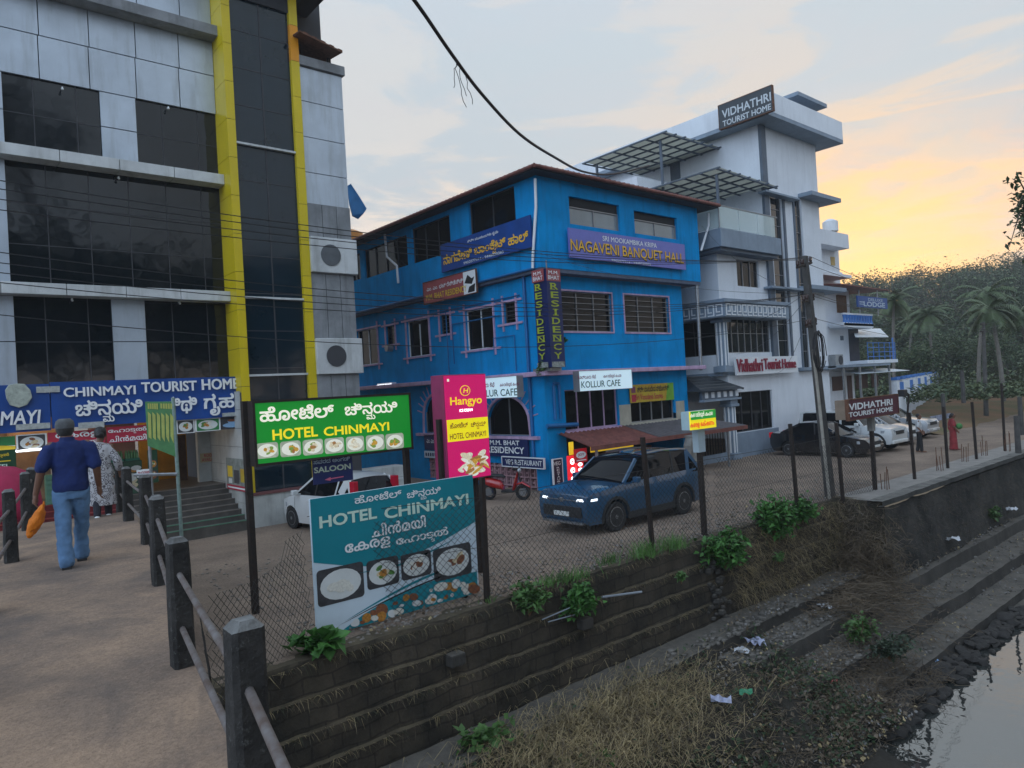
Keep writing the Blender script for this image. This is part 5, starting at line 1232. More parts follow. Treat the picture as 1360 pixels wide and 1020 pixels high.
def mesh_panel(a, b, za0, za1, zb0_, zb1_, s=.085, r=.0042, sag=0., keep=None):
    """diagonal woven wires between two posts"""
    a, b = Vector((*a, 0)), Vector((*b, 0)); W = (b-a).length; d = (b-a)/W; nrm = Vector((-d.y, d.x, 0)); m_ = MB()
    lo = lambda u: za0+(zb0_-za0)*u/W+.05*math.sin(u*2.1+a.x); hi = lambda u: za1+(zb1_-za1)*u/W-sag*math.sin(math.pi*u/W)+.02*math.sin(u*3.7)
    bul = lambda u, v: .05*math.sin(u*1.9+v*2.2)
    Hm = max(za1-za0, zb1_-zb0_)+.2; st = s*1.4142
    for sg_ in (1, -1):
        k = -Hm
        while k < W+Hm:
            pts = []; n = max(4, int(Hm/.22))
            run = []
            for i in range(n+1):
                v = Hm*i/n; u = k+sg_*v if sg_ > 0 else k-v+0
                if 0 <= u <= W:
                    z = lo(u)+v
                    if z <= hi(u) and (keep is None or keep(u, z)): run.append(a+d*u+nrm*(bul(u, v)+.003*sg_)+Vector((0, 0, z))); continue
                if len(run) > 1: m_.tube(run, r, 3, cap=False)
                run = []
            if len(run) > 1: m_.tube(run, r, 3, cap=False)
            k += st
    return m_
prev = (4.6, 12.3)
pm = MB()
segs = [((4.62, 10.5), (7.44, 9.75), 0, 1.85, 0, 1.8), ((7.44, 9.75), (11.9, 9.72), 0, 1.8, 0, 1.75), ((11.9, 9.72), (13.98, 9.6), 0, 1.75, 0, 1.75), ((13.98, 9.6), (17.6, 9.5), 0, 1.75, 0, 1.75), ((17.6, 9.5), (19.95, 9.4), 0, 1.75, 0, 1.8), ((19.95, 9.4), (21.75, 9.2), 0, 1.8, .05, 1.2)]
for sgm in segs: part('mesh_panel', mesh_panel(*sgm), wire, CF)
part('mesh_panel', mesh_panel((2.62, 9.0), (4.62, 10.5), -.05, 1.5, 0, 1.85, sag=.25), wire, CF)
part('mesh_panel', mesh_panel((1.75, 6.3), (2.62, 9.0), .0, .9, -.05, 1.5, sag=.1), wire, CF)
part('stay_wire', MB().tube([(4.62, 10.5, 1.84), (7.44, 9.75, 1.8), (11.9, 9.72, 1.76), (17.6, 9.5, 1.76), (19.95, 9.4, 1.8)], .006, 4).tube([(4.62, 10.5, .95), (7.44, 9.75, .95), (13.98, 9.6, .9), (19.95, 9.4, .9)], .005, 4), wire, CF)
# the left steel post of the lit sign also carries the mesh; rebar stubs on the concrete wall
for i, px in enumerate((1179, 1251, 1284, 1310, 1341)):
    p = PZ(px, (651, 626, 614, 606, 600)[i], .02); m_ = MB()
    for k in range(4): x, y = p.x+(k % 2)*.18-.05, p.y+(k//2)*.14; m_.tube([(x, y, -.05), (x+rnd.uniform(-.06, .06), y+rnd.uniform(-.05, .05), rnd.uniform(.5, .85))], .012, 5)
    one('rebar_stub', m_, rust, ('cluster of rusty bars on the river wall beside the maroon sign post', 'cluster of rusty bars sticking from the wall between middle posts', 'cluster of short rusty bars on the river wall left of a bent bar', 'bent rusty bars on the river wall nearer the far end', 'cluster of rusty bars at the right end of the river wall')[i], 'rebar', 'rebar stubs on the concrete wall')
# ---- utility pole and wires
UPl = thing('utility_pole', 'leaning concrete utility pole with crossarms and tangled cable before the cars', 'utility pole', (20.15, 9.75, 0))
pb, ptp = Vector((20.15, 9.85, -.1)), PY(1068, 340, 9.95)
rr = MB(); 
def polebox(b, p, q, w0, d0, w1, d1):
    return b.add([p+Vector((-w0, -d0, 0)), p+Vector((w0, -d0, 0)), p+Vector((w0, d0, 0)), p+Vector((-w0, d0, 0)), q+Vector((-w1, -d1, 0)), q+Vector((w1, -d1, 0)), q+Vector((w1, d1, 0)), q+Vector((-w1, d1, 0))], [(3, 2, 1, 0), (4, 5, 6, 7), (0, 1, 5, 4), (1, 2, 6, 5), (2, 3, 7, 6), (3, 0, 4, 7)])
polec = mat('dark_pole_concrete', (.085, .08, .075), .9, var=.4, scale=3, bump=.3)
part('pole', polebox(MB(), pb, ptp, .128, .11, .08, .08), polec, UPl, bevel=.015)
off = Vector((-.26, -.10, 0)); b_ = MB(); b_.tube([pb+off, pb.lerp(ptp, .62)+off], .045, 8)
part('conduit', b_, mat('pale_conduit', (.36, .33, .28), .6, var=.3), UPl)
arms = []
for t, w_, tilt in ((.965, .75, .20), (.82, .62, .14), (.72, .60, .12)):
    c = pb.lerp(ptp, t); a = c+Vector((-w_, -.15, -tilt*w_)); e = c+Vector((w_*.75, .1, tilt*w_*.75)); arms.append((a, e))
    o = part('crossarm', MB().tube([a, e], .045, 6), dark_steel, UPl)
    ins = MB()
    for f in (0.04, .35, .68, .96): q = a.lerp(e, f); ins.tube([q, q+Vector((0, 0, .07)), q+Vector((0, 0, .16)), q+Vector((0, 0, .19))], [.02, .05, .05, .02], 8)
    part('insulator', ins, mat('brown_insulator', (.06, .035, .03), .25), o)
cb = MB(); q = random.Random(4); c = pb.lerp(ptp, .66)+Vector((-.2, -.2, 0))
for k in range(7):
    r_ = q.uniform(.15, .35); pts = [c+Vector((r_*math.cos(t)+q.uniform(-.03, .03), -.05*k*.3, -.35+.55*math.sin(t)+q.uniform(-.05, .05))) for t in [i*.5+k for i in range(13)]]; cb.tube(pts, .012, 5)
part('cable_coil', cb, black_pr, UPl)
wirem = mat('black_wire', (.02, .02, .022), .5, var=0)
def sagline(a, b, sag, n=24):
    a, b = Vector(a), Vector(b); return [a.lerp(b, i/n)-Vector((0, 0, sag*4*(i/n)*(1-i/n))) for i in range(n+1)]
ends = []
for (a, e) in arms:
    for f in (.04, .35, .68, .96): ends.append(a.lerp(e, f)+Vector((0, 0, .19)))
left_px = [252, 262, 276, 290, 301, 314, 326, 338, 350]
wl = ['topmost of the power lines across the silver hotel', 'thin power line just below the topmost one', 'power line over the wide glazed storey, upper', 'power line over the wide glazed storey, middle', 'power line over the wide glazed storey, lower', 'power line crossing the low pale ledge, upper', 'power line crossing the low pale ledge, lower', 'power line over the darkest lower windows', 'lowest power line, nearly touching the blue board']
for i, (py, lb) in enumerate(zip(left_px, wl)):
    Pq = PY(0, py, 10.6+.08*i); S = Pq+(Pq-ends[i])*.5; S.z = Pq.z+1.0
    pts = sagline(ends[i], S, .75+.07*i); one('power_line', MB().tube(pts, .008, 4), wirem, lb, 'wire', 'power lines along the road')
for i in range(5):
    a = ends[(0, 3, 5, 7, 10)[i]]; e = Vector((66, 16+i*.25, 8.2-i*.45))
    one('power_line', MB().tube(sagline(a, e, .9), .008, 4), wirem, ('highest wire running from the pole to the far hills', 'second wire running from the pole to the far hills', 'middle wire running from the pole to the far pole', 'fourth wire running from the pole to the far pole', 'lowest wire running from the pole to the far pole')[i], 'wire', 'power lines towards the hills')
for i, (px, py, Yq) in enumerate(((908, 440, 17.2), (932, 300, 17.6), (975, 470, 17.6), (700, 330, 17.5), (1028, 495, 17.7))):
    one('service_wire', MB().tube(sagline(ends[4+i], PY(px, py, Yq), .45), .006, 4), wirem, ('thin wire from the pole to the right flank of the blue building', 'thin wire from the pole up to the red roof corner', 'thin wire from the pole to the white name board', 'thin wire from the pole across the blue front to its corner', 'thin wire from the pole to the wall under the name board')[i], 'wire', 'house service wires')
# thick cable sagging in from above with loose strands
pts = [PY(535, -20, 9.0), PY(563, 18, 9.4), PY(600, 72, 9.9), PY(640, 125, 10.6), PY(690, 178, 11.8), PY(735, 208, 13.2), PY(775, 228, 15), PY(815, 231, 17.0), PY(862, 220, 19)]
sm = []
for i in range(len(pts)-1):
    p0, p1, p2, p3 = pts[max(i-1, 0)], pts[i], pts[i+1], pts[min(i+2, len(pts)-1)]
    for k in range(6):
        t = k/6; sm.append(.5*((2*p1)+(p2-p0)*t+(2*p0-5*p1+4*p2-p3)*t*t+(3*p1-p0-3*p2+p3)*t**3))
sm.append(pts[-1])
TCb = thing('thick_cable', 'thick black cable sagging across the sky with loose strands', 'cable', pts[2])
part('cable', MB().tube(sm, .033, 8), mat('cable_rubber', (.04, .028, .025), .6, var=.3), TCb, smooth=60)
st_ = MB(); q = random.Random(2)
for (px, py), L_ in (((603, 77), 9), ((606, 82), 6), ((611, 90), 5), ((618, 100), 5)):
    p = PY(px, py, 9.95); pts2 = [p]
    for k in range(L_): pts2.append(pts2[-1]+Vector((q.uniform(-.06, .07), 0, -q.uniform(.06, .12))))
    st_.tube(pts2, .006, 4)
part('strand', st_, wirem, TCb)
# far pole by the field
FPo = thing('utility_pole', 'slim far utility pole with short crossarms before the palms', 'utility pole', PY(1310, 560, 15.5))
p = PY(1310, 566, 15.5); t = PY(1306, 428, 15.5); part('pole', MB().tube([p-Vector((0, 0, .4)), t], [.16, .10], 8), polec, FPo)
for k, f in enumerate((.98, .91)): c = p.lerp(t, f); part('crossarm', MB().box(c.x-.55, c.x+.55, c.y-.05, c.y+.05, c.z-.05, c.z+.05), dark_steel, FPo)
# ================================================================== river bank
moss = mat('mossy_masonry', (.085, .066, .046), .97, scale=1.3, col2=(.020, .018, .013), bump=.9, bscale=14, stain=.45, sstain=(.055, .046, .028))
courses(moss, 0, .46, .215, .5); pale_tops(moss, (.12, .095, .058))
ghat = mat('river_step_concrete', (.080, .072, .062), .95, scale=1.1, col2=(.034, .031, .027), bump=.6, bscale=18, stain=.35, sstain=(.012, .012, .011))
pale_tops(ghat, (.135, .12, .10), .6, .9)  # step tops lightened in the colour itself, in place of light from above
dkwall = mat('stained_concrete_wall', (.070, .064, .056), .95, scale=.9, col2=(.014, .014, .013), bump=.5, stain=.75, sstain=(.012, .013, .015))
def nz(x, y, z, s, a): return a*noise.noise(Vector((x*s, y*s, z*s)))
def surf(prof, x0, x1, dx_, amp, s=1.2, yoff=None, seed=0, zf=.6):
    """rough sheet: profile of (y,z) points swept along X"""
    b = MB(); n = int((x1-x0)/dx_); P = []
    for (ya, za), (yb, zb_2) in zip(prof[:-1], prof[1:]):
        k = max(1, int(math.hypot(yb-ya, zb_2-za)/.11)); P += [(ya+(yb-ya)*i/k, za+(zb_2-za)*i/k) for i in range(k)]
    P.append(prof[-1]); m_ = len(P)
    for i in range(n+1):
        x = x0+(x1-x0)*i/n; o = yoff(x) if yoff else 0
        for y, z in P:
            d = nz(x, y+seed, z, s, amp)+nz(x, y+seed, z, s*4, amp*.5)
            b.v.append((x+nz(x, z, y, 3, amp*.4), y+o+d, z+nz(x+9, y, z, s*2, amp*zf)))
    for i in range(n):
        for j in range(m_-1): b.f.append((i*m_+j, (i+1)*m_+j, (i+1)*m_+j+1, i*m_+j+1)); b.m.append(0)
    return b
wx = lambda x: 0
prof = [(10.3, -.06), (9.95, 0), (9.62, 0), (9.58, -.06)]
y, z = 9.56, -.06
for k in range(5):
    prof += [(y-.02, z-.41), (y-.065, z-.44)]; y -= .065; z -= .44
prof += [(y-.02, -2.5)]
prof = prof[::-1]
RW = thing('retaining_wall', 'dark mossy stepped stone wall holding up the road above the river', 'wall', (11, 9.5, -2.3))
part('masonry', surf(prof, 1.6, 19.95, .085, .055, 1.6, zf=.25), moss, RW, smooth=32)
gap = MB(); q = random.Random(8)
for i in range(44):   # loose block hole at the break in the wall
    x = 13.6+q.gauss(0, .2); z_k = -.35-q.uniform(0, 1.5); s = q.uniform(.04, .11)
    gap.sphere((x, 9.54+.15*z_k+q.uniform(-.03, .08), z_k), (s*1.2, s, s*.8), seg=6, rings=4)
part('loose_stone', gap, ghat, RW)
blk = MB()
for x, z_k in ((6.35, -.72), (9.3, -.9)): blk.box(x, x+.28, 9.32, 9.6, z_k, z_k+.2)
part('projecting_block', blk, ghat, RW, bevel=.03)
CW = thing('river_wall', 'stained concrete river wall with a pale coping at the right', 'wall', (30, 8.5, -2))
courses(dkwall, 0, .5, .3, .35)
part('wall', surf([(8.02, -2.4), (8.22, -1.3), (8.36, -.16)], 19.9, 60, .14, .07), dkwall, CW, smooth=40)
ew = surf([(8.0, -2.4), (8.22, -1.3), (8.34, .02), (8.7, .05)], 0, 1.7, .14, .09); ew.v = [(19.75+.25*(0)+(y-8.2)*.5+.16, 8.3+x, z) for x, y, z in ew.v]
part('end_wall', ew, moss, CW)
cpg = surf([(8.66, -.1), (8.66, .055), (8.27, .05), (8.27, -.09), (8.4, -.09)], 19.8, 60, .15, .025); part('coping', cpg, pale_tops(mat('old_coping', (.075, .072, .066), .95, scale=2, col2=(.03, .03, .028), bump=.5, stain=.5), (.20, .19, .17)), CW)
struct('pavement', MB().box(20.05, 60, 8.5, 9.72, -.12, .035), mat('pale_pavement', (.27, .25, .225), .9, var=.25, scale=2, bump=.2))
struct('river_bank', surf([(5.0, -3.6), (5.55, -3.25), (5.95, -3.12), (6.2, -3.05), (6.22, -2.82), (6.92, -2.78), (6.95, -2.47), (7.82, -2.43), (7.86, -2.08), (8.5, -2.02), (9.4, -2.0)], -2, 62, .09, .03, 1.0, yoff=lambda x: nz(x, 3, 0, .35, .05)), ghat, smooth=28)
struct('river_terrace', surf([(8.55, -2.2), (8.56, -1.78), (9.3, -1.74)], -2, 62, .12, .04, 1.1), ghat, smooth=28)
# rubble and soil apron at the near left of the bank
struct('soil_bank', surf([(3.2, -3.5), (4.6, -3.1), (6.0, -2.75), (7.4, -2.2), (8.4, -1.98), (9.5, -1.9)], -2, 12.4, .12, .16, .9, yoff=lambda x: .25*math.sin(x)), mat('dark_soil', (.045, .038, .028), .97, scale=1.5, col2=(.014, .013, .010), bump=.8, bscale=12), smooth=1)
wm = mat('river_water', (.035, .038, .035), .02, var=0, ior=2.9); t = wm.node_tree; b_ = t.nodes['Principled BSDF']
bm_ = nd(t, 'ShaderNodeBump'); bm_.inputs['Strength'].default_value = .05; bm_.inputs['Distance'].default_value = .1
t.links.new(noi(t, nd(t, 'ShaderNodeTexCoord').outputs['Object'], 1.6, 3), bm_.inputs['Height']); t.links.new(bm_.outputs[0], b_.inputs['Normal'])
struct('river', MB().poly([(-60, -14, -3.1), (160, -14, -3.1), (160, 6.3, -3.1), (-60, 6.3, -3.1)]), wm)
struct('river_bed', MB().box(-60, 160, -16, 8, -4.4, -4.0), moss)
struct('far_bank', MB().prism([(-60, -13, -4), (160, -13, -4), (160, -15, 1.0), (-60, -15, 1.0)], (0, -.6, 0)).box(-60, 160, -90, -15.3, -.2, 1.0), mat('bank_soil', (.10, .085, .06), .95, var=.4, scale=.6))
# field soil past the car park
struct('soil_mound', surf([(13.0, -.25), (14.4, .12), (16.2, .42), (20, .62), (40, 1.1), (90, 3.0)], 41, 150, 1.0, .16, .3, yoff=lambda x: .06*(x-41)), mat('red_soil', (.24, .12, .065), .95, scale=.22, col2=(.10, .11, .045), bump=.5, bscale=6), smooth=1)
# river stones: individual
stone_m = mat('river_stone', (.040, .036, .032), .8, var=.4, scale=3, bump=.4)
def stone_mesh(seed):
    bm = bmesh.new(); bmesh.ops.create_icosphere(bm, subdivisions=2, radius=1); q = random.Random(seed); o = Vector((q.random()*9, q.random()*9, 0))
    for v in bm.verts: v.co *= 1+.55*noise.noise(v.co*1.6+o); v.co.z *= .55
    b = MB(); b.add([v.co[:] for v in bm.verts], [tuple(v.index for v in f.verts) for f in bm.faces]); bm.free(); return b
base_st = [part('river_stone', stone_mesh(s), stone_m, None, smooth=50) for s in range(5)]
q = random.Random(12); k = 0
spots = []
for i in range(200):
    x = 13+9.5*q.random()**1.0; y = 6.08-.5*q.random()**1.3+.01*(x-13); s = q.uniform(.05, .14)*(1.5 if q.random() < .12 else 1)
    spots.append((x, y, s))
for i, (x, y, s) in enumerate(spots):
    o = base_st[i % 5] if i < 5 else base_st[i % 5].copy()
    if i >= 5: COL.objects.link(o)
    o.location = (x, y, -3.13+s*.35+max(0, y-5.4)*.14); o.scale = (s*1.3, s, s*1.1); o.rotation_euler = (q.uniform(-.3, .3), q.uniform(-.3, .3), q.uniform(0, 6.28))
    tag(o, 'dark wet stone lying in the strip of stones at the water edge', 'stone', 'stones at the water edge')
# ---- bridge railings
rp = mat('railing_post_concrete', (.050, .046, .042), .95, var=0, scale=5, col2=(.016, .015, .014), bump=.8, bscale=30, stain=.5, sstain=(.013, .013, .012))
pale_tops(rp, (.26, .26, .25), .25, .8)
t = rp.node_tree; b_ = t.nodes['Principled BSDF']; src = b_.inputs['Base Color'].links[0].from_socket; t.links.new(mix(t, ramp(t, noi(t, nd(t, 'ShaderNodeTexCoord').outputs['Object'], 26, 8, .8), [(.57, 0), (.66, .7)]), src, (.15, .15, .14)), b_.inputs['Base Color'])
pm_ = mat('railing_pipe', (.20, .185, .18), .6, .3, var=.4, scale=10, col2=(.10, .065, .05))
def railpost(x, y, h=.86, w=.075, z=1.92, lean=0):
    b = MB(); n = 9; q = random.Random(int(x*100+y*10))
    rings = []
    for i in range(n+1):
        f = i/n; z_k = z-.1+(h+.1)*f; ww = w*(1-.10*f)
        if i == n: ww *= .55; z_k -= .0
        if i == n-1: z_k = z+h-.03; ww *= .96
        rings.append([(x+lean*f+ww*a*(1+nz(x+a, y+c, z_k, 5, .10)), y+ww*1.05*c*(1+nz(x+a, y+c, z_k, 6, .10)), z_k+(nz(a, c, x, 3, .015) if i > n-2 else 0)) for a, c in ((-1, -.7), (-.7, -1), (.7, -1), (1, -.7), (1, .7), (.7, 1), (-.7, 1), (-1, .7))])
    return b.loft(rings)
def railing(label, pts, name='bridge_railing', heights=(.62, .27)):
    r_ = thing(name, label, 'railing', (*pts[len(pts)//2], 1.92))
    for i, (x, y) in enumerate(pts): part('post', railpost(x, y, .86+.02*math.sin(i*2.1), .071), rp, r_, smooth=35)
    for h in heights:
        for (a, b) in zip(pts[:-1], pts[1:]): part('pipe', MB().tube([(a[0], a[1], 1.92+h+.015*math.sin(a[1])), ((a[0]+b[0])/2, (a[1]+b[1])/2, 1.92+h-.012), (b[0], b[1], 1.92+h+.015*math.sin(b[1]))], .019, 8, cap=False), pm_, r_, smooth=60)
    return r_
railing('right hand bridge railing of mossy concrete posts and two pipes, nearest the camera', [(.50, .6), (.935, 2.75), (1.315, 5.05), (1.80, 7.55), (2.26, 10.0), (2.55, 12.4), (2.75, 13.9)])
railing('left hand bridge railing of dark concrete posts behind the man', [(-.35, 3.0), (.02, 5.4), (.42, 7.75), (.86, 10.3), (1.30, 13.0), (1.55, 14.6)])
# bits of bent rod and wire behind the railing
for i, pts in enumerate(([PZ(246, 745, .9), PZ(255, 738, 1.2)], [PZ(352, 957, -.7), PZ(400, 945, -.6)])):
    pass
# ================================================================== plants
def leafmat(name, c): return mat(name, c, .55, var=.55, scale=2.5)
leaf_a = leafmat('bush_leaf', (.055, .165, .028)); leaf_b = leafmat('weed_leaf', (.080, .17, .040)); leaf_d = leafmat('grass_blade', (.09, .20, .04)); dry = leafmat('dry_grass', (.34, .26, .13)); dryd = leafmat('dead_vine', (.13, .095, .06))
def leafblade(b, p, d, up, L_, W_, mi=0):
    s = d.cross(up); s = s.normalized()*W_ if s.length > 1e-4 else Vector((W_, 0, 0)); m_ = p+d*L_*.45+up*L_*.10
    b.add([p, m_+s, p+d*L_-up*L_*.12, m_-s], [(0, 1, 2, 3)], mi)
def bush(label, c, rx, rz, n, lf, L_=.13, name='bush', grp='bushes on the river wall', seed=0, droop=0., cat='plant', wid=.32):
    q = random.Random(seed); b = MB(); st = MB(); c = Vector(c)
    for i in range(max(6, n//28)):
        a = q.uniform(0, 6.28); r_ = q.uniform(.2, .95); e = c+Vector((rx*r_*math.cos(a), rx*.8*r_*math.sin(a), rz*q.uniform(.3, 1)*(1-.3*r_)-droop*r_)); mid = c.lerp(e, .5)+Vector((0, 0, rz*.15))
        st.tube([c-Vector((0, 0, .08)), mid, e], .008, 4, cap=False)
        for k in range(28):
            t = q.uniform(.25, 1.05); p = c.lerp(mid, t*2) if t < .5 else mid.lerp(e, t*2-1)
            p = p+Vector((q.gauss(0, rx*.13), q.gauss(0, rx*.13), q.gauss(0, rz*.10)))
            d = Vector((q.gauss(0, 1), q.gauss(0, 1), q.gauss(.1, .6))).normalized(); u = Vector((q.gauss(0, .4), q.gauss(0, .4), 1)).normalized()
            leafblade(b, p, d, u, L_*q.uniform(.6, 1.3), L_*wid*q.uniform(.7, 1.2))
    r_ = thing(name, label, cat, c, grp); part('leaves', b, lf, r_); part('stem', st, MATS['brown_wood'], r_); return r_
def wp(px, py, Y=9.5): return PY(px, py, Y)
bush('big rounded leafy bush on the wall under the leaning pole, left one', wp(1030, 712, 9.35), .66, 1.0, 1700, leaf_a, .15, seed=1)
bush('smaller bush on the wall top right beside the big rounded one', wp(1066, 690, 9.4), .50, .62, 800, leaf_a, .14, seed=2)
bush('broad leafy bush hanging over the broken corner of the wall', wp(965, 752, 9.25), .66, .85, 1600, leaf_a, .15, seed=3)
bush('upright weed bush on the wall edge right of the teal board', wp(703, 812, 9.45), .36, .60, 620, leaf_b, .12, seed=4)
bush('dark vine bush drooping down the wall face below the grass', wp(772, 810, 9.3), .45, .6, 850, leaf_a, .13, seed=5, droop=.35)
bush('big leafed weed at the foot of the teal board', wp(418, 868, 9.75), .36, .32, 170, leaf_a, .20, seed=6, wid=.5)
bush('small weed sprouting from the wall face by the loose stones', wp(905, 770, 9.15), .14, .18, 60, leaf_b, .09, seed=7)
bush('small pale weed on the wall below the big bush', wp(1034, 745, 9.1), .16, .2, 60, leaf_b, .10, seed=8)
bush('bright green weed clump on the river steps', PZ(1145, 852, -2.44), .42, .62, 700, leaf_b, .12, seed=9, grp='weeds on the river steps')
bush('dull olive bush spreading beside the bright weed on the steps', PZ(1182, 872, -2.44), .62, .50, 600, leafmat('olive_leaf', (.035, .055, .028)), .11, seed=10, grp='weeds on the river steps')
bush('small green weed far along the upper step at right', PZ(1322, 690, -1.76), .42, .45, 160, leaf_b, .14, seed=11, grp='weeds on the river steps')
bush('broad leafed weed in the bottom left corner of the bank', PZ(640, 1000, -1.9), .50, .52, 210, leaf_b, .16, seed=12, wid=.45, grp='weeds at the wall foot')
bush('pale leafed weed at the foot of the wall beside dry grass', PZ(700, 1010, -2.1), .46, .42, 200, leafmat('pale_weed', (.10, .15, .06)), .13, seed=13, wid=.4, grp='weeds at the wall foot')
bush('dark weed at the very bottom of the bank under dry grass', PZ(800, 1035, -2.3), .6, .42, 280, leaf_a, .12, seed=14, grp='weeds at the wall foot')
bush('green creeper growing from the ledge below the corner sign', Vector((X0-.35, YF-.35, zl+.02)), .32, .5, 220, leaf_b, .12, seed=15, droop=.5, grp='plants growing on the blue building')
bush('small fern growing from the blue wall right of the corner sign', PY(748, 455, YF-.05), .14, .2, 60, leaf_a, .10, seed=16, grp='plants growing on the blue building')
# grass tufts on the wall edge, hanging growth on the courses, dry heap: nobody could count the blades
def blades(b, q, c, n, rad, h, sp=.35, w_=.007, mi=0, fall=0):
    for i in range(n):
        p = Vector(c)+Vector((q.gauss(0, rad), q.gauss(0, rad*.6), 0)); d = Vector((q.gauss(0, sp), q.gauss(0, sp)-fall, 1 if fall == 0 else q.uniform(-.9, .4))).normalized(); L_ = h*q.uniform(.5, 1.2)
        s = Vector((q.gauss(0, 1), q.gauss(0, 1), 0)).normalized()*w_; m_ = p+d*L_*.6; e = p+d*L_+Vector((q.gauss(0, .1)*L_, q.gauss(0, .1)*L_, -L_*.18))
        b.add([p-s, p+s, m_+s*.7, e, m_-s*.7], [(0, 1, 2, 4), (4, 2, 3)], mi)
q = random.Random(31); gt_ = MB()
for (px, py, n, rd, h) in ((858, 738, 190, .20, .42), (895, 728, 150, .17, .38), (808, 748, 80, .16, .28), (760, 770, 120, .25, .28), (735, 775, 90, .18, .26), (650, 800, 14, .10, .15)):
    blades(gt_, q, wp(px, py, 9.55), n, rd, h, .4)
struct('wall_grass', gt_, leaf_d, kind='stuff')
hg = MB()
for i in range(9000):
    x = q.uniform(1.8, 19.8); k = q.randrange(6); yk = 9.56-.065*k; zk = -.06-.44*k
    if x > 13.9 and q.random() < .0: continue
    blades(hg, q, (x, yk+.02, zk+.01), 1, .02, .17 if x < 14 else .24, .5, .004, q.randrange(3), fall=.7)
for i in range(4200):
    x = q.uniform(14.2, 20.2); z_k = -q.uniform(.05, 1.9); blades(hg, q, (x, 9.52+z_k*.15, z_k), 1, .05, .35, .6, .004, q.choice((0, 1, 1)), fall=.6)
for i in range(1500):
    x = 19.75+q.uniform(-.15, .35); y = q.uniform(8.2, 9.8); z_k = -q.uniform(.0, 2.2); blades(hg, q, (x-.05, y, z_k), 1, .05, .40, .7, .004, q.choice((0, 0, 1, 2)), fall=.3)
for i in range(5200):
    x = q.uniform(19.8, 34); k = q.random(); blades(hg, q, (x, 8.36-.34*k, -.16-2.2*k), 1, .03, .16, .5, .004, q.choice((0, 0, 2)), fall=.7)
struct('wall_moss_growth', hg, [dryd, dry, leafmat('moss_blade', (.05, .055, .025))], kind='stuff')
dg = MB()
for i in range(7500):
    x = 8.2+q.gauss(0, .95)*1.5; y = 7.9+q.gauss(0, .55); z_k = -1.85-max(0, 8.2-y)*.32
    p = Vector((x, y, z_k+abs(q.gauss(0, .10)))); a = q.uniform(0, 6.28) if q.random() < .4 else q.gauss(-.6, .9); d = Vector((math.cos(a), math.sin(a)*.8-.25, q.gauss(.10, .40))).normalized(); L_ = q.uniform(.15, .6)
    s = d.cross(Vector((0, 0, 1))).normalized()*.0038; e = p+d*L_-Vector((0, 0, L_*.25)); m_ = p+d*L_*.5+Vector((0, 0, .07)); dg.add([p-s, p+s, m_+s, e, m_-s], [(0, 1, 2, 4), (4, 2, 3)], q.choice((0, 0, 0, 1)))
struct('dry_grass_heap', dg, [dry, dryd], kind='stuff')
wd = MB()
for i in range(11000):   # low weeds that cover the soil at the wall foot
    x = q.uniform(4.2, 13.6); y = q.uniform(5.5, 8.9)
    if noise.noise(Vector((x*.9, y*.9, 2))) < -.22: continue
    z_k = -1.98-max(0, 8.4-y)*.31
    d = Vector((q.gauss(0, 1), q.gauss(0, 1), q.uniform(.1, .9))).normalized(); leafblade(wd, Vector((x, y, z_k+abs(q.gauss(0, .12)))), d, Vector((q.gauss(0, .4), q.gauss(0, .4), 1)).normalized(), q.uniform(.05, .14), q.uniform(.012, .04), q.choice((0, 0, 1, 2)))
struct('ground_weeds', wd, [leafmat('low_weed', (.030, .060, .020)), leafmat('olive_weed', (.05, .06, .025)), dryd], kind='stuff')
vn = MB()
for i in range(1500):   # tangle of dead vines over the steps
    x = 17.6+q.gauss(0, .55)+q.uniform(-1.3, 1.2); y = 8.3+q.gauss(0, .75); z_k = -2.0-max(0, 7.9-y)*.40+abs(q.gauss(0, .16))
    p = Vector((x, y, z_k)); pts = [p]
    for k in range(3): pts.append(pts[-1]+Vector((q.gauss(.02, .14), q.gauss(-.05, .14), q.gauss(-.02, .06))))
    vn.tube(pts, .006, 3, cap=False)
for i in range(1300):
    x = 19.5+q.gauss(0, .35); y = 8.7+q.gauss(0, .45); z_k = -2.0+abs(q.gauss(0, .75)); pts = [Vector((x-.1, y, min(z_k, .05)))]
    for k in range(3): pts.append(pts[-1]+Vector((q.gauss(-.03, .12), q.gauss(-.03, .12), q.gauss(-.06, .10))))
    vn.tube(pts, .006, 3, cap=False)
struct('vine_tangle', vn, dryd, kind='stuff')
vb = MB()
for i in range(1900):
    x = q.uniform(9.8, 16.5); y = q.uniform(5.7, 7.6); pts = [Vector((x, y, (-1.95-max(0, 8.4-y)*.31) if x < 12.4 else -2.78+(y-6.3)*.3))]
    for k in range(3): pts.append(pts[-1]+Vector((q.gauss(0, .12), q.gauss(0, .12), q.gauss(.03, .07))))
    vb.tube(pts, .005, 3, cap=False)
struct('twig_litter', vb, dryd, kind='stuff')
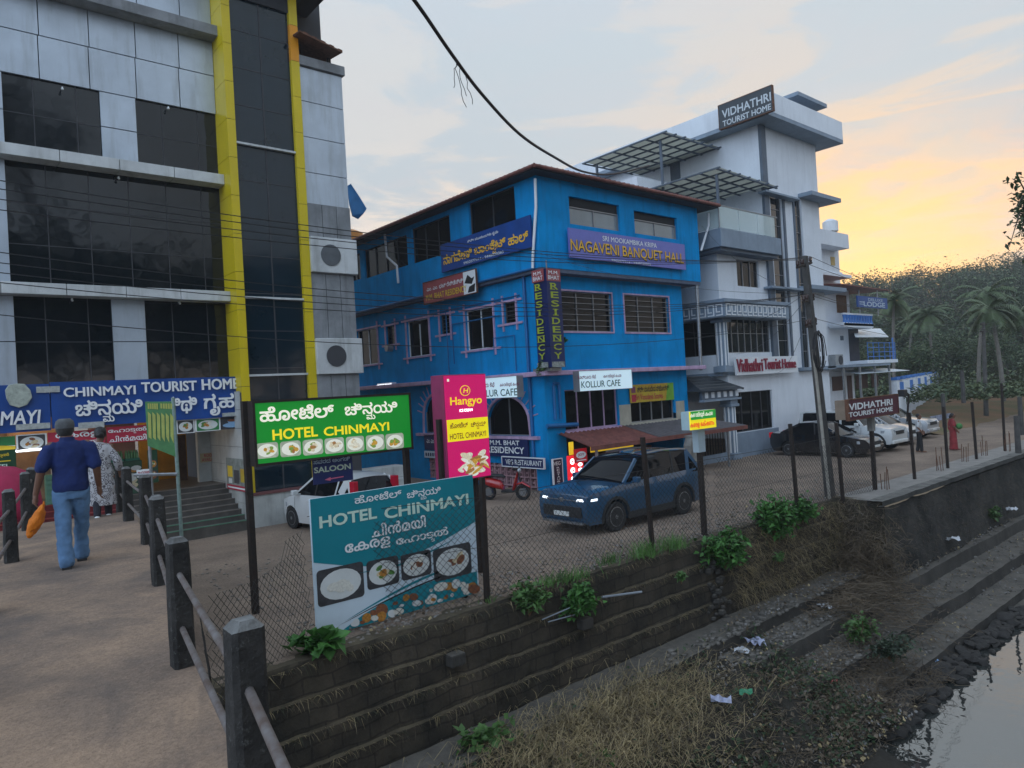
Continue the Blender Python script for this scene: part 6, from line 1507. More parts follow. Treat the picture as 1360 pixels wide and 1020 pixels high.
# fallen leaves and small rubble on the steps and along the fence
lt = MB()
for i in range(5200):
    r_ = q.random()
    if r_ < .5: x = q.uniform(11, 30); y = q.uniform(7.9, 9.1); z_k = -2.03 if (x < 13.2 or y < 8.5) else -1.75
    elif r_ < .75: x = q.uniform(12, 30); y = q.uniform(6.3, 7.75); z_k = -2.42 if y > 6.95 else -2.77
    else: x = q.uniform(5, 20); y = q.uniform(9.6, 11.0); z_k = .0
    p = Vector((x, y, z_k+.05+q.uniform(0, .03))); s = q.uniform(.012, .045); n_ = Vector((q.gauss(0, .5), q.gauss(0, .5), 1)).normalized(); a = n_.orthogonal().normalized()*s; c = n_.cross(a)*q.uniform(.4, 1)
    lt.add([p-a, p+c, p+a, p-c], [(0, 1, 2, 3)], q.choice((0, 0, 0, 1, 1, 2)))
for i in range(3200):
    x = q.uniform(9.5, 14); y = q.uniform(5.4, 8.0); z_k = -1.98-max(0, 8.4-y)*.31 if x < 12.4 else (-2.44 if y > 6.95 else -2.79)
    p = Vector((x, y, z_k+.06+q.uniform(0, .08))); s = q.uniform(.012, .05); n_ = Vector((q.gauss(0, .6), q.gauss(0, .6), 1)).normalized(); a = n_.orthogonal().normalized()*s; c = n_.cross(a)*q.uniform(.3, 1)
    lt.add([p-a, p+c, p+a, p-c], [(0, 1, 2, 3)], q.choice((0, 0, 0, 1, 2)))
struct('leaf_litter', lt, [dryd, mat('grey_chips', (.20, .19, .18), .9), dry], kind='stuff')
gv = MB()
for i in range(3600):
    x = q.uniform(4.5, 24); y = 9.75+(abs(q.gauss(0, .8)) if i % 2 else q.uniform(0, 7)); s = q.uniform(.010, .036); gv.sphere((x, y, gz(x, y)+s*.3), (s*1.3, s, s*.7), seg=5, rings=3)
rb_ = MB()
for i in range(1500):
    x = q.gauss(13.5, 1.6) if i % 3 else q.uniform(11, 30); y = q.uniform(6.3, 9.0); z_k = -1.76 if y > 8.5 else (-2.05 if y > 7.85 else (-2.44 if y > 6.95 else -2.8)); s = q.uniform(.012, .055)*(1.6 if q.random() < .05 else 1)
    rb_.sphere((x, y, z_k+s*.3), (s*1.3, s, s*.7), seg=6, rings=3)
struct('rubble', rb_, mat('rubble_stone', (.17, .155, .135), .95, var=.5, scale=4), kind='stuff')
struct('gravel', gv, mat('gravel_chips', (.24, .21, .18), .95, var=.4, scale=3), kind='stuff')
# litter pieces
def scrap(label, p, s, m_, seed):
    qq = random.Random(seed); b = MB(); n = 5; P = [[Vector((s*(i/n-.5), s*.7*(j/n-.5), .03+qq.uniform(0, s*.35))) for j in range(n+1)] for i in range(n+1)]
    vs = [v for r_ in P for v in r_]; b.add(vs, [(i*(n+1)+j, (i+1)*(n+1)+j, (i+1)*(n+1)+j+1, i*(n+1)+j+1) for i in range(n) for j in range(n)]); b.xf(Matrix.Translation(p) @ Matrix.Rotation(qq.uniform(0, 6), 4, 'Z')); one('litter', b, m_, label, 'litter', 'litter on the river bank')
pw = mat('white_plastic', (.55, .56, .58), .5, var=.2); pbu = mat('lilac_plastic', (.40, .42, .55), .5, var=.2); pg = mat('green_plastic', (.05, .25, .13), .5, var=.2); po_ = mat('red_plastic', (.45, .10, .08), .5, var=.2); pbl = mat('blue_plastic', (.25, .40, .62), .5, var=.2)
for i, (px, py, z_k, s, m_, lb) in enumerate(((1003, 858, -2.02, .40, pbu, 'crumpled lilac plastic bag on the top step'), (986, 868, -2.02, .28, pw, 'white plastic scraps beside the lilac bag'), (958, 935, -1.95, .34, pbu, 'pale plastic bag in the dry grass'), (991, 924, -1.95, .22, pg, 'green plastic cup lid near the dry grass'), (1104, 909, -2.6, .24, po_, 'red plastic wrapper among dead twigs'), (1249, 886, -3.0, .26, pbl, 'blue plastic scrap on the water edge stones'), (1169, 769, -2.0, .34, pw, 'white paper lying on the step by the vines'), (1095, 808, -2.02, .34, pw, 'pale flat paper on the upper step'), (1341, 679, -1.72, .42, pw, 'white bag on the far step at right'), (1265, 719, -1.72, .4, pw, 'white stick like scrap on the upper step'))):
    scrap(lb, PZ(px, py, z_k), s, m_, i)
for i, (a, b_2, lb) in enumerate((((800, 793), (852, 786), 'pale plastic pipe sticking out of the wall'), ((720, 823), (762, 805), 'thin white rod lying on the wall face, upper'), ((728, 826), (768, 815), 'thin white rod lying on the wall face, lower'))):
    pA_, pB_ = PY(*a, 9.33), PY(*b_2, 9.28); one('pipe_scrap', MB().tube([pA_, pB_], .022 if i == 0 else .011, 7), mat('grey_pvc', (.28, .31, .35), .5), lb, 'pipe', 'rods on the wall face')
# ================================================================== vehicles
rubber = mat('tyre_rubber', (.018, .018, .019), .85, var=.2, scale=10)
alloy = mat('alloy_rim', (.30, .31, .32), .35, .8, var=.1); black_pl = mat('black_plastic', (.02, .021, .023), .6, var=.15)
head_on = mat('headlamp_on', (.9, .95, 1), .2, var=0, emit=1.1); head_off = mat('headlamp_glass', (.42, .45, .48), .12, .3, var=0); tail_m = mat('tail_lamp', (.40, .01, .015), .25, var=0, emit=.25); tail_on = mat('tail_lamp_on', (1, .10, .05), .3, var=0, emit=2.2); amber = mat('amber_lamp', (.8, .3, .05), .3, var=0)
plate_w = mat('number_plate', (.62, .64, .62), .5, var=0)
def inside(lp, x, y):
    c = False
    for i in range(len(lp)):
        (ax, ay), (bx, by) = lp[i-1], lp[i]
        if (ay > y) != (by > y) and x < (bx-ax)*(y-ay)/(by-ay)+ax: c = not c
    return c
def shell(outline_, wf, top, nst=8, crown=.03, grid=.14):
    """closed car body: side silhouette (x,z), half width wf(x,z); strips between the sides are crowned where top(x,z)"""
    lp = []
    for (a, b) in zip(outline_, outline_[1:]+outline_[:1]):
        n = max(1, int(math.hypot(b[0]-a[0], b[1]-a[1])/.12)); lp += [(a[0]+(b[0]-a[0])*i/n, a[1]+(b[1]-a[1])*i/n) for i in range(n)]
    xs_ = [p[0] for p in lp]; zs_ = [p[1] for p in lp]; pts = []
    x = min(xs_)+grid/2
    while x < max(xs_):
        z = min(zs_)+grid/2
        while z < max(zs_):
            if inside(lp, x, z) and min(math.hypot(x-p[0], z-p[1]) for p in lp) > grid*.45: pts.append((x, z))
            z += grid
        x += grid
    V = [Vector(p) for p in lp+pts]; vo, eo, fo, ov, _, _ = delaunay_2d_cdt(V, [(i, (i+1) % len(lp)) for i in range(len(lp))], [], 0, 1e-6)
    fs = [f for f in fo if inside(lp, sum(vo[i].x for i in f)/3, sum(vo[i].y for i in f)/3)]
    b = MB(); n = len(vo)
    b.v = [(p.x, wf(p.x, p.y), p.y) for p in vo]+[(p.x, -wf(p.x, p.y), p.y) for p in vo]
    b.f = [tuple(f) for f in fs]+[tuple(i+n for i in f[::-1]) for f in fs]
    rows_ = []
    m_ = len(lp)
    for (x, z) in lp:
        w_ = wf(x, z); cr = crown*top(x, z); rows_.append([(x+(0 if not cr else 0), w_*(1-2*j/nst), z+cr*(1-(1-2*j/nst)**2)) for j in range(nst+1)])
    k = len(b.v)
    for r_ in rows_: b.v += r_
    for i in range(m_):
        for j in range(nst): a = k+i*(nst+1)+j; c = k+((i+1) % m_)*(nst+1)+j; b.f.append((a, c, c+1, a+1))
    b.m = [0]*len(b.f)
    bm = bmesh.new(); vs = [bm.verts.new(v) for v in b.v]
    for f in b.f:
        try: bm.faces.new([vs[i] for i in f])
        except ValueError: pass
    bmesh.ops.remove_doubles(bm, verts=bm.verts, dist=.001); bmesh.ops.recalc_face_normals(bm, faces=bm.faces); bm.verts.index_update()
    o = MB(); o.add([v.co[:] for v in bm.verts], [tuple(v.index for v in f.verts) for f in bm.faces]); bm.free(); return o
def wheel(root, x, y, r, w_, side, rimm, spokes=5):
    o = thing_part = part('wheel', MB().tube([(x, y-w_/2, r), (x, y+w_/2, r)], r*.62, 20), black_pl, root, local=True)
    t = MB(); rings = []
    for (rr, yy) in ((.66, -.46), (.92, -.5), (1, -.36), (1, .36), (.92, .5), (.66, .46)): rings.append([(x+r*rr*math.cos(a), y+w_*yy, r+r*rr*math.sin(a)) for a in [2*math.pi*i/28 for i in range(28)]])
    t.loft(rings, cap=False); part('tyre', t, rubber, o, smooth=40, local=True)
    q = MB(); yo = y+side*w_*.47
    q.loft([[(x+r*rr*math.cos(a), yy, r+r*rr*math.sin(a)) for a in [2*math.pi*i/28 for i in range(28)]] for rr, yy in ((.67, yo), (.61, yo+side*.005), (.58, yo-side*.03))], cap=False)
    for k in range(spokes):
        a = 2*math.pi*k/spokes+.3; c, s = math.cos(a), math.sin(a); px_, pz_ = -s, c
        P_ = [(x+r*(.12*c+.07*px_), yo+side*.004, r+r*(.12*s+.07*pz_)), (x+r*(.6*c+.10*px_), yo, r+r*(.6*s+.10*pz_)), (x+r*(.6*c-.06*px_), yo, r+r*(.6*s-.06*pz_)), (x+r*(.12*c-.07*px_), yo+side*.004, r+r*(.12*s-.07*pz_))]
        q.prism(P_, (0, -side*.025, 0))
    q.tube([(x, yo-side*.02, r), (x, yo+side*.008, r)], r*.15, 12); part('rim', q, rimm, o, local=True)
def car(label, loc, head, S, paint, group=None, cat='car', name='parked_car'):
    """S: dict of sizes; nose towards +x"""
    L_, W_ = S['L'], S['W']; r = S['r']; xf, xr = S['xf'], S['xr']; zb = S.get('zb', .24); ra = r*1.18
    root = thing(name, label, cat, loc, group, head)
    def arch(xc): 
        a0 = math.asin(max(-1, min(1, (zb-r)/ra))); return [(xc+ra*math.cos(t), r+ra*math.sin(t)) for t in [a0+(math.pi-2*a0)*i/12 for i in range(13)]]
    fr, rr_ = arch(xf), arch(xr)
    low = [(-p[0], p[1]) for p in []]
    top_ = S['top']                                # from nose to tail along the upper edge of the lower body
    ol = top_ + [(S['top'][-1][0]+.10, zb)] + [p for p in rr_[::-1]] + [p for p in fr[::-1]] + [(S['top'][0][0]-.08, zb)]
    nx0 = L_/2
    def wf(x, z):
        e = max(0, (abs(x)-nx0*.55)/(nx0*.45)); t = 1-(S.get('taper', .17)*e**2.6)
        sh_ = .018*math.exp(-((z-S['belt']+.12)/.05)**2)
        return W_/2*t*(1-.055*((z-.66)/.5)**2)+sh_*0
    part('body', shell(ol, wf, lambda x, z: 1 if z > S['belt']-.42 else 0, crown=.035), paint, root, smooth=35, local=True)
    gh = S['glass']; zr_ = max(p[1] for p in gh); zb2 = min(p[1] for p in gh)
    def gw(x, z): f = (z-zb2)/(zr_-zb2); return (W_/2-.045)*(1-S.get('tumble', .20)*f)*(1-.05*max(0, (abs(x)-nx0*.5)/nx0))
    part('greenhouse', shell(gh, gw, lambda x, z: 1, crown=.05), car_glass, root, smooth=35, local=True)
    rp_ = [p for p in gh if p[1] > zr_-.11]; rp_ = sorted(rp_, key=lambda p: -p[0])
    rf_ = MB(); rows_ = []; n = 8
    dense = []
    for a, b in zip(rp_[:-1], rp_[1:]): dense += [(a[0]+(b[0]-a[0])*i/6, a[1]+(b[1]-a[1])*i/6) for i in range(6)]
    dense.append(rp_[-1])
    for x, z in dense: w_ = gw(x, z)+.006; rows_.append([(x, w_*(1-2*j/n), z+.012+.05*(1-(1-2*j/n)**2)) for j in range(n+1)]+[(x, -w_-.004, z-.05), (x, w_+.004, z-.05)])
    rf_.loft(rows_); part('roof', rf_, S.get('roofm', paint), root, smooth=40, local=True)
    def sidepath(pts, hw, m_, name_, off_=.010):
        for sd in (1, -1):
            q = MB()
            for (a, b) in zip(pts[:-1], pts[1:]):
                d = Vector((b[0]-a[0], b[1]-a[1])).normalized(); nn = Vector((-d.y, d.x))*hw
                P_ = [(a[0]+nn.x, a[1]+nn.y), (b[0]+nn.x, b[1]+nn.y), (b[0]-nn.x, b[1]-nn.y), (a[0]-nn.x, a[1]-nn.y)]
                q.prism([(x, sd*(gw(x, z)+off_), z) for x, z in P_], (0, -sd*.05, 0))
            part(name_, q, m_, root, local=True)
    for pl_ in S['pillars']: sidepath(pl_[0], pl_[1], pl_[2] if len(pl_) > 2 else paint, 'pillar')
    if 'rail' in S: sidepath([(x, z+.05) for x, z in dense[1:-1:2]], .018, S['rail'], 'roof_rail', .0)
    # arches, sills
    if S.get('clad'):
        for sd in (1, -1):
            cl_ = MB()
            for xc in (xf, xr):
                P_ = arch(xc)
                for a, b in zip(P_[:-1], P_[1:]):
                    f = lambda p, k: (xc+(p[0]-xc)*k, r+(p[1]-r)*k)
                    cl_.prism([(x, sd*(wf(x, z)+.012), z) for x, z in (f(a, 1), f(b, 1), f(b, 1.17), f(a, 1.17))], (0, -sd*.06, 0))
            cl_.box(xr+ra, xf-ra, sd*(W_/2-.09), sd*(W_/2+.004), zb-.02, zb+.15)
            part('cladding', cl_, black_pl, root, local=True)
    part('floor_pan', MB().box(-nx0+.2, nx0-.25, -W_/2+.30, W_/2-.30, zb-.03, zb+.4), black_pl, root, local=True)
    for xc in (xf, xr):
        for sd in (1, -1): wheel(root, xc, sd*(W_/2-.115), r, .215, sd, S.get('rim', alloy), S.get('spokes', 5))
    # seams and handles
    for sd in (1, -1):
        for xs_ in S['seams']:
            sm_ = MB()
            for k in range(6): z0 = zb+.16+(S['belt']-zb-.2)*k/6; z1 = zb+.16+(S['belt']-zb-.2)*(k+1)/6; sm_.prism([(xs_-.006, sd*(wf(xs_, z0)+.003), z0), (xs_+.006, sd*(wf(xs_, z0)+.003), z0), (xs_+.006, sd*(wf(xs_, z1)+.003), z1), (xs_-.006, sd*(wf(xs_, z1)+.003), z1)], (0, -sd*.01, 0))
            part('door_seam', sm_, black_pr, root, local=True)
        for xs_ in S['handles']: y_ = wf(xs_, S['belt']-.13); part('handle', MB().box(xs_-.1, xs_+.1, sd*(y_-.005), sd*(y_+.022), S['belt']-.15, S['belt']-.115), S.get('hm', paint), root, local=True, bevel=.008)
    for sd in (1, -1):
        mx = S['mirror']; m_ = MB(); m_.box(mx-.05, mx+.09, sd*(W_/2+.02), sd*(W_/2+.20), S['belt']+.03, S['belt']+.17); m_.box(mx-.01, mx+.04, sd*(W_/2-.08), sd*(W_/2+.03), S['belt']+.01, S['belt']+.06)
        part('mirror', m_, S.get('mm', paint), root, local=True, bevel=.025)
    return root, wf, gw
def nosebox(root, nm, x0, x1, y0, y1, z0, z1, m_, bevel=.012):
    return part(nm, MB().box(x0, x1, y0, y1, z0, z1), m_, root, local=True, bevel=bevel)
def skinlamp(root, nm, wf, pts, m_, front=1, off=.012, nose=None):
    """lamp lying on the rounded corner: list of (x, z0, z1) along the side, both sides"""
    for sd in (1, -1):
        q = MB()
        for a, b in zip(pts[:-1], pts[1:]):
            P_ = [(a[0], a[1]), (b[0], b[1]), (b[0], b[2]), (a[0], a[2])]
            q.prism([(x, sd*(wf(x, z)+off)*(1 if len(a) < 4 else 1), z) for x, z in P_], (0, -sd*.06, 0))
        part(nm, q, m_, root, local=True)
# --- the blue SUV
bpaint = mat('deep_blue_paint', (.016, .080, .165), .30, .25, var=.05, coat=1.0)
S = dict(L=4.70, W=1.90, r=.365, xf=1.42, xr=-1.32, zb=.27, belt=1.10, taper=.13, tumble=.22,
    top=[(2.33, .40), (2.36, .72), (2.32, .93), (2.18, 1.01), (1.6, 1.08), (1.15, 1.12), (.85, 1.13), (-.5, 1.15), (-1.6, 1.17), (-2.20, 1.16), (-2.31, 1.0), (-2.36, .70), (-2.30, .42)],
    glass=[(1.14, 1.09), (1.02, 1.14), (.38, 1.63), (.05, 1.715), (-.8, 1.74), (-1.55, 1.70), (-1.85, 1.66), (-2.18, 1.17), (-2.15, 1.09)],
    pillars=[([(1.05, 1.13), (.34, 1.655)], .035), ([(.05, 1.13), (-.08, 1.70)], .035, black_pl), ([(-.98, 1.14), (-1.08, 1.70)], .03, black_pl), ([(-1.62, 1.16), (-1.80, 1.66)], .07), ([(-1.8, 1.66), (-2.14, 1.18)], .06), ([(1.0, 1.115), (-2.0, 1.15)], .022)],
    rail=alloy, roofm=mat('black_roof', (.012, .013, .016), .25, coat=1.0, var=0), clad=True, seams=(1.02, .02, -1.0), handles=(.30, -.72), mirror=.72, spokes=5, hm=bpaint)
car1, wf1, gw1 = car('dark blue SUV with black roof and lit headlamps driving past the blue building', (14.55, 12.72, 0), math.pi, S, bpaint, name='driving_car')
nosebox(car1, 'grille', 2.27, 2.385, -.66, .66, .44, .70, black_pl); nosebox(car1, 'bumper', 2.22, 2.40, -.70, .70, .27, .33, alloy)
for y in (-.5, -.25, 0, .25, .5): pass
nosebox(car1, 'grille_bar', 2.30, 2.375, -.60, .60, .84, .858, alloy, .004); nosebox(car1, 'badge', 2.33, 2.385, -.05, .05, .80, .90, alloy, .01)
nosebox(car1, 'number_plate', 2.38, 2.405, -.26, .26, .46, .57, plate_w, .004)
for sd in (1, -1):
    q = MB(); pts = [(2.35, .52), (2.325, .70), (2.25, .82), (2.08, .925)]
    for a, b in zip(pts[:-1], pts[1:]): q.prism([(a[0]+.03, sd*a[1]*1.0, .835), (b[0]+.03, sd*b[1], .845), (b[0]+.01, sd*b[1], .90), (a[0]+.01, sd*a[1], .885)], (-.05, 0, 0))
    part('headlamp', q, head_on, car1, local=True)
    q = MB()
    for a, b in zip([(2.30, .64), (2.22, .80), (2.05, .885)][:-1], [(2.22, .80), (2.05, .885)]): q.prism([(a[0]+.03, sd*a[1], .42), (b[0]+.03, sd*b[1], .42), (b[0]+.03, sd*b[1], .66), (a[0]+.03, sd*a[1], .66)], (-.05, 0, 0))
    part('air_intake', q, black_pl, car1, local=True)
    q = MB(); q.prism([(-2.12, sd*.80, 1.02), (-2.33, sd*.70, 1.0), (-2.33, sd*.70, 1.10), (-2.12, sd*.815, 1.12)], (.04, sd*.03, 0)); part('tail_lamp', q, tail_on, car1, local=True)
nosebox(car1, 'windscreen_notice', .50, .52, -.2, .12, 1.30, 1.42, mat('paper_print', (.45, .47, .46), .6, var=0))
q = MB(); q.prism([(.98, -.02, 1.11), (.98, .02, 1.11), (.3, .02, 1.53), (.3, -.02, 1.53)], (.0, 0, .0)); 
# --- parked cars before the tourist home
def simplecar(label, loc, head, kind, paint, **k):
    if kind == 'sedan':
        S = dict(L=4.4, W=1.72, r=.31, xf=1.32, xr=-1.25, zb=.20, belt=.94, taper=.22, tumble=.24, top=[(2.16, .36), (2.2, .58), (2.05, .74), (1.2, .90), (.9, .93), (-.6, .96), (-1.4, .99), (-2.05, 1.0), (-2.2, .85), (-2.2, .5), (-2.12, .34)],
            glass=[(1.15, .89), (1.02, .95), (.20, 1.40), (-.2, 1.455), (-.75, 1.43), (-1.65, 1.0), (-1.6, .9)], pillars=[([(1.05, .94), (.18, 1.40)], .03), ([(-.02, .94), (-.1, 1.43)], .03, black_pl), ([(-.85, .95), (-1.6, 1.0), (-.75, 1.40)], .05)], seams=(1.0, -.02, -.95), handles=(.25, -.7), mirror=.78)
    elif kind == 'hatch':
        S = dict(L=3.8, W=1.70, r=.31, xf=1.22, xr=-1.18, zb=.20, belt=.98, taper=.2, tumble=.2, top=[(1.86, .36), (1.9, .62), (1.78, .80), (1.1, .96), (.8, .99), (-.6, 1.02), (-1.6, 1.06), (-1.82, .98), (-1.88, .6), (-1.82, .34)],
            glass=[(1.12, .92), (1.0, 1.0), (.30, 1.46), (-.1, 1.53), (-.9, 1.52), (-1.45, 1.45), (-1.78, 1.05), (-1.7, .95)], pillars=[([(1.02, 1.0), (.28, 1.46)], .03), ([(.0, 1.0), (-.06, 1.5)], .03, black_pl), ([(-.95, 1.02), (-1.05, 1.5)], .03), ([(-1.2, 1.1), (-1.4, 1.45)], .13), ([(-1.45, 1.43), (-1.72, 1.06)], .07)], seams=(.98, 0, -.95), handles=(.25, -.7), mirror=.75)
    elif kind == 'jeep':
        S = dict(L=4.3, W=1.80, r=.36, xf=1.38, xr=-1.25, zb=.34, belt=1.12, taper=.10, tumble=.10, top=[(2.1, .45), (2.13, .75), (2.08, 1.0), (1.2, 1.12), (.85, 1.14), (-1.9, 1.16), (-2.12, 1.1), (-2.15, .6), (-2.1, .45)],
            glass=[(1.0, 1.1), (.88, 1.15), (.45, 1.72), (.2, 1.78), (-1.7, 1.80), (-1.95, 1.74), (-2.08, 1.16), (-2.0, 1.1)], pillars=[([(.90, 1.14), (.44, 1.74)], .045), ([(-.05, 1.14), (-.08, 1.77)], .05), ([(-1.0, 1.14), (-1.02, 1.77)], .05), ([(-1.95, 1.14), (-1.9, 1.76)], .08), ([(.9, 1.13), (-2.0, 1.15)], .03)], seams=(.85, -.05, -1.0), handles=(.15, -.8), mirror=.70, clad=True)
    else:
        S = dict(L=4.5, W=1.84, r=.36, xf=1.42, xr=-1.28, zb=.28, belt=1.06, taper=.18, tumble=.2, top=[(2.2, .42), (2.24, .75), (2.12, .93), (1.2, 1.06), (.85, 1.09), (-.6, 1.10), (-1.8, 1.14), (-2.12, 1.08), (-2.22, .65), (-2.15, .42)],
            glass=[(1.1, 1.04), (.95, 1.1), (.3, 1.56), (-.1, 1.63), (-1.2, 1.62), (-1.8, 1.54), (-2.1, 1.12), (-2.0, 1.04)], pillars=[([(.98, 1.1), (.28, 1.57)], .035), ([(0, 1.08), (-.08, 1.6)], .035, black_pl), ([(-1.0, 1.1), (-1.08, 1.6)], .035), ([(-1.6, 1.1), (-1.75, 1.54)], .1)], seams=(1.0, 0, -1.0), handles=(.28, -.72), mirror=.74, clad=True, rail=alloy)
    root, wf, gw = car(label, loc, head, S, paint, 'cars parked in front of the tourist home' if 'parked' in label or 'nose' in label else None, **k)
    n = S['top'][1][0]; zt = S['top'][2][1]; wn = wf(n-.04, .6)
    nosebox(root, 'grille', n-.06, n+.02, -.42, .42, zt-.26, zt-.10, black_pl); nosebox(root, 'bumper', n-.12, n+.035, -wn*.95, wn*.95, .36, .50, paint if kind != 'jeep' else plate_w, .03)
    nosebox(root, 'number_plate', n+.03, n+.045, -.25, .25, .40, .49, plate_w, .003)
    for sd in (1, -1):
        q = MB(); a = (n-.01, wf(n-.02, .7)*.62); b = (n-.12, wf(n-.1, .7)*.93); c = (n-.40, wf(n-.4, .7)+.012)
        for p, q_ in ((a, b), (b, c)): q.prism([(p[0]+.015, sd*p[1], zt-.17), (q_[0]+.015, sd*q_[1], zt-.17), (q_[0]+.015, sd*q_[1], zt-.05), (p[0]+.015, sd*p[1], zt-.05)], (-.06, 0, 0))
        part('headlamp', q, head_off, root, local=True)
        x_ = S['top'][-2][0]; q = MB(); q.box(x_-.03, x_+.10, sd*(wf(x_, .9)*.80), sd*(wf(x_, .9)+.02), .78, 1.02); part('tail_lamp', q, tail_m, root, local=True, bevel=.01)
    return root, wf, S
nd_ = -math.pi/2
simplecar('black sedan parked nose out nearest the plinth of the white building', (30.55, 15.05, 0), nd_, 'sedan', mat('black_paint', (.008, .008, .010), .2, var=0, coat=1.0))
simplecar('boxy white jeep parked nose out behind the black sedan', (32.9, 14.95, 0), nd_, 'jeep', mat('white_car_paint', (.58, .60, .60), .3, var=.03, coat=.8))
simplecar('silver hatchback parked nose out between white jeep and large silver SUV', (35.7, 15.15, 0), nd_, 'hatch', mat('silver_paint', (.40, .45, .50), .28, .5, var=.03, coat=1.0))
simplecar('large silver SUV parked last in the row, nose to the road', (39.2, 15.9, 0), nd_, 'suv', mat('pale_silver_paint', (.44, .47, .50), .28, .4, var=.03, coat=1.0))
hb, wfh, Sh = simplecar('white hatchback with red tail lamps standing behind the green lightbox', (9.25, 18.75, 0), R(97), 'hatch', mat('white_car_paint', (.58, .60, .60)))
q = MB()
for sd in (1, -1): q.box(-1.80, -1.60, sd*.60, sd*.735, 1.02, 1.46)
part('tail_lamp', q, mat('red_lens', (.45, .01, .03), .25, var=0), hb, local=True, bevel=.01)
# --- red scooter
SC = thing('scooter', 'red scooter on its stand before the pink lattice wall', 'scooter', (PZ(672, 664, 0).x, PZ(672, 664, 0).y, 0), None, R(-62))
rp2 = mat('red_scooter_paint', (.40, .010, .012), .25, var=.05, coat=1.0)
for x in (.62, -.60):
    o = part('wheel', MB().tube([(x, -.05, .26), (x, .05, .26)], .13, 14), alloy, SC, local=True); t = MB()
    t.loft([[(x+rr*math.cos(a), yy, .26+rr*math.sin(a)) for a in [2*math.pi*i/22 for i in range(22)]] for rr, yy in ((.17, -.05), (.25, -.05), (.26, 0), (.25, .05), (.17, .05))], cap=False); part('tyre', t, rubber, o, smooth=50, local=True)
def sect(pts, b=None):   # rounded loft along x: (x, z, halfwidth, halfheight)
    b = b or MB(); return b.loft([[(x, hw*math.cos(a), z+hh*math.sin(a)) for a in [2*math.pi*i/12 for i in range(12)]] for x, z, hw, hh in pts])
part('body', sect([(-.95, .70, .04, .04), (-.80, .66, .13, .11), (-.5, .58, .17, .17), (-.15, .50, .15, .16), (-.05, .40, .12, .08)]), rp2, SC, smooth=50, local=True)
part('footboard', MB().box(-.1, .35, -.16, .16, .26, .34), black_pl, SC, local=True, bevel=.02)
part('front_apron', sect([(.30, .34, .16, .10), (.38, .55, .20, .16), (.46, .78, .17, .14), (.48, .93, .06, .06)]), rp2, SC, smooth=50, local=True)
part('mudguard', sect([(.36, .50, .05, .03), (.62, .57, .08, .04), (.88, .42, .05, .03)]), rp2, SC, smooth=50, local=True)
part('seat', sect([(-.85, .80, .06, .03), (-.6, .82, .14, .06), (-.1, .80, .13, .06), (.0, .76, .06, .04)]), black_pl, SC, smooth=50, local=True)
part('handlebar', MB().tube([(.42, -.33, 1.05), (.47, 0, 1.0), (.42, .33, 1.05)], .022, 8).tube([(.62, 0, .3), (.46, 0, .98)], .03, 8), black_pl, SC, local=True)
part('headlamp', MB().sphere((.53, 0, .97), (.06, .11, .08)), head_off, SC, local=True, smooth=60)
for sd in (1, -1): part('mirror', MB().tube([(.42, sd*.22, 1.05), (.38, sd*.28, 1.22)], .008, 5).sphere((.38, sd*.29, 1.26), (.015, .06, .04)), black_pl, SC, local=True)
part('tail_lamp', MB().box(-.97, -.92, -.08, .08, .68, .74), tail_m, SC, local=True)
# ================================================================== people
skin = mat('brown_skin', (.16, .075, .045), .55, var=.12, scale=12)
def remesh(o, vox, smooth=4, fold=0., fs=.12):
    r_ = o.modifiers.new('r', 'REMESH'); r_.mode = 'VOXEL'; r_.voxel_size = vox; r_.use_smooth_shade = True
    s_ = o.modifiers.new('s', 'SMOOTH'); s_.factor = .5; s_.iterations = smooth
    if fold:
        t = bpy.data.textures.new('fold', 'CLOUDS'); t.noise_scale = fs; t.noise_depth = 2
        d = o.modifiers.new('d', 'DISPLACE'); d.texture = t; d.strength = fold; d.mid_level = .5; d.texture_coords = 'LOCAL'
    return o
def tb_(b, pts, rs, seg=12):
    b.tube(pts, list(rs), seg)
    for p, r_ in zip(pts, rs): b.sphere(p, r_, seg=10, rings=6)
    return b
def hand(b, w, d, side, curl=.5, s=1.0, thumb=(0, 1, 0)):
    """hand at wrist w pointing along d; side = across the palm; unequal bent fingers and a thumb from the palm's side"""
    w, d, side, th = Vector(w), Vector(d).normalized(), Vector(side).normalized(), Vector(thumb).normalized()
    n = d.cross(side).normalized()
    for f in (0, .5, 1): b.sphere(w+d*(.02+.06*f)*s, (.030*s, .030*s, .032*s), seg=8, rings=6)
    for f in (-.024, -.008, .008, .024): tb_(b, [w+d*.03*s+side*f*s, w+d*.085*s+side*f*s], (.014*s, .013*s), 8)
    for k, L_ in zip((-.030, -.010, .010, .029), (.062, .074, .078, .070)):
        p0 = w+d*.085*s+side*k*s; p1 = p0+(d+n*.25*curl)*L_*.5*s; p2 = p1+(d+n*curl).normalized()*L_*.32*s; p3 = p2+(d*.4+n*curl).normalized()*L_*.25*s
        tb_(b, [p0, p1, p2, p3], (.0095*s, .0088*s, .008*s, .007*s), 8)
    p0 = w+d*.03*s+th*.022*s; p1 = p0+(d*.7+th).normalized()*.04*s; p2 = p1+(d+th*.3+n*.3).normalized()*.03*s; tb_(b, [p0, p1, p2], (.013*s, .0105*s, .009*s), 8)
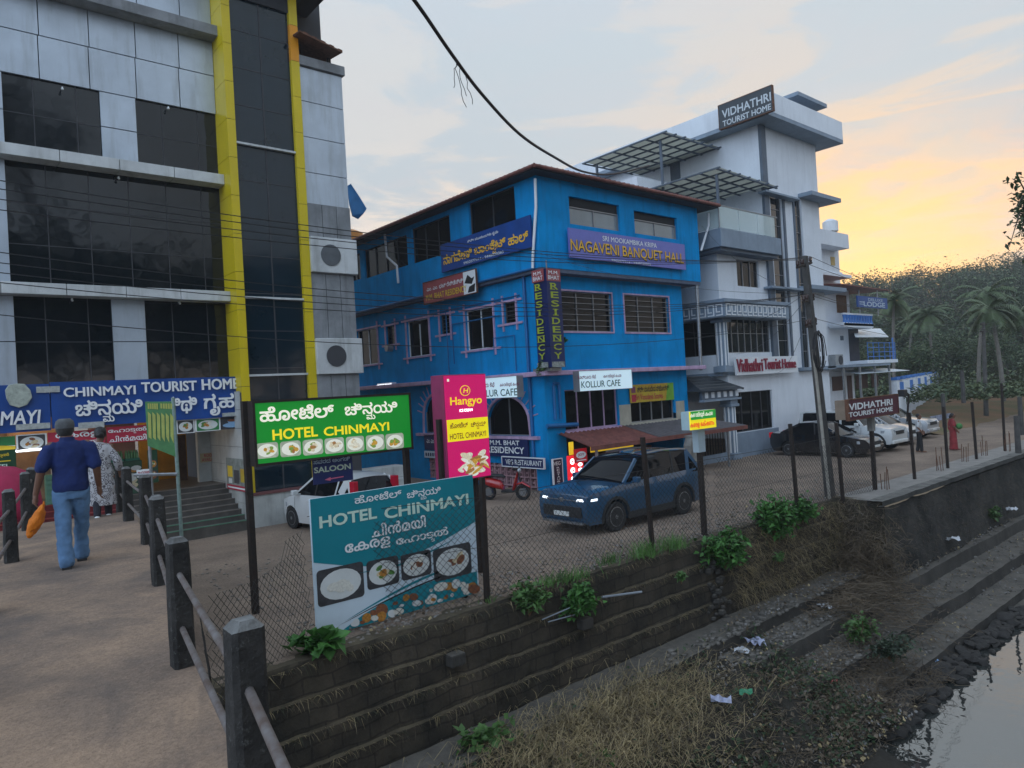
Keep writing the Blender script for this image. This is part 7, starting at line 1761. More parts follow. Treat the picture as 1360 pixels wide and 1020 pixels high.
def head(b, c, fwd=1):
    c = Vector(c); b.sphere(c+Vector((0, .0, .02)), (.077, .095, .105), seg=16, rings=12); b.sphere(c+Vector((0, .035, -.055)), (.058, .062, .062), seg=14, rings=8)
    b.sphere(c+Vector((0, .105, -.015)), (.013, .02, .022), seg=8, rings=6); b.sphere(c+Vector((0, .092, .0)), (.010, .014, .03), seg=8, rings=6)
    for sd in (1, -1):
        b.sphere(c+Vector((sd*.08, -.005, -.005)), (.013, .024, .034), seg=8, rings=6); b.sphere(c+Vector((sd*.033, .082, .028)), (.022, .014, .008), seg=8, rings=5)
    b.sphere(c+Vector((0, .088, -.058)), (.026, .012, .009), seg=8, rings=5)
def facebits(root, c):
    c = Vector(c)
    for sd in (1, -1): part('eye', MB().sphere(c+Vector((sd*.031, .086, .012)), (.013, .008, .008), seg=8, rings=6), mat('eye_dark', (.02, .015, .012), .2, var=0), root, local=True)
def torso(b, zs):
    b.loft([[(cx+rx*math.cos(a), cy+ry*math.sin(a), z) for a in [2*math.pi*i/20 for i in range(20)]] for z, rx, ry, cx, cy in zs])
# --- walking man
hz_ = -.15
man = thing('person', 'man in navy blue shirt, jeans and grey cap walking away with an orange bag', 'person', (1.37, 9.42, 1.925), None, R(-8))
B = MB(); hc = (-.03, .05, 1.525)
head(B, hc); tb_(B, [(-.01, .0, 1.30), (-.015, .01, 1.38), (-.025, .03, 1.46)], (.075, .056, .056))
torso(B, [(.88, .14, .09, 0, 0), (1.0, .145, .095, 0, 0), (1.2, .165, .105, 0, .01), (1.32, .16, .09, 0, 0), (1.38, .09, .06, 0, 0)])
for pts, rs in (([(-.17, 0, 1.34), (-.275, -.05, 1.08), (-.335, .0, .83)], (.058, .046, .030)), ([(.17, 0, 1.34), (.255, -.06, 1.09), (.275, .05, .86)], (.058, .046, .030))): tb_(B, pts, rs)
tb_(B, [(-.09, 0, .88), (-.09, -.04, .48), (-.075, -.22, .10)], (.085, .06, .042)); tb_(B, [(.09, 0, .88), (.085, .12, .48), (.07, .20, .08)], (.085, .06, .042))
hand(B, (-.337, .0, .825), (-.06, .02, -1), (0, 1, 0), 1.0, 1.0, (.3, 1, 0)); hand(B, (.276, .055, .85), (.05, .15, -1), (0, 1, 0), .6, 1.0, (-.2, 1, 0))
for (x, y0) in ((-.075, -.22), (.07, .20)): tb_(B, [(x, y0-.03, .06), (x, y0+.08, .045), (x, y0+.17, .03)], (.042, .038, .028))
remesh(part('body', B, skin, man, local=True), .0075, 2); facebits(man, hc)
SH = MB(); torso(SH, [(.83, .185, .120, .005, -.01), (.92, .180, .128, .0, -.01), (1.08, .178, .122, 0, 0), (1.22, .195, .124, 0, .01), (1.33, .185, .105, 0, .0), (1.385, .12, .075, -.01, .0), (1.41, .072, .062, -.015, .01)])
for sd, e in ((-1, (-.262, -.045, 1.13)), (1, (.245, -.05, 1.13))): tb_(SH, [(sd*.15, 0, 1.325), (sd*.19, -.005, 1.30), e], (.075, .082, .078))
shirt_m = mat('navy_shirt_cloth', (.009, .022, .105), .9, var=.25, scale=5, bump=.1, bscale=150)
remesh(part('shirt', SH, shirt_m, man, local=True), .011, 5, .035, .13)
CO = MB(); torso(CO, [(1.395, .082, .072, -.012, .008), (1.44, .070, .066, -.018, .014)]); part('collar', CO, shirt_m, man, local=True, smooth=60)
JN = MB(); torso(JN, [(.74, .165, .125, 0, 0), (.84, .168, .122, 0, -.005), (.94, .155, .11, 0, 0)])
tb_(JN, [(-.085, 0, .82), (-.09, -.03, .50), (-.085, -.14, .26), (-.078, -.21, .075)], (.105, .082, .076, .086)); tb_(JN, [(.085, .0, .82), (.085, .11, .50), (.078, .17, .26), (.072, .19, .085)], (.105, .082, .074, .086))
remesh(part('jeans', JN, mat('faded_denim', (.11, .21, .36), .9, var=.35, scale=3.5, bump=.15, bscale=120), man, local=True), .011, 4, .035, .12)
cp_ = MB(); cp_.loft([[(hc[0]+rx*math.cos(a), hc[1]-.005+ry*math.sin(a), z) for a in [2*math.pi*i/18 for i in range(18)]] for z, rx, ry in ((1.535, .092, .108), (1.575, .097, .114), (1.62, .088, .102), (1.65, .055, .065))])
for i in range(5): a0, a1 = math.pi*(.22+.112*i), math.pi*(.22+.112*(i+1)); cp_.prism([(hc[0]+.088*math.cos(t)*k, hc[1]+.102*math.sin(t)*k2, 1.545-dz) for t, k, k2, dz in ((a0, 1, 1, 0), (a0, .9, 1.55, .025), (a1, .9, 1.55, .025), (a1, 1, 1, 0))], (0, 0, .010))
part('cap', cp_, mat('grey_cap_cloth', (.10, .105, .11), .9, var=.35, scale=14), man, local=True, smooth=60)
hr = MB(); hr.loft([[(hc[0]+rx*math.cos(a), hc[1]-.022+ry*math.sin(a), z) for a in [2*math.pi*i/18 for i in range(18)]] for z, rx, ry in ((1.455, .062, .060), (1.49, .080, .082), (1.54, .087, .098))]); part('hair', hr, mat('grey_black_hair', (.045, .043, .042), .8, var=.3, scale=30), man, local=True, smooth=60)
for (x, y0) in ((-.078, -.21), (.072, .195)): part('sandal', MB().box(x-.048, x+.048, y0-.07, y0+.20, 0, .026).tube([(x-.05, y0+.07, .03), (x, y0+.08, .075), (x+.05, y0+.07, .03)], .012, 6), black_pl, man, local=True, bevel=.01)
# orange bag in his hand (a thing of its own)
pb_ = [(57.5, 668), (60.5, 676), (60, 690), (52, 703), (44, 712), (36, 716), (34, 706), (37, 694), (46, 681), (54, 671)]
cb_ = [PY(x, y, 9.36) for x, y in pb_]; bc = sum(cb_, Vector((0, 0, 0)))/len(cb_)
bg_ = MB(); rings = []
for t, k in ((-.065, .35), (-.05, .75), (-.015, 1), (.02, 1), (.055, .75), (.07, .35)): rings.append([bc+(p-bc)*k+Vector((0, t, 0)) for p in cb_])
bg_.loft(rings); OB = thing('bag', 'bright orange cloth bag swinging from the left hand of the walking man', 'bag', bc)
part('pouch', bg_, mat('orange_cloth', (.62, .165, .008), .8, var=.2, scale=5, bump=.3, bscale=9), OB, smooth=1, sub=3)
d_ = OB.children[0].modifiers.new('d', 'DISPLACE'); t_ = bpy.data.textures.new('crumple', 'CLOUDS'); t_.noise_scale = .09; d_.texture = t_; d_.strength = .05; d_.mid_level = .5
hw_ = PY(58, 664, 9.40); part('handle', MB().tube([cb_[0]+Vector((0, .01, -.02)), hw_+Vector((.0, 0, -.02)), hw_+Vector((0, -.02, -.05)), cb_[1]+Vector((-.02, 0, 0))], .008, 6), MATS['orange_cloth'], OB)
# --- woman in patterned kurta
kur = bpy.data.materials.new('patterned_kurta'); kur.use_nodes = True; t = kur.node_tree; b_ = t.nodes['Principled BSDF']; b_.inputs['Roughness'].default_value = .9
g_ = nd(t, 'ShaderNodeTexCoord').outputs['Object']; vo_ = nd(t, 'ShaderNodeTexVoronoi'); vo_.inputs['Scale'].default_value = 15; t.links.new(g_, vo_.inputs['Vector'])
ringm = ramp(t, vo_.outputs['Distance'], [(.16, 1), (.20, 0), (.32, 0), (.36, 1), (.45, 1), (.5, 0)], 'CONSTANT'); t.links.new(mix(t, ringm, (.42, .41, .42), (.10, .09, .10)), b_.inputs['Base Color'])
wp_ = PZ(137, 690, 1.86)
wom = thing('person', 'woman in a white patterned long kurta with dark hair at the end of the bridge', 'person', (wp_.x, wp_.y, 1.86), None, R(-14))
B = MB(); hc = (.02, .05, 1.40); head(B, hc); tb_(B, [(0, 0, 1.22), (.01, .02, 1.33)], (.06, .047))
torso(B, [(.85, .13, .09, 0, 0), (1.1, .14, .09, 0, 0), (1.25, .12, .07, 0, 0)])
tb_(B, [(-.15, 0, 1.20), (-.22, -.03, .95), (-.20, .12, .78)], (.05, .04, .027)); tb_(B, [(.15, 0, 1.20), (.25, -.03, .97), (.27, .08, .76)], (.05, .04, .027))
hand(B, (-.20, .125, .775), (0, .3, -1), (0, 1, 0), .6, .9, (.2, 1, 0)); hand(B, (.27, .085, .755), (.1, .3, -1), (0, 1, 0), .6, .9, (-.2, 1, 0))
tb_(B, [(-.07, 0, .8), (-.07, -.06, .42), (-.07, -.14, .09)], (.075, .055, .04)); tb_(B, [(.07, 0, .8), (.07, .05, .42), (.08, .09, .07)], (.075, .055, .04))
remesh(part('body', B, skin, wom, local=True), .0085, 2); facebits(wom, hc)
K = MB(); torso(K, [(.24, .205, .15, .01, 0), (.5, .195, .145, 0, 0), (.8, .185, .135, 0, 0), (.98, .155, .115, 0, 0), (1.12, .165, .12, 0, .01), (1.22, .155, .09, 0, 0), (1.28, .07, .06, 0, 0)])
for p in (([(-.13, 0, 1.19), (-.225, -.03, .96), (-.215, .06, .85)], (.065, .065, .058)), ([(.13, 0, 1.19), (.25, -.03, .97), (.265, .05, .83)], (.065, .066, .06))): tb_(K, *p)
remesh(part('kurta', K, kur, wom, local=True), .012, 4, .04, .14)
LGm = MB(); tb_(LGm, [(-.07, -.05, .4), (-.07, -.13, .10)], (.07, .055)); tb_(LGm, [(.08, .04, .4), (.08, .09, .09)], (.07, .055)); part('leggings', LGm, mat('dark_leggings', (.03, .03, .04), .9), wom, local=True, smooth=60)
H = MB(); H.sphere((.02, .03, 1.435), (.092, .105, .105), seg=16, rings=10); H.sphere((.02, -.07, 1.40), (.06, .05, .055)); part('hair', H, mat('black_hair', (.012, .011, .011), .5, var=.2), wom, local=True, smooth=60)
for x, y0 in ((-.07, -.14), (.08, .09)): S_ = MB(); S_.loft([[(x+rx*math.cos(a), y0+yy+.0*math.sin(a), .045+rz*math.sin(a)) for a in [2*math.pi*i/10 for i in range(10)]] for yy, rx, rz in ((-.07, .03, .03), (-.03, .045, .045), (.08, .048, .04), (.15, .04, .028), (.18, .02, .015))]); part('shoe', S_, white_pr, wom, local=True, smooth=60)
# --- two figures by the parked cars
def walker(label, loc, rz, h, top_m, low_m, skirt, hairlong):
    s = h/1.65; r_ = thing('person', label, 'person', loc, None, rz); r_.scale = (s, s, s)
    B = MB(); hc = (0, .03, 1.53); head(B, hc); tb_(B, [(0, 0, 1.3), (0, .02, 1.45)], (.07, .052)); torso(B, [(.9, .13, .09, 0, 0), (1.15, .15, .1, 0, 0), (1.34, .14, .08, 0, 0)])
    tb_(B, [(-.17, 0, 1.33), (-.24, -.03, 1.08), (-.2, .14, .92)], (.055, .044, .03)); tb_(B, [(.17, 0, 1.33), (.24, -.03, 1.08), (.22, .10, .90)], (.055, .044, .03))
    hand(B, (-.2, .145, .915), (0, .5, -1), (0, 1, 0)); hand(B, (.22, .105, .895), (0, .5, -1), (0, 1, 0))
    tb_(B, [(-.09, 0, .88), (-.085, -.02, .48), (-.08, -.10, .07)], (.085, .06, .042)); tb_(B, [(.09, 0, .88), (.085, .05, .48), (.08, .08, .07)], (.085, .06, .042))
    for x, y0 in ((-.08, -.10), (.08, .08)): tb_(B, [(x, y0-.03, .05), (x, y0+.15, .03)], (.04, .028))
    remesh(part('body', B, skin, r_, local=True), .011, 2); facebits(r_, hc)
    T = MB(); torso(T, [(.86, .165, .115, 0, 0), (1.1, .165, .118, 0, 0), (1.25, .18, .12, 0, 0), (1.35, .165, .09, 0, 0), (1.41, .07, .06, 0, 0)])
    for sd in (-1, 1): tb_(T, [(sd*.15, 0, 1.32), (sd*.23, -.02, 1.13)], (.075, .07))
    remesh(part('shirt' if not skirt else 'blouse', T, top_m, r_, local=True), .014, 4, .03, .12)
    G = MB()
    if skirt:
        torso(G, [(.04, .21, .17, 0, 0), (.4, .20, .15, 0, 0), (.8, .185, .13, 0, 0), (1.0, .165, .12, 0, 0)]); G.loft([[(a[0]+dx_, a[1]+dy, a[2]) for dx_, dy in ((-.07, 0), (0, -.02), (.07, 0), (0, .02))] for a in ((-.13, -.12, .9), (-.13, -.13, 1.2), (-.12, -.05, 1.40), (-.05, .10, 1.30), (.10, .14, 1.0))])
    else:
        torso(G, [(.76, .15, .11, 0, 0), (.92, .15, .11, 0, 0)]); tb_(G, [(-.085, 0, .84), (-.085, -.02, .5), (-.08, -.09, .1)], (.1, .08, .07)); tb_(G, [(.085, 0, .84), (.085, .05, .5), (.08, .07, .1)], (.1, .08, .07))
    remesh(part('sari' if skirt else 'trousers', G, low_m, r_, local=True), .014, 4, .03, .12)
    H = MB(); H.sphere((0, .005, 1.565), (.088, .10, .095), seg=14, rings=8)
    if hairlong: H.sphere((0, -.08, 1.5), (.05, .05, .08))
    part('hair', H, MATS['black_hair'], r_, local=True, smooth=60); return r_
p1, p2 = PZ(1222, 600, .04), PZ(1267, 597, .04)
walker('man in white shirt and black trousers standing by the silver SUV', (p1.x, p1.y, 0.02), R(200), 1.62, mat('white_shirt_cloth', (.50, .51, .52), .9, var=.15), mat('black_trousers', (.02, .02, .022), .9), False, False)
walker('woman in a red sari holding a green bundle on the far road', (p2.x, p2.y, 0.02), R(215), 1.55, mat('red_sari_cloth', (.28, .035, .04), .9, var=.3, scale=5), mat('red_sari_cloth', (.28, .035, .04)), True, True)
pg_ = PZ(1274, 569, 1.0); one('bundle', MB().sphere((p2.x+.10, p2.y-.22, 1.02), (.20, .12, .13), seg=10, rings=7), mat('green_bundle', (.06, .22, .06), .8, var=.4, scale=9), 'green bundle in the arms of the woman in red sari', 'bundle', smooth=60)
# ================================================================== stall furniture and odds and ends
def cab(label, x0, x1, y0, h, m_, name='snack_counter', rows=3):
    r_ = thing(name, label, 'counter', ((x0+x1)/2, y0, LZ)); part('cabinet', MB().box(x0, x1, y0, y0+.6, LZ, LZ+h), m_, r_, bevel=.02)
    return r_
crate_g = mat('green_crate', (.06, .26, .17), .5, var=.15); bott = mat('green_bottle', (.20, .42, .20), .2, var=.2, scale=9)
c1 = cab('snack counter with printed food front behind the man', X_(78, 640, 22.95), X_(139, 640, 22.95), 22.95, .75, mat('counter_front', (.20, .22, .13), .5, var=.2))
q = random.Random(6)
def dots(root, x0, x1, y, z0, z1, n):
    m_ = MB(); ms = FOOD+[plate_pr]
    for i in range(n):
        x = q.uniform(x0, x1); z = q.uniform(z0, z1); P_ = [(x+a, y-.004-.0006*i, z+c) for a, c in ell(0, 0, q.uniform(.06, .15), q.uniform(.05, .1), 10)]; m_.add(P_, [tuple(range(10))], q.randrange(6))
    part('picture', m_, ms, root)
def stacks(root, x0, x1, y, z, n=1):
    m_ = MB(); bt_ = MB(); x = x0
    while x < x1-.3:
        for k in range(n): m_.box(x, x+.38, y, y+.3, z+k*.32, z+k*.32+.07); [bt_.tube([(x+.05+i*.07, y+.05+j*.1, z+k*.32+.07), (x+.05+i*.07, y+.05+j*.1, z+k*.32+.21), (x+.05+i*.07, y+.05+j*.1, z+k*.32+.27), (x+.05+i*.07, y+.05+j*.1, z+k*.32+.30)], [.03, .03, .012, .013], 6) for i in range(5) for j in range(2)]
        x += .41
    part('crate', m_, crate_g, root); part('bottles', bt_, bott, root)
xa_, xb_ = X_(78, 640, 22.95), X_(139, 640, 22.95); dots(c1, xa_+.15, xb_-.15, 22.95, LZ+.15, LZ+.62, 26); stacks(c1, xa_, xb_, 23.05, LZ+.752, 2)
x0_, x1_ = X_(157, 640, 22.9), X_(190, 640, 22.9)
c2 = cab('snack counter with dark poster front behind the woman', x0_-1.0, x1_, 22.9, .95, mat('counter_dark', (.04, .10, .06), .5, var=.3)); dots(c2, x0_, x1_-.12, 22.9, LZ+.15, LZ+.8, 14); stacks(c2, x0_-1.0, x1_, 23.0, LZ+.952, 1)
c3 = cab('green slatted cupboard on the steps beside the walking man', X_(66, 660, 22.9), X_(84, 660, 22.9), 22.92, .01, crate_g, 'cupboard')
m_ = MB(); a, c = X_(62, 660, 22.6), X_(79, 660, 22.6)
for k in range(7): m_.box(a, c, 22.6, 22.63, LZ-.1+k*.13, LZ+.01+k*.13)
m_.box(a, c, 22.64, 22.9, LZ-.1, LZ+.8); part('slats', m_, mat('sea_green_slats', (.12, .28, .20), .6, var=.2), c3)
for x, lb in ((X_(45, 620, 24.4), 'brown shelf on the back wall of the stall, left of the man'), (X_(150, 600, 24.4), 'pinkish shelf panel on the back wall of the stall, beside the woman')):
    one('wall_shelf', MB().box(x-.6, x+.6, 24.3, 24.58, LZ+.9, LZ+2.6).box(x-.65, x+.65, 24.2, 24.3, LZ+1.6, LZ+1.66), mat('shelf_brown', (.34, .20, .12), .6, var=.35, scale=2) if 'brown' in lb else mat('shelf_pink', (.48, .26, .22), .6, var=.2), lb, 'shelf')
STd = thing('standee', 'dark green upright standee reading HOTEL CHINMAYI at the left edge', 'sign', PY(10, 650, 20.5))
b = boardpx(STd, 'Y', 20.5, ((-28, 600), (21, 596.5), (22.5, 645), (-28, 652)), th=.04, panel=mat('dark_green_board', (.012, .06, .025), .5, var=.2))
tpx(b, 'HOTEL', ((-22, 618.5), (13, 616), (13, 621.5), (-22, 624.5)), mat('mint_print', (.58, .74, .62)), bold=.04); tpx(b, 'CHINMAYI', ((-24, 626.5), (18, 624), (18, 629.5), (-24, 632.5)), mat('mint_print', (.58, .74, .62)), bold=.04)
tpx(b, 'ഹോട്ടൽ'.replace('ഹോ', 'േഹാ').replace('ട്ട', 'ട{ട}'), ((-20, 604), (12, 601), (12, 607), (-20, 610)), yellow_pr, bold=.03)
b.rect(.1, .28, .85, .31, yellow_pr); b.rect(.1, .70, .85, .74, yellow_pr); b.food(.25, .78, .95, .98, dark_pic, plate_pr, FOOD, seed=77)
part('foot', MB().box(b.O.x+.2, b.O.x+.26, 20.5, 20.9, .9, b.O.z+.3), dark_steel, STd)
# pinkish cloth cover by the left railing
cc = PZ(6, 693, 1.0); cc = PY(4, 700, 15.6); D_ = MB(); rings = []
for z, k in ((0, 1.0), (.25, .98), (.55, .92), (.78, .70), (.90, .35), (.93, .05)):
    rings.append([(cc.x+(.62*k)*math.cos(a)*(1+.05*math.sin(5*a)*(1-z)), cc.y+(.62*k)*math.sin(a)*(1+.05*math.sin(5*a)*(1-z)), PY(4, 690, 15.6).z+z*1.02) for a in [2*math.pi*i/24 for i in range(24)]])
D_.loft(rings); one('cloth_cover', D_, mat('dark_pink_cloth', (.36, .02, .07), .8, var=.2, scale=3, bump=.2, bscale=5), 'dark pink cloth cover humped beside the left bridge railing', 'cover', smooth=1)
# small posters
def small(label, axis, val, quad, panel, items, name='notice', cat='notice'):
    r_ = thing(name, label, cat, (PY if axis == 'Y' else PX)(quad[3][0], quad[3][1], val)); b = boardpx(r_, axis, val, quad, th=.02, panel=panel)
    for t, q_, mm, bo in items: tpx(b, t, q_, mm, bold=bo)
    return b
small('cream notice reading ROOMS AVAILABLE on the tiled wall by the door', 'Y', 23.88, ((265.5, 602), (291.5, 600.5), (292, 612), (266, 614.5)), mat('cream_notice', (.44, .36, .22), .6, var=.1), [('ROOMS', ((271, 602.8), (287, 601.8), (287, 606), (271, 607)), red_pr, .02), ('AVAILABLE', ((268, 608.5), (290, 607), (290, 611), (268, 613)), red_pr, .02)])
pst = thing('poster', 'printed poster with red strip on the side wall above the stair end', 'poster', PX(301, 647, TX[0]-.07))
q0, q1, q2, q3 = PX(301, 613, TX[0]-.08), PX(330, 606, TX[0]-.08), PX(330, 657, TX[0]-.08), PX(302, 646, TX[0]-.08)
ya, yb_ = (q0.y+q3.y)/2, (q1.y+q2.y)/2; z1_, z0_ = max(q0.z, q1.z)-.1, (q2.z+q3.z)/2
b = Board(pst, Vector((TX[0]-.075, ya, z0_)), Vector((0, -1, 0)), NX, ya-yb_, z1_-z0_, th=.015, panel=mat('poster_print', (.24, .27, .25), .5, var=.5, scale=4))
b.rect(0, .84, 1, 1, red_pr); b.rect(.05, .9, .95, .95, white_pr, .008); b.rect(.06, .25, .3, .6, yellow_pr); b.rect(.66, .3, .92, .72, mat('mustard_banner', (.52, .40, .03))); b.rect(.36, .36, .6, .78, dark_pic); b.rect(.1, .65, .26, .8, plate_pr)
small('white red lettered notice low behind the bridge posts', 'Y', 20.0, ((181, 624), (202, 622.5), (203, 632), (182, 634)), white_pr, [('ഹോട്ടൽ'.replace('ഹോ', 'േഹാ').replace('ട്ട', 'ട{ട}'), ((183, 625.5), (200, 624), (200, 630), (183, 632)), red_pr, .03)])
dg_ = small('dark green price board beside the folded banner', 'Y', 22.0, ((196, 598), (209, 597), (210, 640), (197, 642)), mat('dark_green_board', (.012, .06, .025)), []); dg_.food(.1, .3, .9, .55, dark_pic, FOOD[1], FOOD, seed=5); dg_.food(.1, .62, .9, .9, dark_pic, FOOD[3], FOOD, seed=6)
# tube lamp under the blue ledge, blue tarpaulin, orange tank
tl = thing('tube_light', 'lit white tube under the lilac ledge of the blue building', 'lamp', PX(510, 511, X0-.2)); a, c = PX(500.5, 512.5, X0-.25), PX(520, 510.8, X0-.25); part('tube', MB().tube([a, c], .035, 8), tube_on, tl); part('batten', MB().box(X0-.23, X0, c.y, a.y, a.z+.04, a.z+.1), white_p, tl)
tq = [PY(461, 247, 24), PY(466, 244, 24.0), PY(478, 262, 24.2), PY(487, 277, 24.3), PY(483, 283, 24.3), PY(476, 290, 24.3), PY(468, 286, 24.1), PY(464, 270, 24)]
one('tarpaulin', MB().prism(tq, (.05, .12, 0)), mat('blue_tarpaulin', (.03, .20, .48), .6, var=.25, scale=2, bump=.4, bscale=2), 'blue tarpaulin flapping at the edge of the silver hotel', 'tarpaulin')
tkp = PY(464, 316, 33); one('water_tank', MB().tube([(tkp.x, 33, tkp.z-1.2), (tkp.x, 33, tkp.z-.2), (tkp.x, 33, tkp.z+.22), (tkp.x, 33, tkp.z+.4)], [.75, .78, .7, .3], 18), mat('orange_tank', (.50, .20, .03), .5, var=.2), 'orange water tank just peeping between silver hotel and blue roof', 'tank', smooth=50)
one('stone_ledge', MB().box(10.2, 13, 20.4, 21, 0, .42).box(10.4, 13, 20.9, 21.4, .42, .85).box(10.6, 13, 21.3, 21.9, .85, 1.25), tile_w, 'pale stone steps by the side passage behind the white hatchback', 'steps', bevel=.02)
sp = thing('stone_pillar', 'weathered grey stub pillar at the right end of the shop awning', 'pillar', PZ(928, 632, 0)); pz0 = PZ(926, 634, 0)
sb = MB(); sb.prism([(pz0.x-.35, pz0.y, 0), (pz0.x+.35, pz0.y, 0), (pz0.x+.33, pz0.y, 1.2), (pz0.x+.18, pz0.y, 1.5), (pz0.x-.18, pz0.y, 1.5), (pz0.x-.33, pz0.y, 1.2)], (0, .3, 0)); part('stub', sb, concrete, sp, bevel=.03); part('cap_stone', MB().box(pz0.x-.2, pz0.x+.2, pz0.y-.02, pz0.y+.32, 1.502, 1.56), concrete, sp)
gt2 = thing('gate', 'dark iron bar gate closing the porch beside the stub pillar', 'gate', (26.2, YW, 0)); gm = MB()
for k in range(11): gm.tube([(25.3+k*.2, YW+.1, .1), (25.3+k*.2, YW+.1, 1.5)], .018, 5)
part('bars', gm, dark_steel, gt2); part('rail', MB().box(25.2, 27.45, YW+.06, YW+.14, .1, .16).box(25.2, 27.45, YW+.06, YW+.14, 1.4, 1.46), dark_steel, gt2)
part('low_wall', MB().box(25.3, 27.4, YW-.1, YW+.02, 0, .35), slate_l, gt2)
lx_ = PY(1236, 556, 16.1).x; lz_ = PY(1255, 562, 16.1).z; lm_ = MB()
for k in range(4): lm_.box(lx_+k*.85, lx_+k*.85+.75, 16.1, 16.14, lz_-.1*(k % 2), lz_+.55)
one('clothes_line_load', lm_, mat('washed_cloth', (.35, .38, .50), .8, var=.6, scale=1.2), 'washed cloths hung in a row behind the silver SUV', 'laundry')
# ================================================================== trees
bark = mat('grey_bark', (.10, .085, .07), .95, var=.4, scale=5, bump=.5)
def treemesh(seed, H, spread, nleaf, ls, levels=4, bare=0., trunk=.3, lean=0.):
    q = random.Random(seed); W = MB(); LV = MB(); tips = []
    def grow(p, d, L_, r_, lv):
        pts = [p]; dd = d.copy()
        for k in range(4):
            dd = (dd+Vector((q.gauss(0, .13), q.gauss(0, .13), q.gauss(.03, .07)))).normalized(); pts.append(pts[-1]+dd*L_/4)
        W.tube(pts, [r_*(1-.12*k) for k in range(5)], 6 if lv > 1 else 4, cap=False)
        if lv >= 2: tips.extend([(pts[2], lv), (pts[3], lv), (pts[4], lv)])
        if lv < levels:
            for k in range(q.randint(2, 4) if lv else q.randint(4, 6)):
                a = q.uniform(0, 6.28); s = spread*q.uniform(.5, 1.2); nd__ = (dd+Vector((math.cos(a)*s, math.sin(a)*s, q.uniform(-.1, .35)))).normalized()
                grow(pts[q.choice((3, 4)) if lv else q.choice((2, 3, 4))], nd__, L_*q.uniform(.55, .8), r_*.5, lv+1)
    grow(Vector((0, 0, -.3)), Vector((lean, 0, 1)), H*.42, trunk, 0)
    for i in range(nleaf):
        p, lv = q.choice(tips)
        if bare and q.random() < bare and lv < levels: continue
        c = p+Vector((q.gauss(0, ls*2.2), q.gauss(0, ls*2.2), q.gauss(0, ls*1.8))); d = Vector((q.gauss(0, 1), q.gauss(0, 1), q.gauss(-.1, .5))).normalized(); u = Vector((q.gauss(0, .5), q.gauss(0, .5), 1)).normalized()
        leafblade(LV, c, d, u, ls*q.uniform(.7, 1.5), ls*.32, q.choice((0, 0, 1)))
    return W, LV
lf1, lf2 = mat('tree_leaf_dark', (.045, .078, .030), .6, var=.4, scale=.8), mat('tree_leaf_light', (.095, .125, .05), .6, var=.4, scale=.8)
def tree(label, loc, args, group=None, name='tree', rz=0):
    r_ = thing(name, label, 'tree', loc, group, rz); W, LV = treemesh(*args)
    part('trunk', W, bark, r_, local=True, smooth=60); part('crown', LV, [lf1, lf2], r_, local=True); return r_
# trees on the far bank behind the viewer: they stand in the window glass and hang into the right edge
tree('tall half bare tree behind the viewer mirrored in the hotel glass', (15.5, -30, 1.0), (11, 44, .62, 15000, .32, 5, .1, .6))
T0 = tree('leafy tree behind the viewer mirrored in the hotel glass', (10, -18, 1.0), (12, 16, 1.0, 5200, .55, 4, 0, .35), 'trees on the far bank behind the viewer')
for i, (x, y, s_) in enumerate(((17, -19, .95), (26, -20, 1.0), (-8, -17, 1.15), (4, -21, .9), (34, -19, 1.0), (-16, -19, 1.1), (21, -24, 1.0), (43, -21, 1.1))):
    c_ = copy_tree(T0); c_.location = (x, y, 1.0); c_.rotation_euler = (0, 0, i*1.7); c_.scale = (s_, s_, s_)
OT = thing('tree', 'tree whose leafy twig hangs into the upper right corner of the view', 'tree', (24, -14.5, 1.0))
tw_ = MB(); tl_ = MB(); q = random.Random(77); t0 = Vector((24, -14.5, .8)); e1 = Vector((23.6, -13.5, 7.5)); e2 = Vector((21.5, -6, 10.5)); e3 = PY(1366, 262, 4.0)
tw_.tube([t0, e1, e2, e2.lerp(e3, .5)+Vector((0, 0, .5)), e3], [.4, .3, .16, .09, .03], 8)
for k in range(26):
    a = e2.lerp(e3, .5) if k > 20 else e3; tip = PY(q.uniform(1340, 1385), q.uniform(232, 352), 4.0+q.uniform(-.4, .4)) if k <= 20 else a+Vector((q.gauss(0, 2), q.gauss(0, 2), q.gauss(0, 1.2)))
    md = a.lerp(tip, .5)+Vector((0, 0, .12)); tw_.tube([a, md, tip], [.02, .012, .006], 5, cap=False)
    for j in range(30): p = (a.lerp(md, q.random()) if q.random() < .3 else md.lerp(tip, q.random()))+Vector((q.gauss(0, .09), q.gauss(0, .09), q.gauss(0, .09))); leafblade(tl_, p, Vector((q.gauss(0, 1), q.gauss(0, 1), q.gauss(-.4, .5))).normalized(), Vector((q.gauss(0, .4), q.gauss(0, .4), 1)).normalized(), q.uniform(.10, .17), .035, q.choice((0, 1)))
for k in range(1500): p = e1.lerp(e2, q.random())+Vector((q.gauss(0, 2.2), q.gauss(-2, 2.2), q.gauss(1.5, 1.6))); leafblade(tl_, p, Vector((q.gauss(0, 1), q.gauss(0, 1), q.gauss(0, .5))).normalized(), Vector((0, 0, 1)), .3, .09, 0)
part('trunk', tw_, bark, OT, smooth=60); part('crown', tl_, [lf1, lf2], OT)
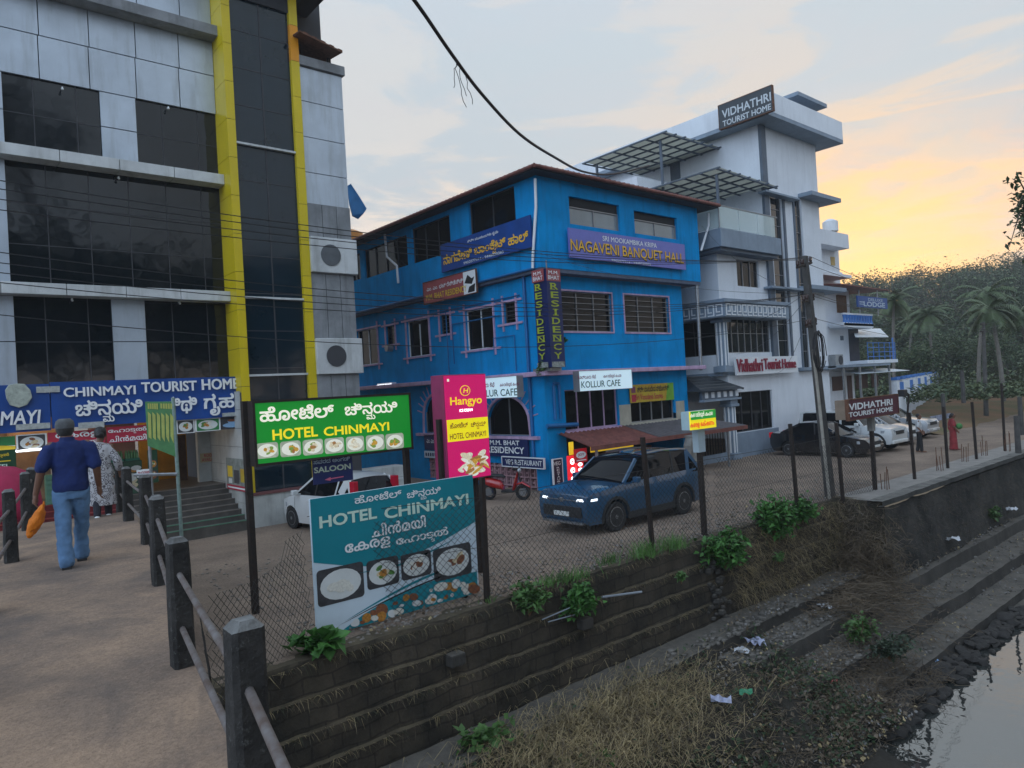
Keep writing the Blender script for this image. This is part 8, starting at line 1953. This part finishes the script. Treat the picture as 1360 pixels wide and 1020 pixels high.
# palms
pleaf = mat('palm_leaf', (.075, .11, .045), .55, var=.4, scale=1.5); pbark = mat('palm_bark', (.17, .155, .135), .9, var=.3, scale=8)
def palm(label, loc, H, seed, group='coconut palms before the hill'):
    q = random.Random(seed); r_ = thing('palm_tree', label, 'palm tree', loc, group); t = MB(); ln = Vector((q.uniform(-.10, .10), q.uniform(-.1, .1), 0)); top = Vector((0, 0, 0)); pts = []
    for k in range(9): f = k/8; pts.append(Vector((ln.x*H*f*f, ln.y*H*f*f, H*f-.3)))
    t.tube(pts, [.16-.05*k/8 for k in range(9)], 8); part('trunk', t, pbark, r_, local=True, smooth=60); top = pts[-1]; L = MB()
    for i in range(24):
        a = 6.283*i/24+q.uniform(-.2, .2); el = q.uniform(-.5, 1.1); d = Vector((math.cos(a)*math.cos(el), math.sin(a)*math.cos(el), math.sin(el))); FL_ = q.uniform(1.9, 2.8); rp_ = [top]
        for k in range(9): d = (d+Vector((0, 0, -.13-.03*k*.5))).normalized(); rp_.append(rp_[-1]+d*FL_/9)
        for k in range(1, 10):
            for m2 in (0, .5):
                p = rp_[k-1].lerp(rp_[k], m2+.5) if k < 9 else rp_[k]; dv = (rp_[k]-rp_[k-1]).normalized(); sd = dv.cross(Vector((0, 0, 1))); sd = sd.normalized() if sd.length > .05 else Vector((1, 0, 0)); ll = .65*math.sin(math.pi*(.12+.85*k/10))
                for s_ in (1, -1): e = p+sd*s_*ll*.8+dv*ll*.45-Vector((0, 0, ll*.45)); w_ = dv*.07; L.add([p-w_, p+w_, e], [(0, 1, 2)])
    part('fronds', L, pleaf, r_, local=True); return r_
def at_px(px, d, zb=None):
    r_ = ray(px, 500); h = Vector((r_.x, r_.y, 0)); h = h/(FW.x*h.x+FW.y*h.y) if False else h/h.length
    p = h*d; return Vector((p.x, p.y, 0))
def hillz(x, y):
    d = math.hypot(x, y); return max(0, min(1, (d-95)/80))*(19 if d < 215 else max(-3, 13-(d-215)*.2))*min(1, max(0, 1.2-(y/(x+1))*.75))+ .9 + 1.2*noise.noise(Vector((x*.03, y*.03, 0)))
def ptop(px, py, d): r_ = ray(px, py); s = d/math.hypot(r_.x, r_.y); return CZ+r_.z*s
for i, (px, py, d, lb) in enumerate(((1187, 372, 74, 'coconut palm directly behind the blue lodge board'), (1240, 392, 82, 'slim coconut palm between lodge board and far pole'), (1299, 358, 66, 'tallest coconut palm left of the far pole top'), (1331, 372, 60, 'broad coconut palm right of the far pole'), (1207, 400, 92, 'low coconut palm right of the lodge shade sheet'), (1372, 385, 70, 'coconut palm cut by the right edge of the view'))):
    p = at_px(px, d); z0 = 1.2; palm(lb, (p.x, p.y, z0), ptop(px, py, d)-z0-1.6, 50+i)
# nearer leafy trees at the field edge
for i, (px, py, d, lb) in enumerate(((1214, 452, 80, 'pale leafy round tree beside the lodge'), (1170, 456, 84, 'small leafy tree just behind the lodge balcony'), (1278, 468, 90, 'bright green small tree left of the far pole'), (1345, 430, 84, 'dark leafy tree right of the far pole'), (1255, 440, 90, 'dark leafy tree behind the slim palm'))):
    p = at_px(px, d); z0 = .9; tree(lb, (p.x, p.y, z0), (60+i, max(4, (ptop(px, py, d)-z0)*1.05), .95, 2600, .26, 4, 0, .14), 'trees at the field edge')
# hill and the forest on it (far off, reads as one mass)
hl = MB(); hx = [40+12*i for i in range(40)]; hy = [-60+12*i for i in range(40)]
for y in hy:
    for x in hx: hl.v.append((x, y, hillz(x, y)-1.0 if math.hypot(x, y) > 70 else -2.5))
for j in range(39):
    for i in range(39): hl.f.append((j*40+i, j*40+i+1, (j+1)*40+i+1, (j+1)*40+i)); hl.m.append(0)
struct('hill', hl, mat('forest_floor', (.06, .06, .035), .95, var=.4, scale=.2), smooth=1)
FT = MB(); FTm = [treemesh(80+k, 1.0, 1.0, 950, .030, 3, 0, .018) for k in range(4)]
q = random.Random(90); spots = []
for i in range(330):
    px = q.uniform(1095, 1500); d = q.choice((q.uniform(88, 120), q.uniform(110, 210)));
    p = at_px(px, d); spots.append((p, q.uniform(7, 16) if d > 110 else q.uniform(5, 10)))
for p, h in spots:
    W, LV = FTm[q.randrange(4)]; mo = q.choice((0, 0, 3)); a = q.uniform(0, 6.28); M = Matrix.Translation((p.x, p.y, hillz(p.x, p.y)-1.2)) @ Matrix.Rotation(a, 4, 'Z') @ Matrix.Diagonal((h*1.15, h*1.15, h, 1))
    for src, mi in ((LV, None), (W, 2)):
        k = len(FT.v); FT.v += [tuple(M @ Vector(v)) for v in src.v]; FT.f += [tuple(j+k for j in f) for f in src.f]; FT.m += [j+mo for j in src.m] if mi is None else [2]*len(src.f)
struct('forest', FT, [lf1, lf2, bark, mat('forest_leaf_deep', (.022, .045, .022), .6, var=.4, scale=.3), mat('forest_leaf_olive', (.085, .095, .045), .6, var=.4, scale=.3)], kind='stuff')
sc_ = MB()
for i in range(9000):
    px = q.uniform(1120, 1450); d = q.uniform(50, 95); p = at_px(px, d); 
    if p.y < 12 or p.x < 48: continue
    zz_ = gz(p.x, p.y) if d < 60 else 1.4
    leafblade(sc_, Vector((p.x, p.y, max(.2, 1.3+.5*noise.noise(Vector((p.x*.1, p.y*.1, 3))))+abs(q.gauss(0, .35 if d < 70 else .9)))), Vector((q.gauss(0, 1), q.gauss(0, 1), .6)).normalized(), Vector((0, 0, 1)), q.uniform(.3, .6), .12, q.choice((0, 1)))
struct('scrub', sc_, [lf1, lf2], kind='stuff')
one('tarpaulin', MB().prism([PZ(1254, 499, .9+1.2), PZ(1270, 504, .9), PZ(1278, 513, .6), PZ(1255, 517, .6)], (0, .3, .15)), mat('pale_tarpaulin', (.36, .42, .46), .7, var=.2, bump=.3, bscale=2), 'pale blue grey sheet sloping at the far end of the compound wall', 'tarpaulin')
sh0 = at_px(1325, 96); SHD = thing('shed', 'small pale walled shed under the palms behind the field', 'shed', (sh0.x, sh0.y, .8)); part('wall', MB().box(sh0.x-3, sh0.x+3, sh0.y, sh0.y+3, .3, 3.0), white_p, SHD); part('roof', MB().prism([(sh0.x-3.4, sh0.y-.5, 2.9), (sh0.x+3.4, sh0.y-.5, 2.9), (sh0.x+3.4, sh0.y+3.4, 3.7), (sh0.x-3.4, sh0.y+3.4, 3.7)], (0, 0, .08)), rust, SHD); part('door', MB().box(sh0.x-1, sh0.x, sh0.y-.04, sh0.y, .5, 2.5), wood, SHD)
# field posts
for i, px in enumerate((1279, 1254, 1356, 1352)):
    P_ = PZ(px, (520, 552, 560, 590)[i], (2.2, 1.1, .9, .4)[i]); one('fence_stub', MB().tube([P_-Vector((0, 0, .6)), P_+Vector((rnd.uniform(-.05, .05), 0, 1.1))], [.11, .09], 7), polec, ('grey stub post on the red soil left of the far pole', 'short stub post low on the red bank behind the red sari', 'stub post at the right edge above the road', 'stub post at the right edge beside the last fence post')[i], 'post', 'stub posts on the field edge')
# ================================================================== haze
hm_ = bpy.data.materials.new('haze_air'); hm_.use_nodes = True; t = hm_.node_tree; t.nodes.clear()
pv = nd(t, 'ShaderNodeVolumePrincipled'); pv.inputs['Density'].default_value = .0008; pv.inputs['Color'].default_value = (.82, .86, .90, 1); pv.inputs['Anisotropy'].default_value = .2
t.links.new(pv.outputs[0], nd(t, 'ShaderNodeOutputMaterial').inputs['Volume'])
hb_ = MB().box(-62, 905, -92, 905, -6, 48)
HZ = part('haze', hb_, hm_, None); HZ['kind'] = 'stuff'
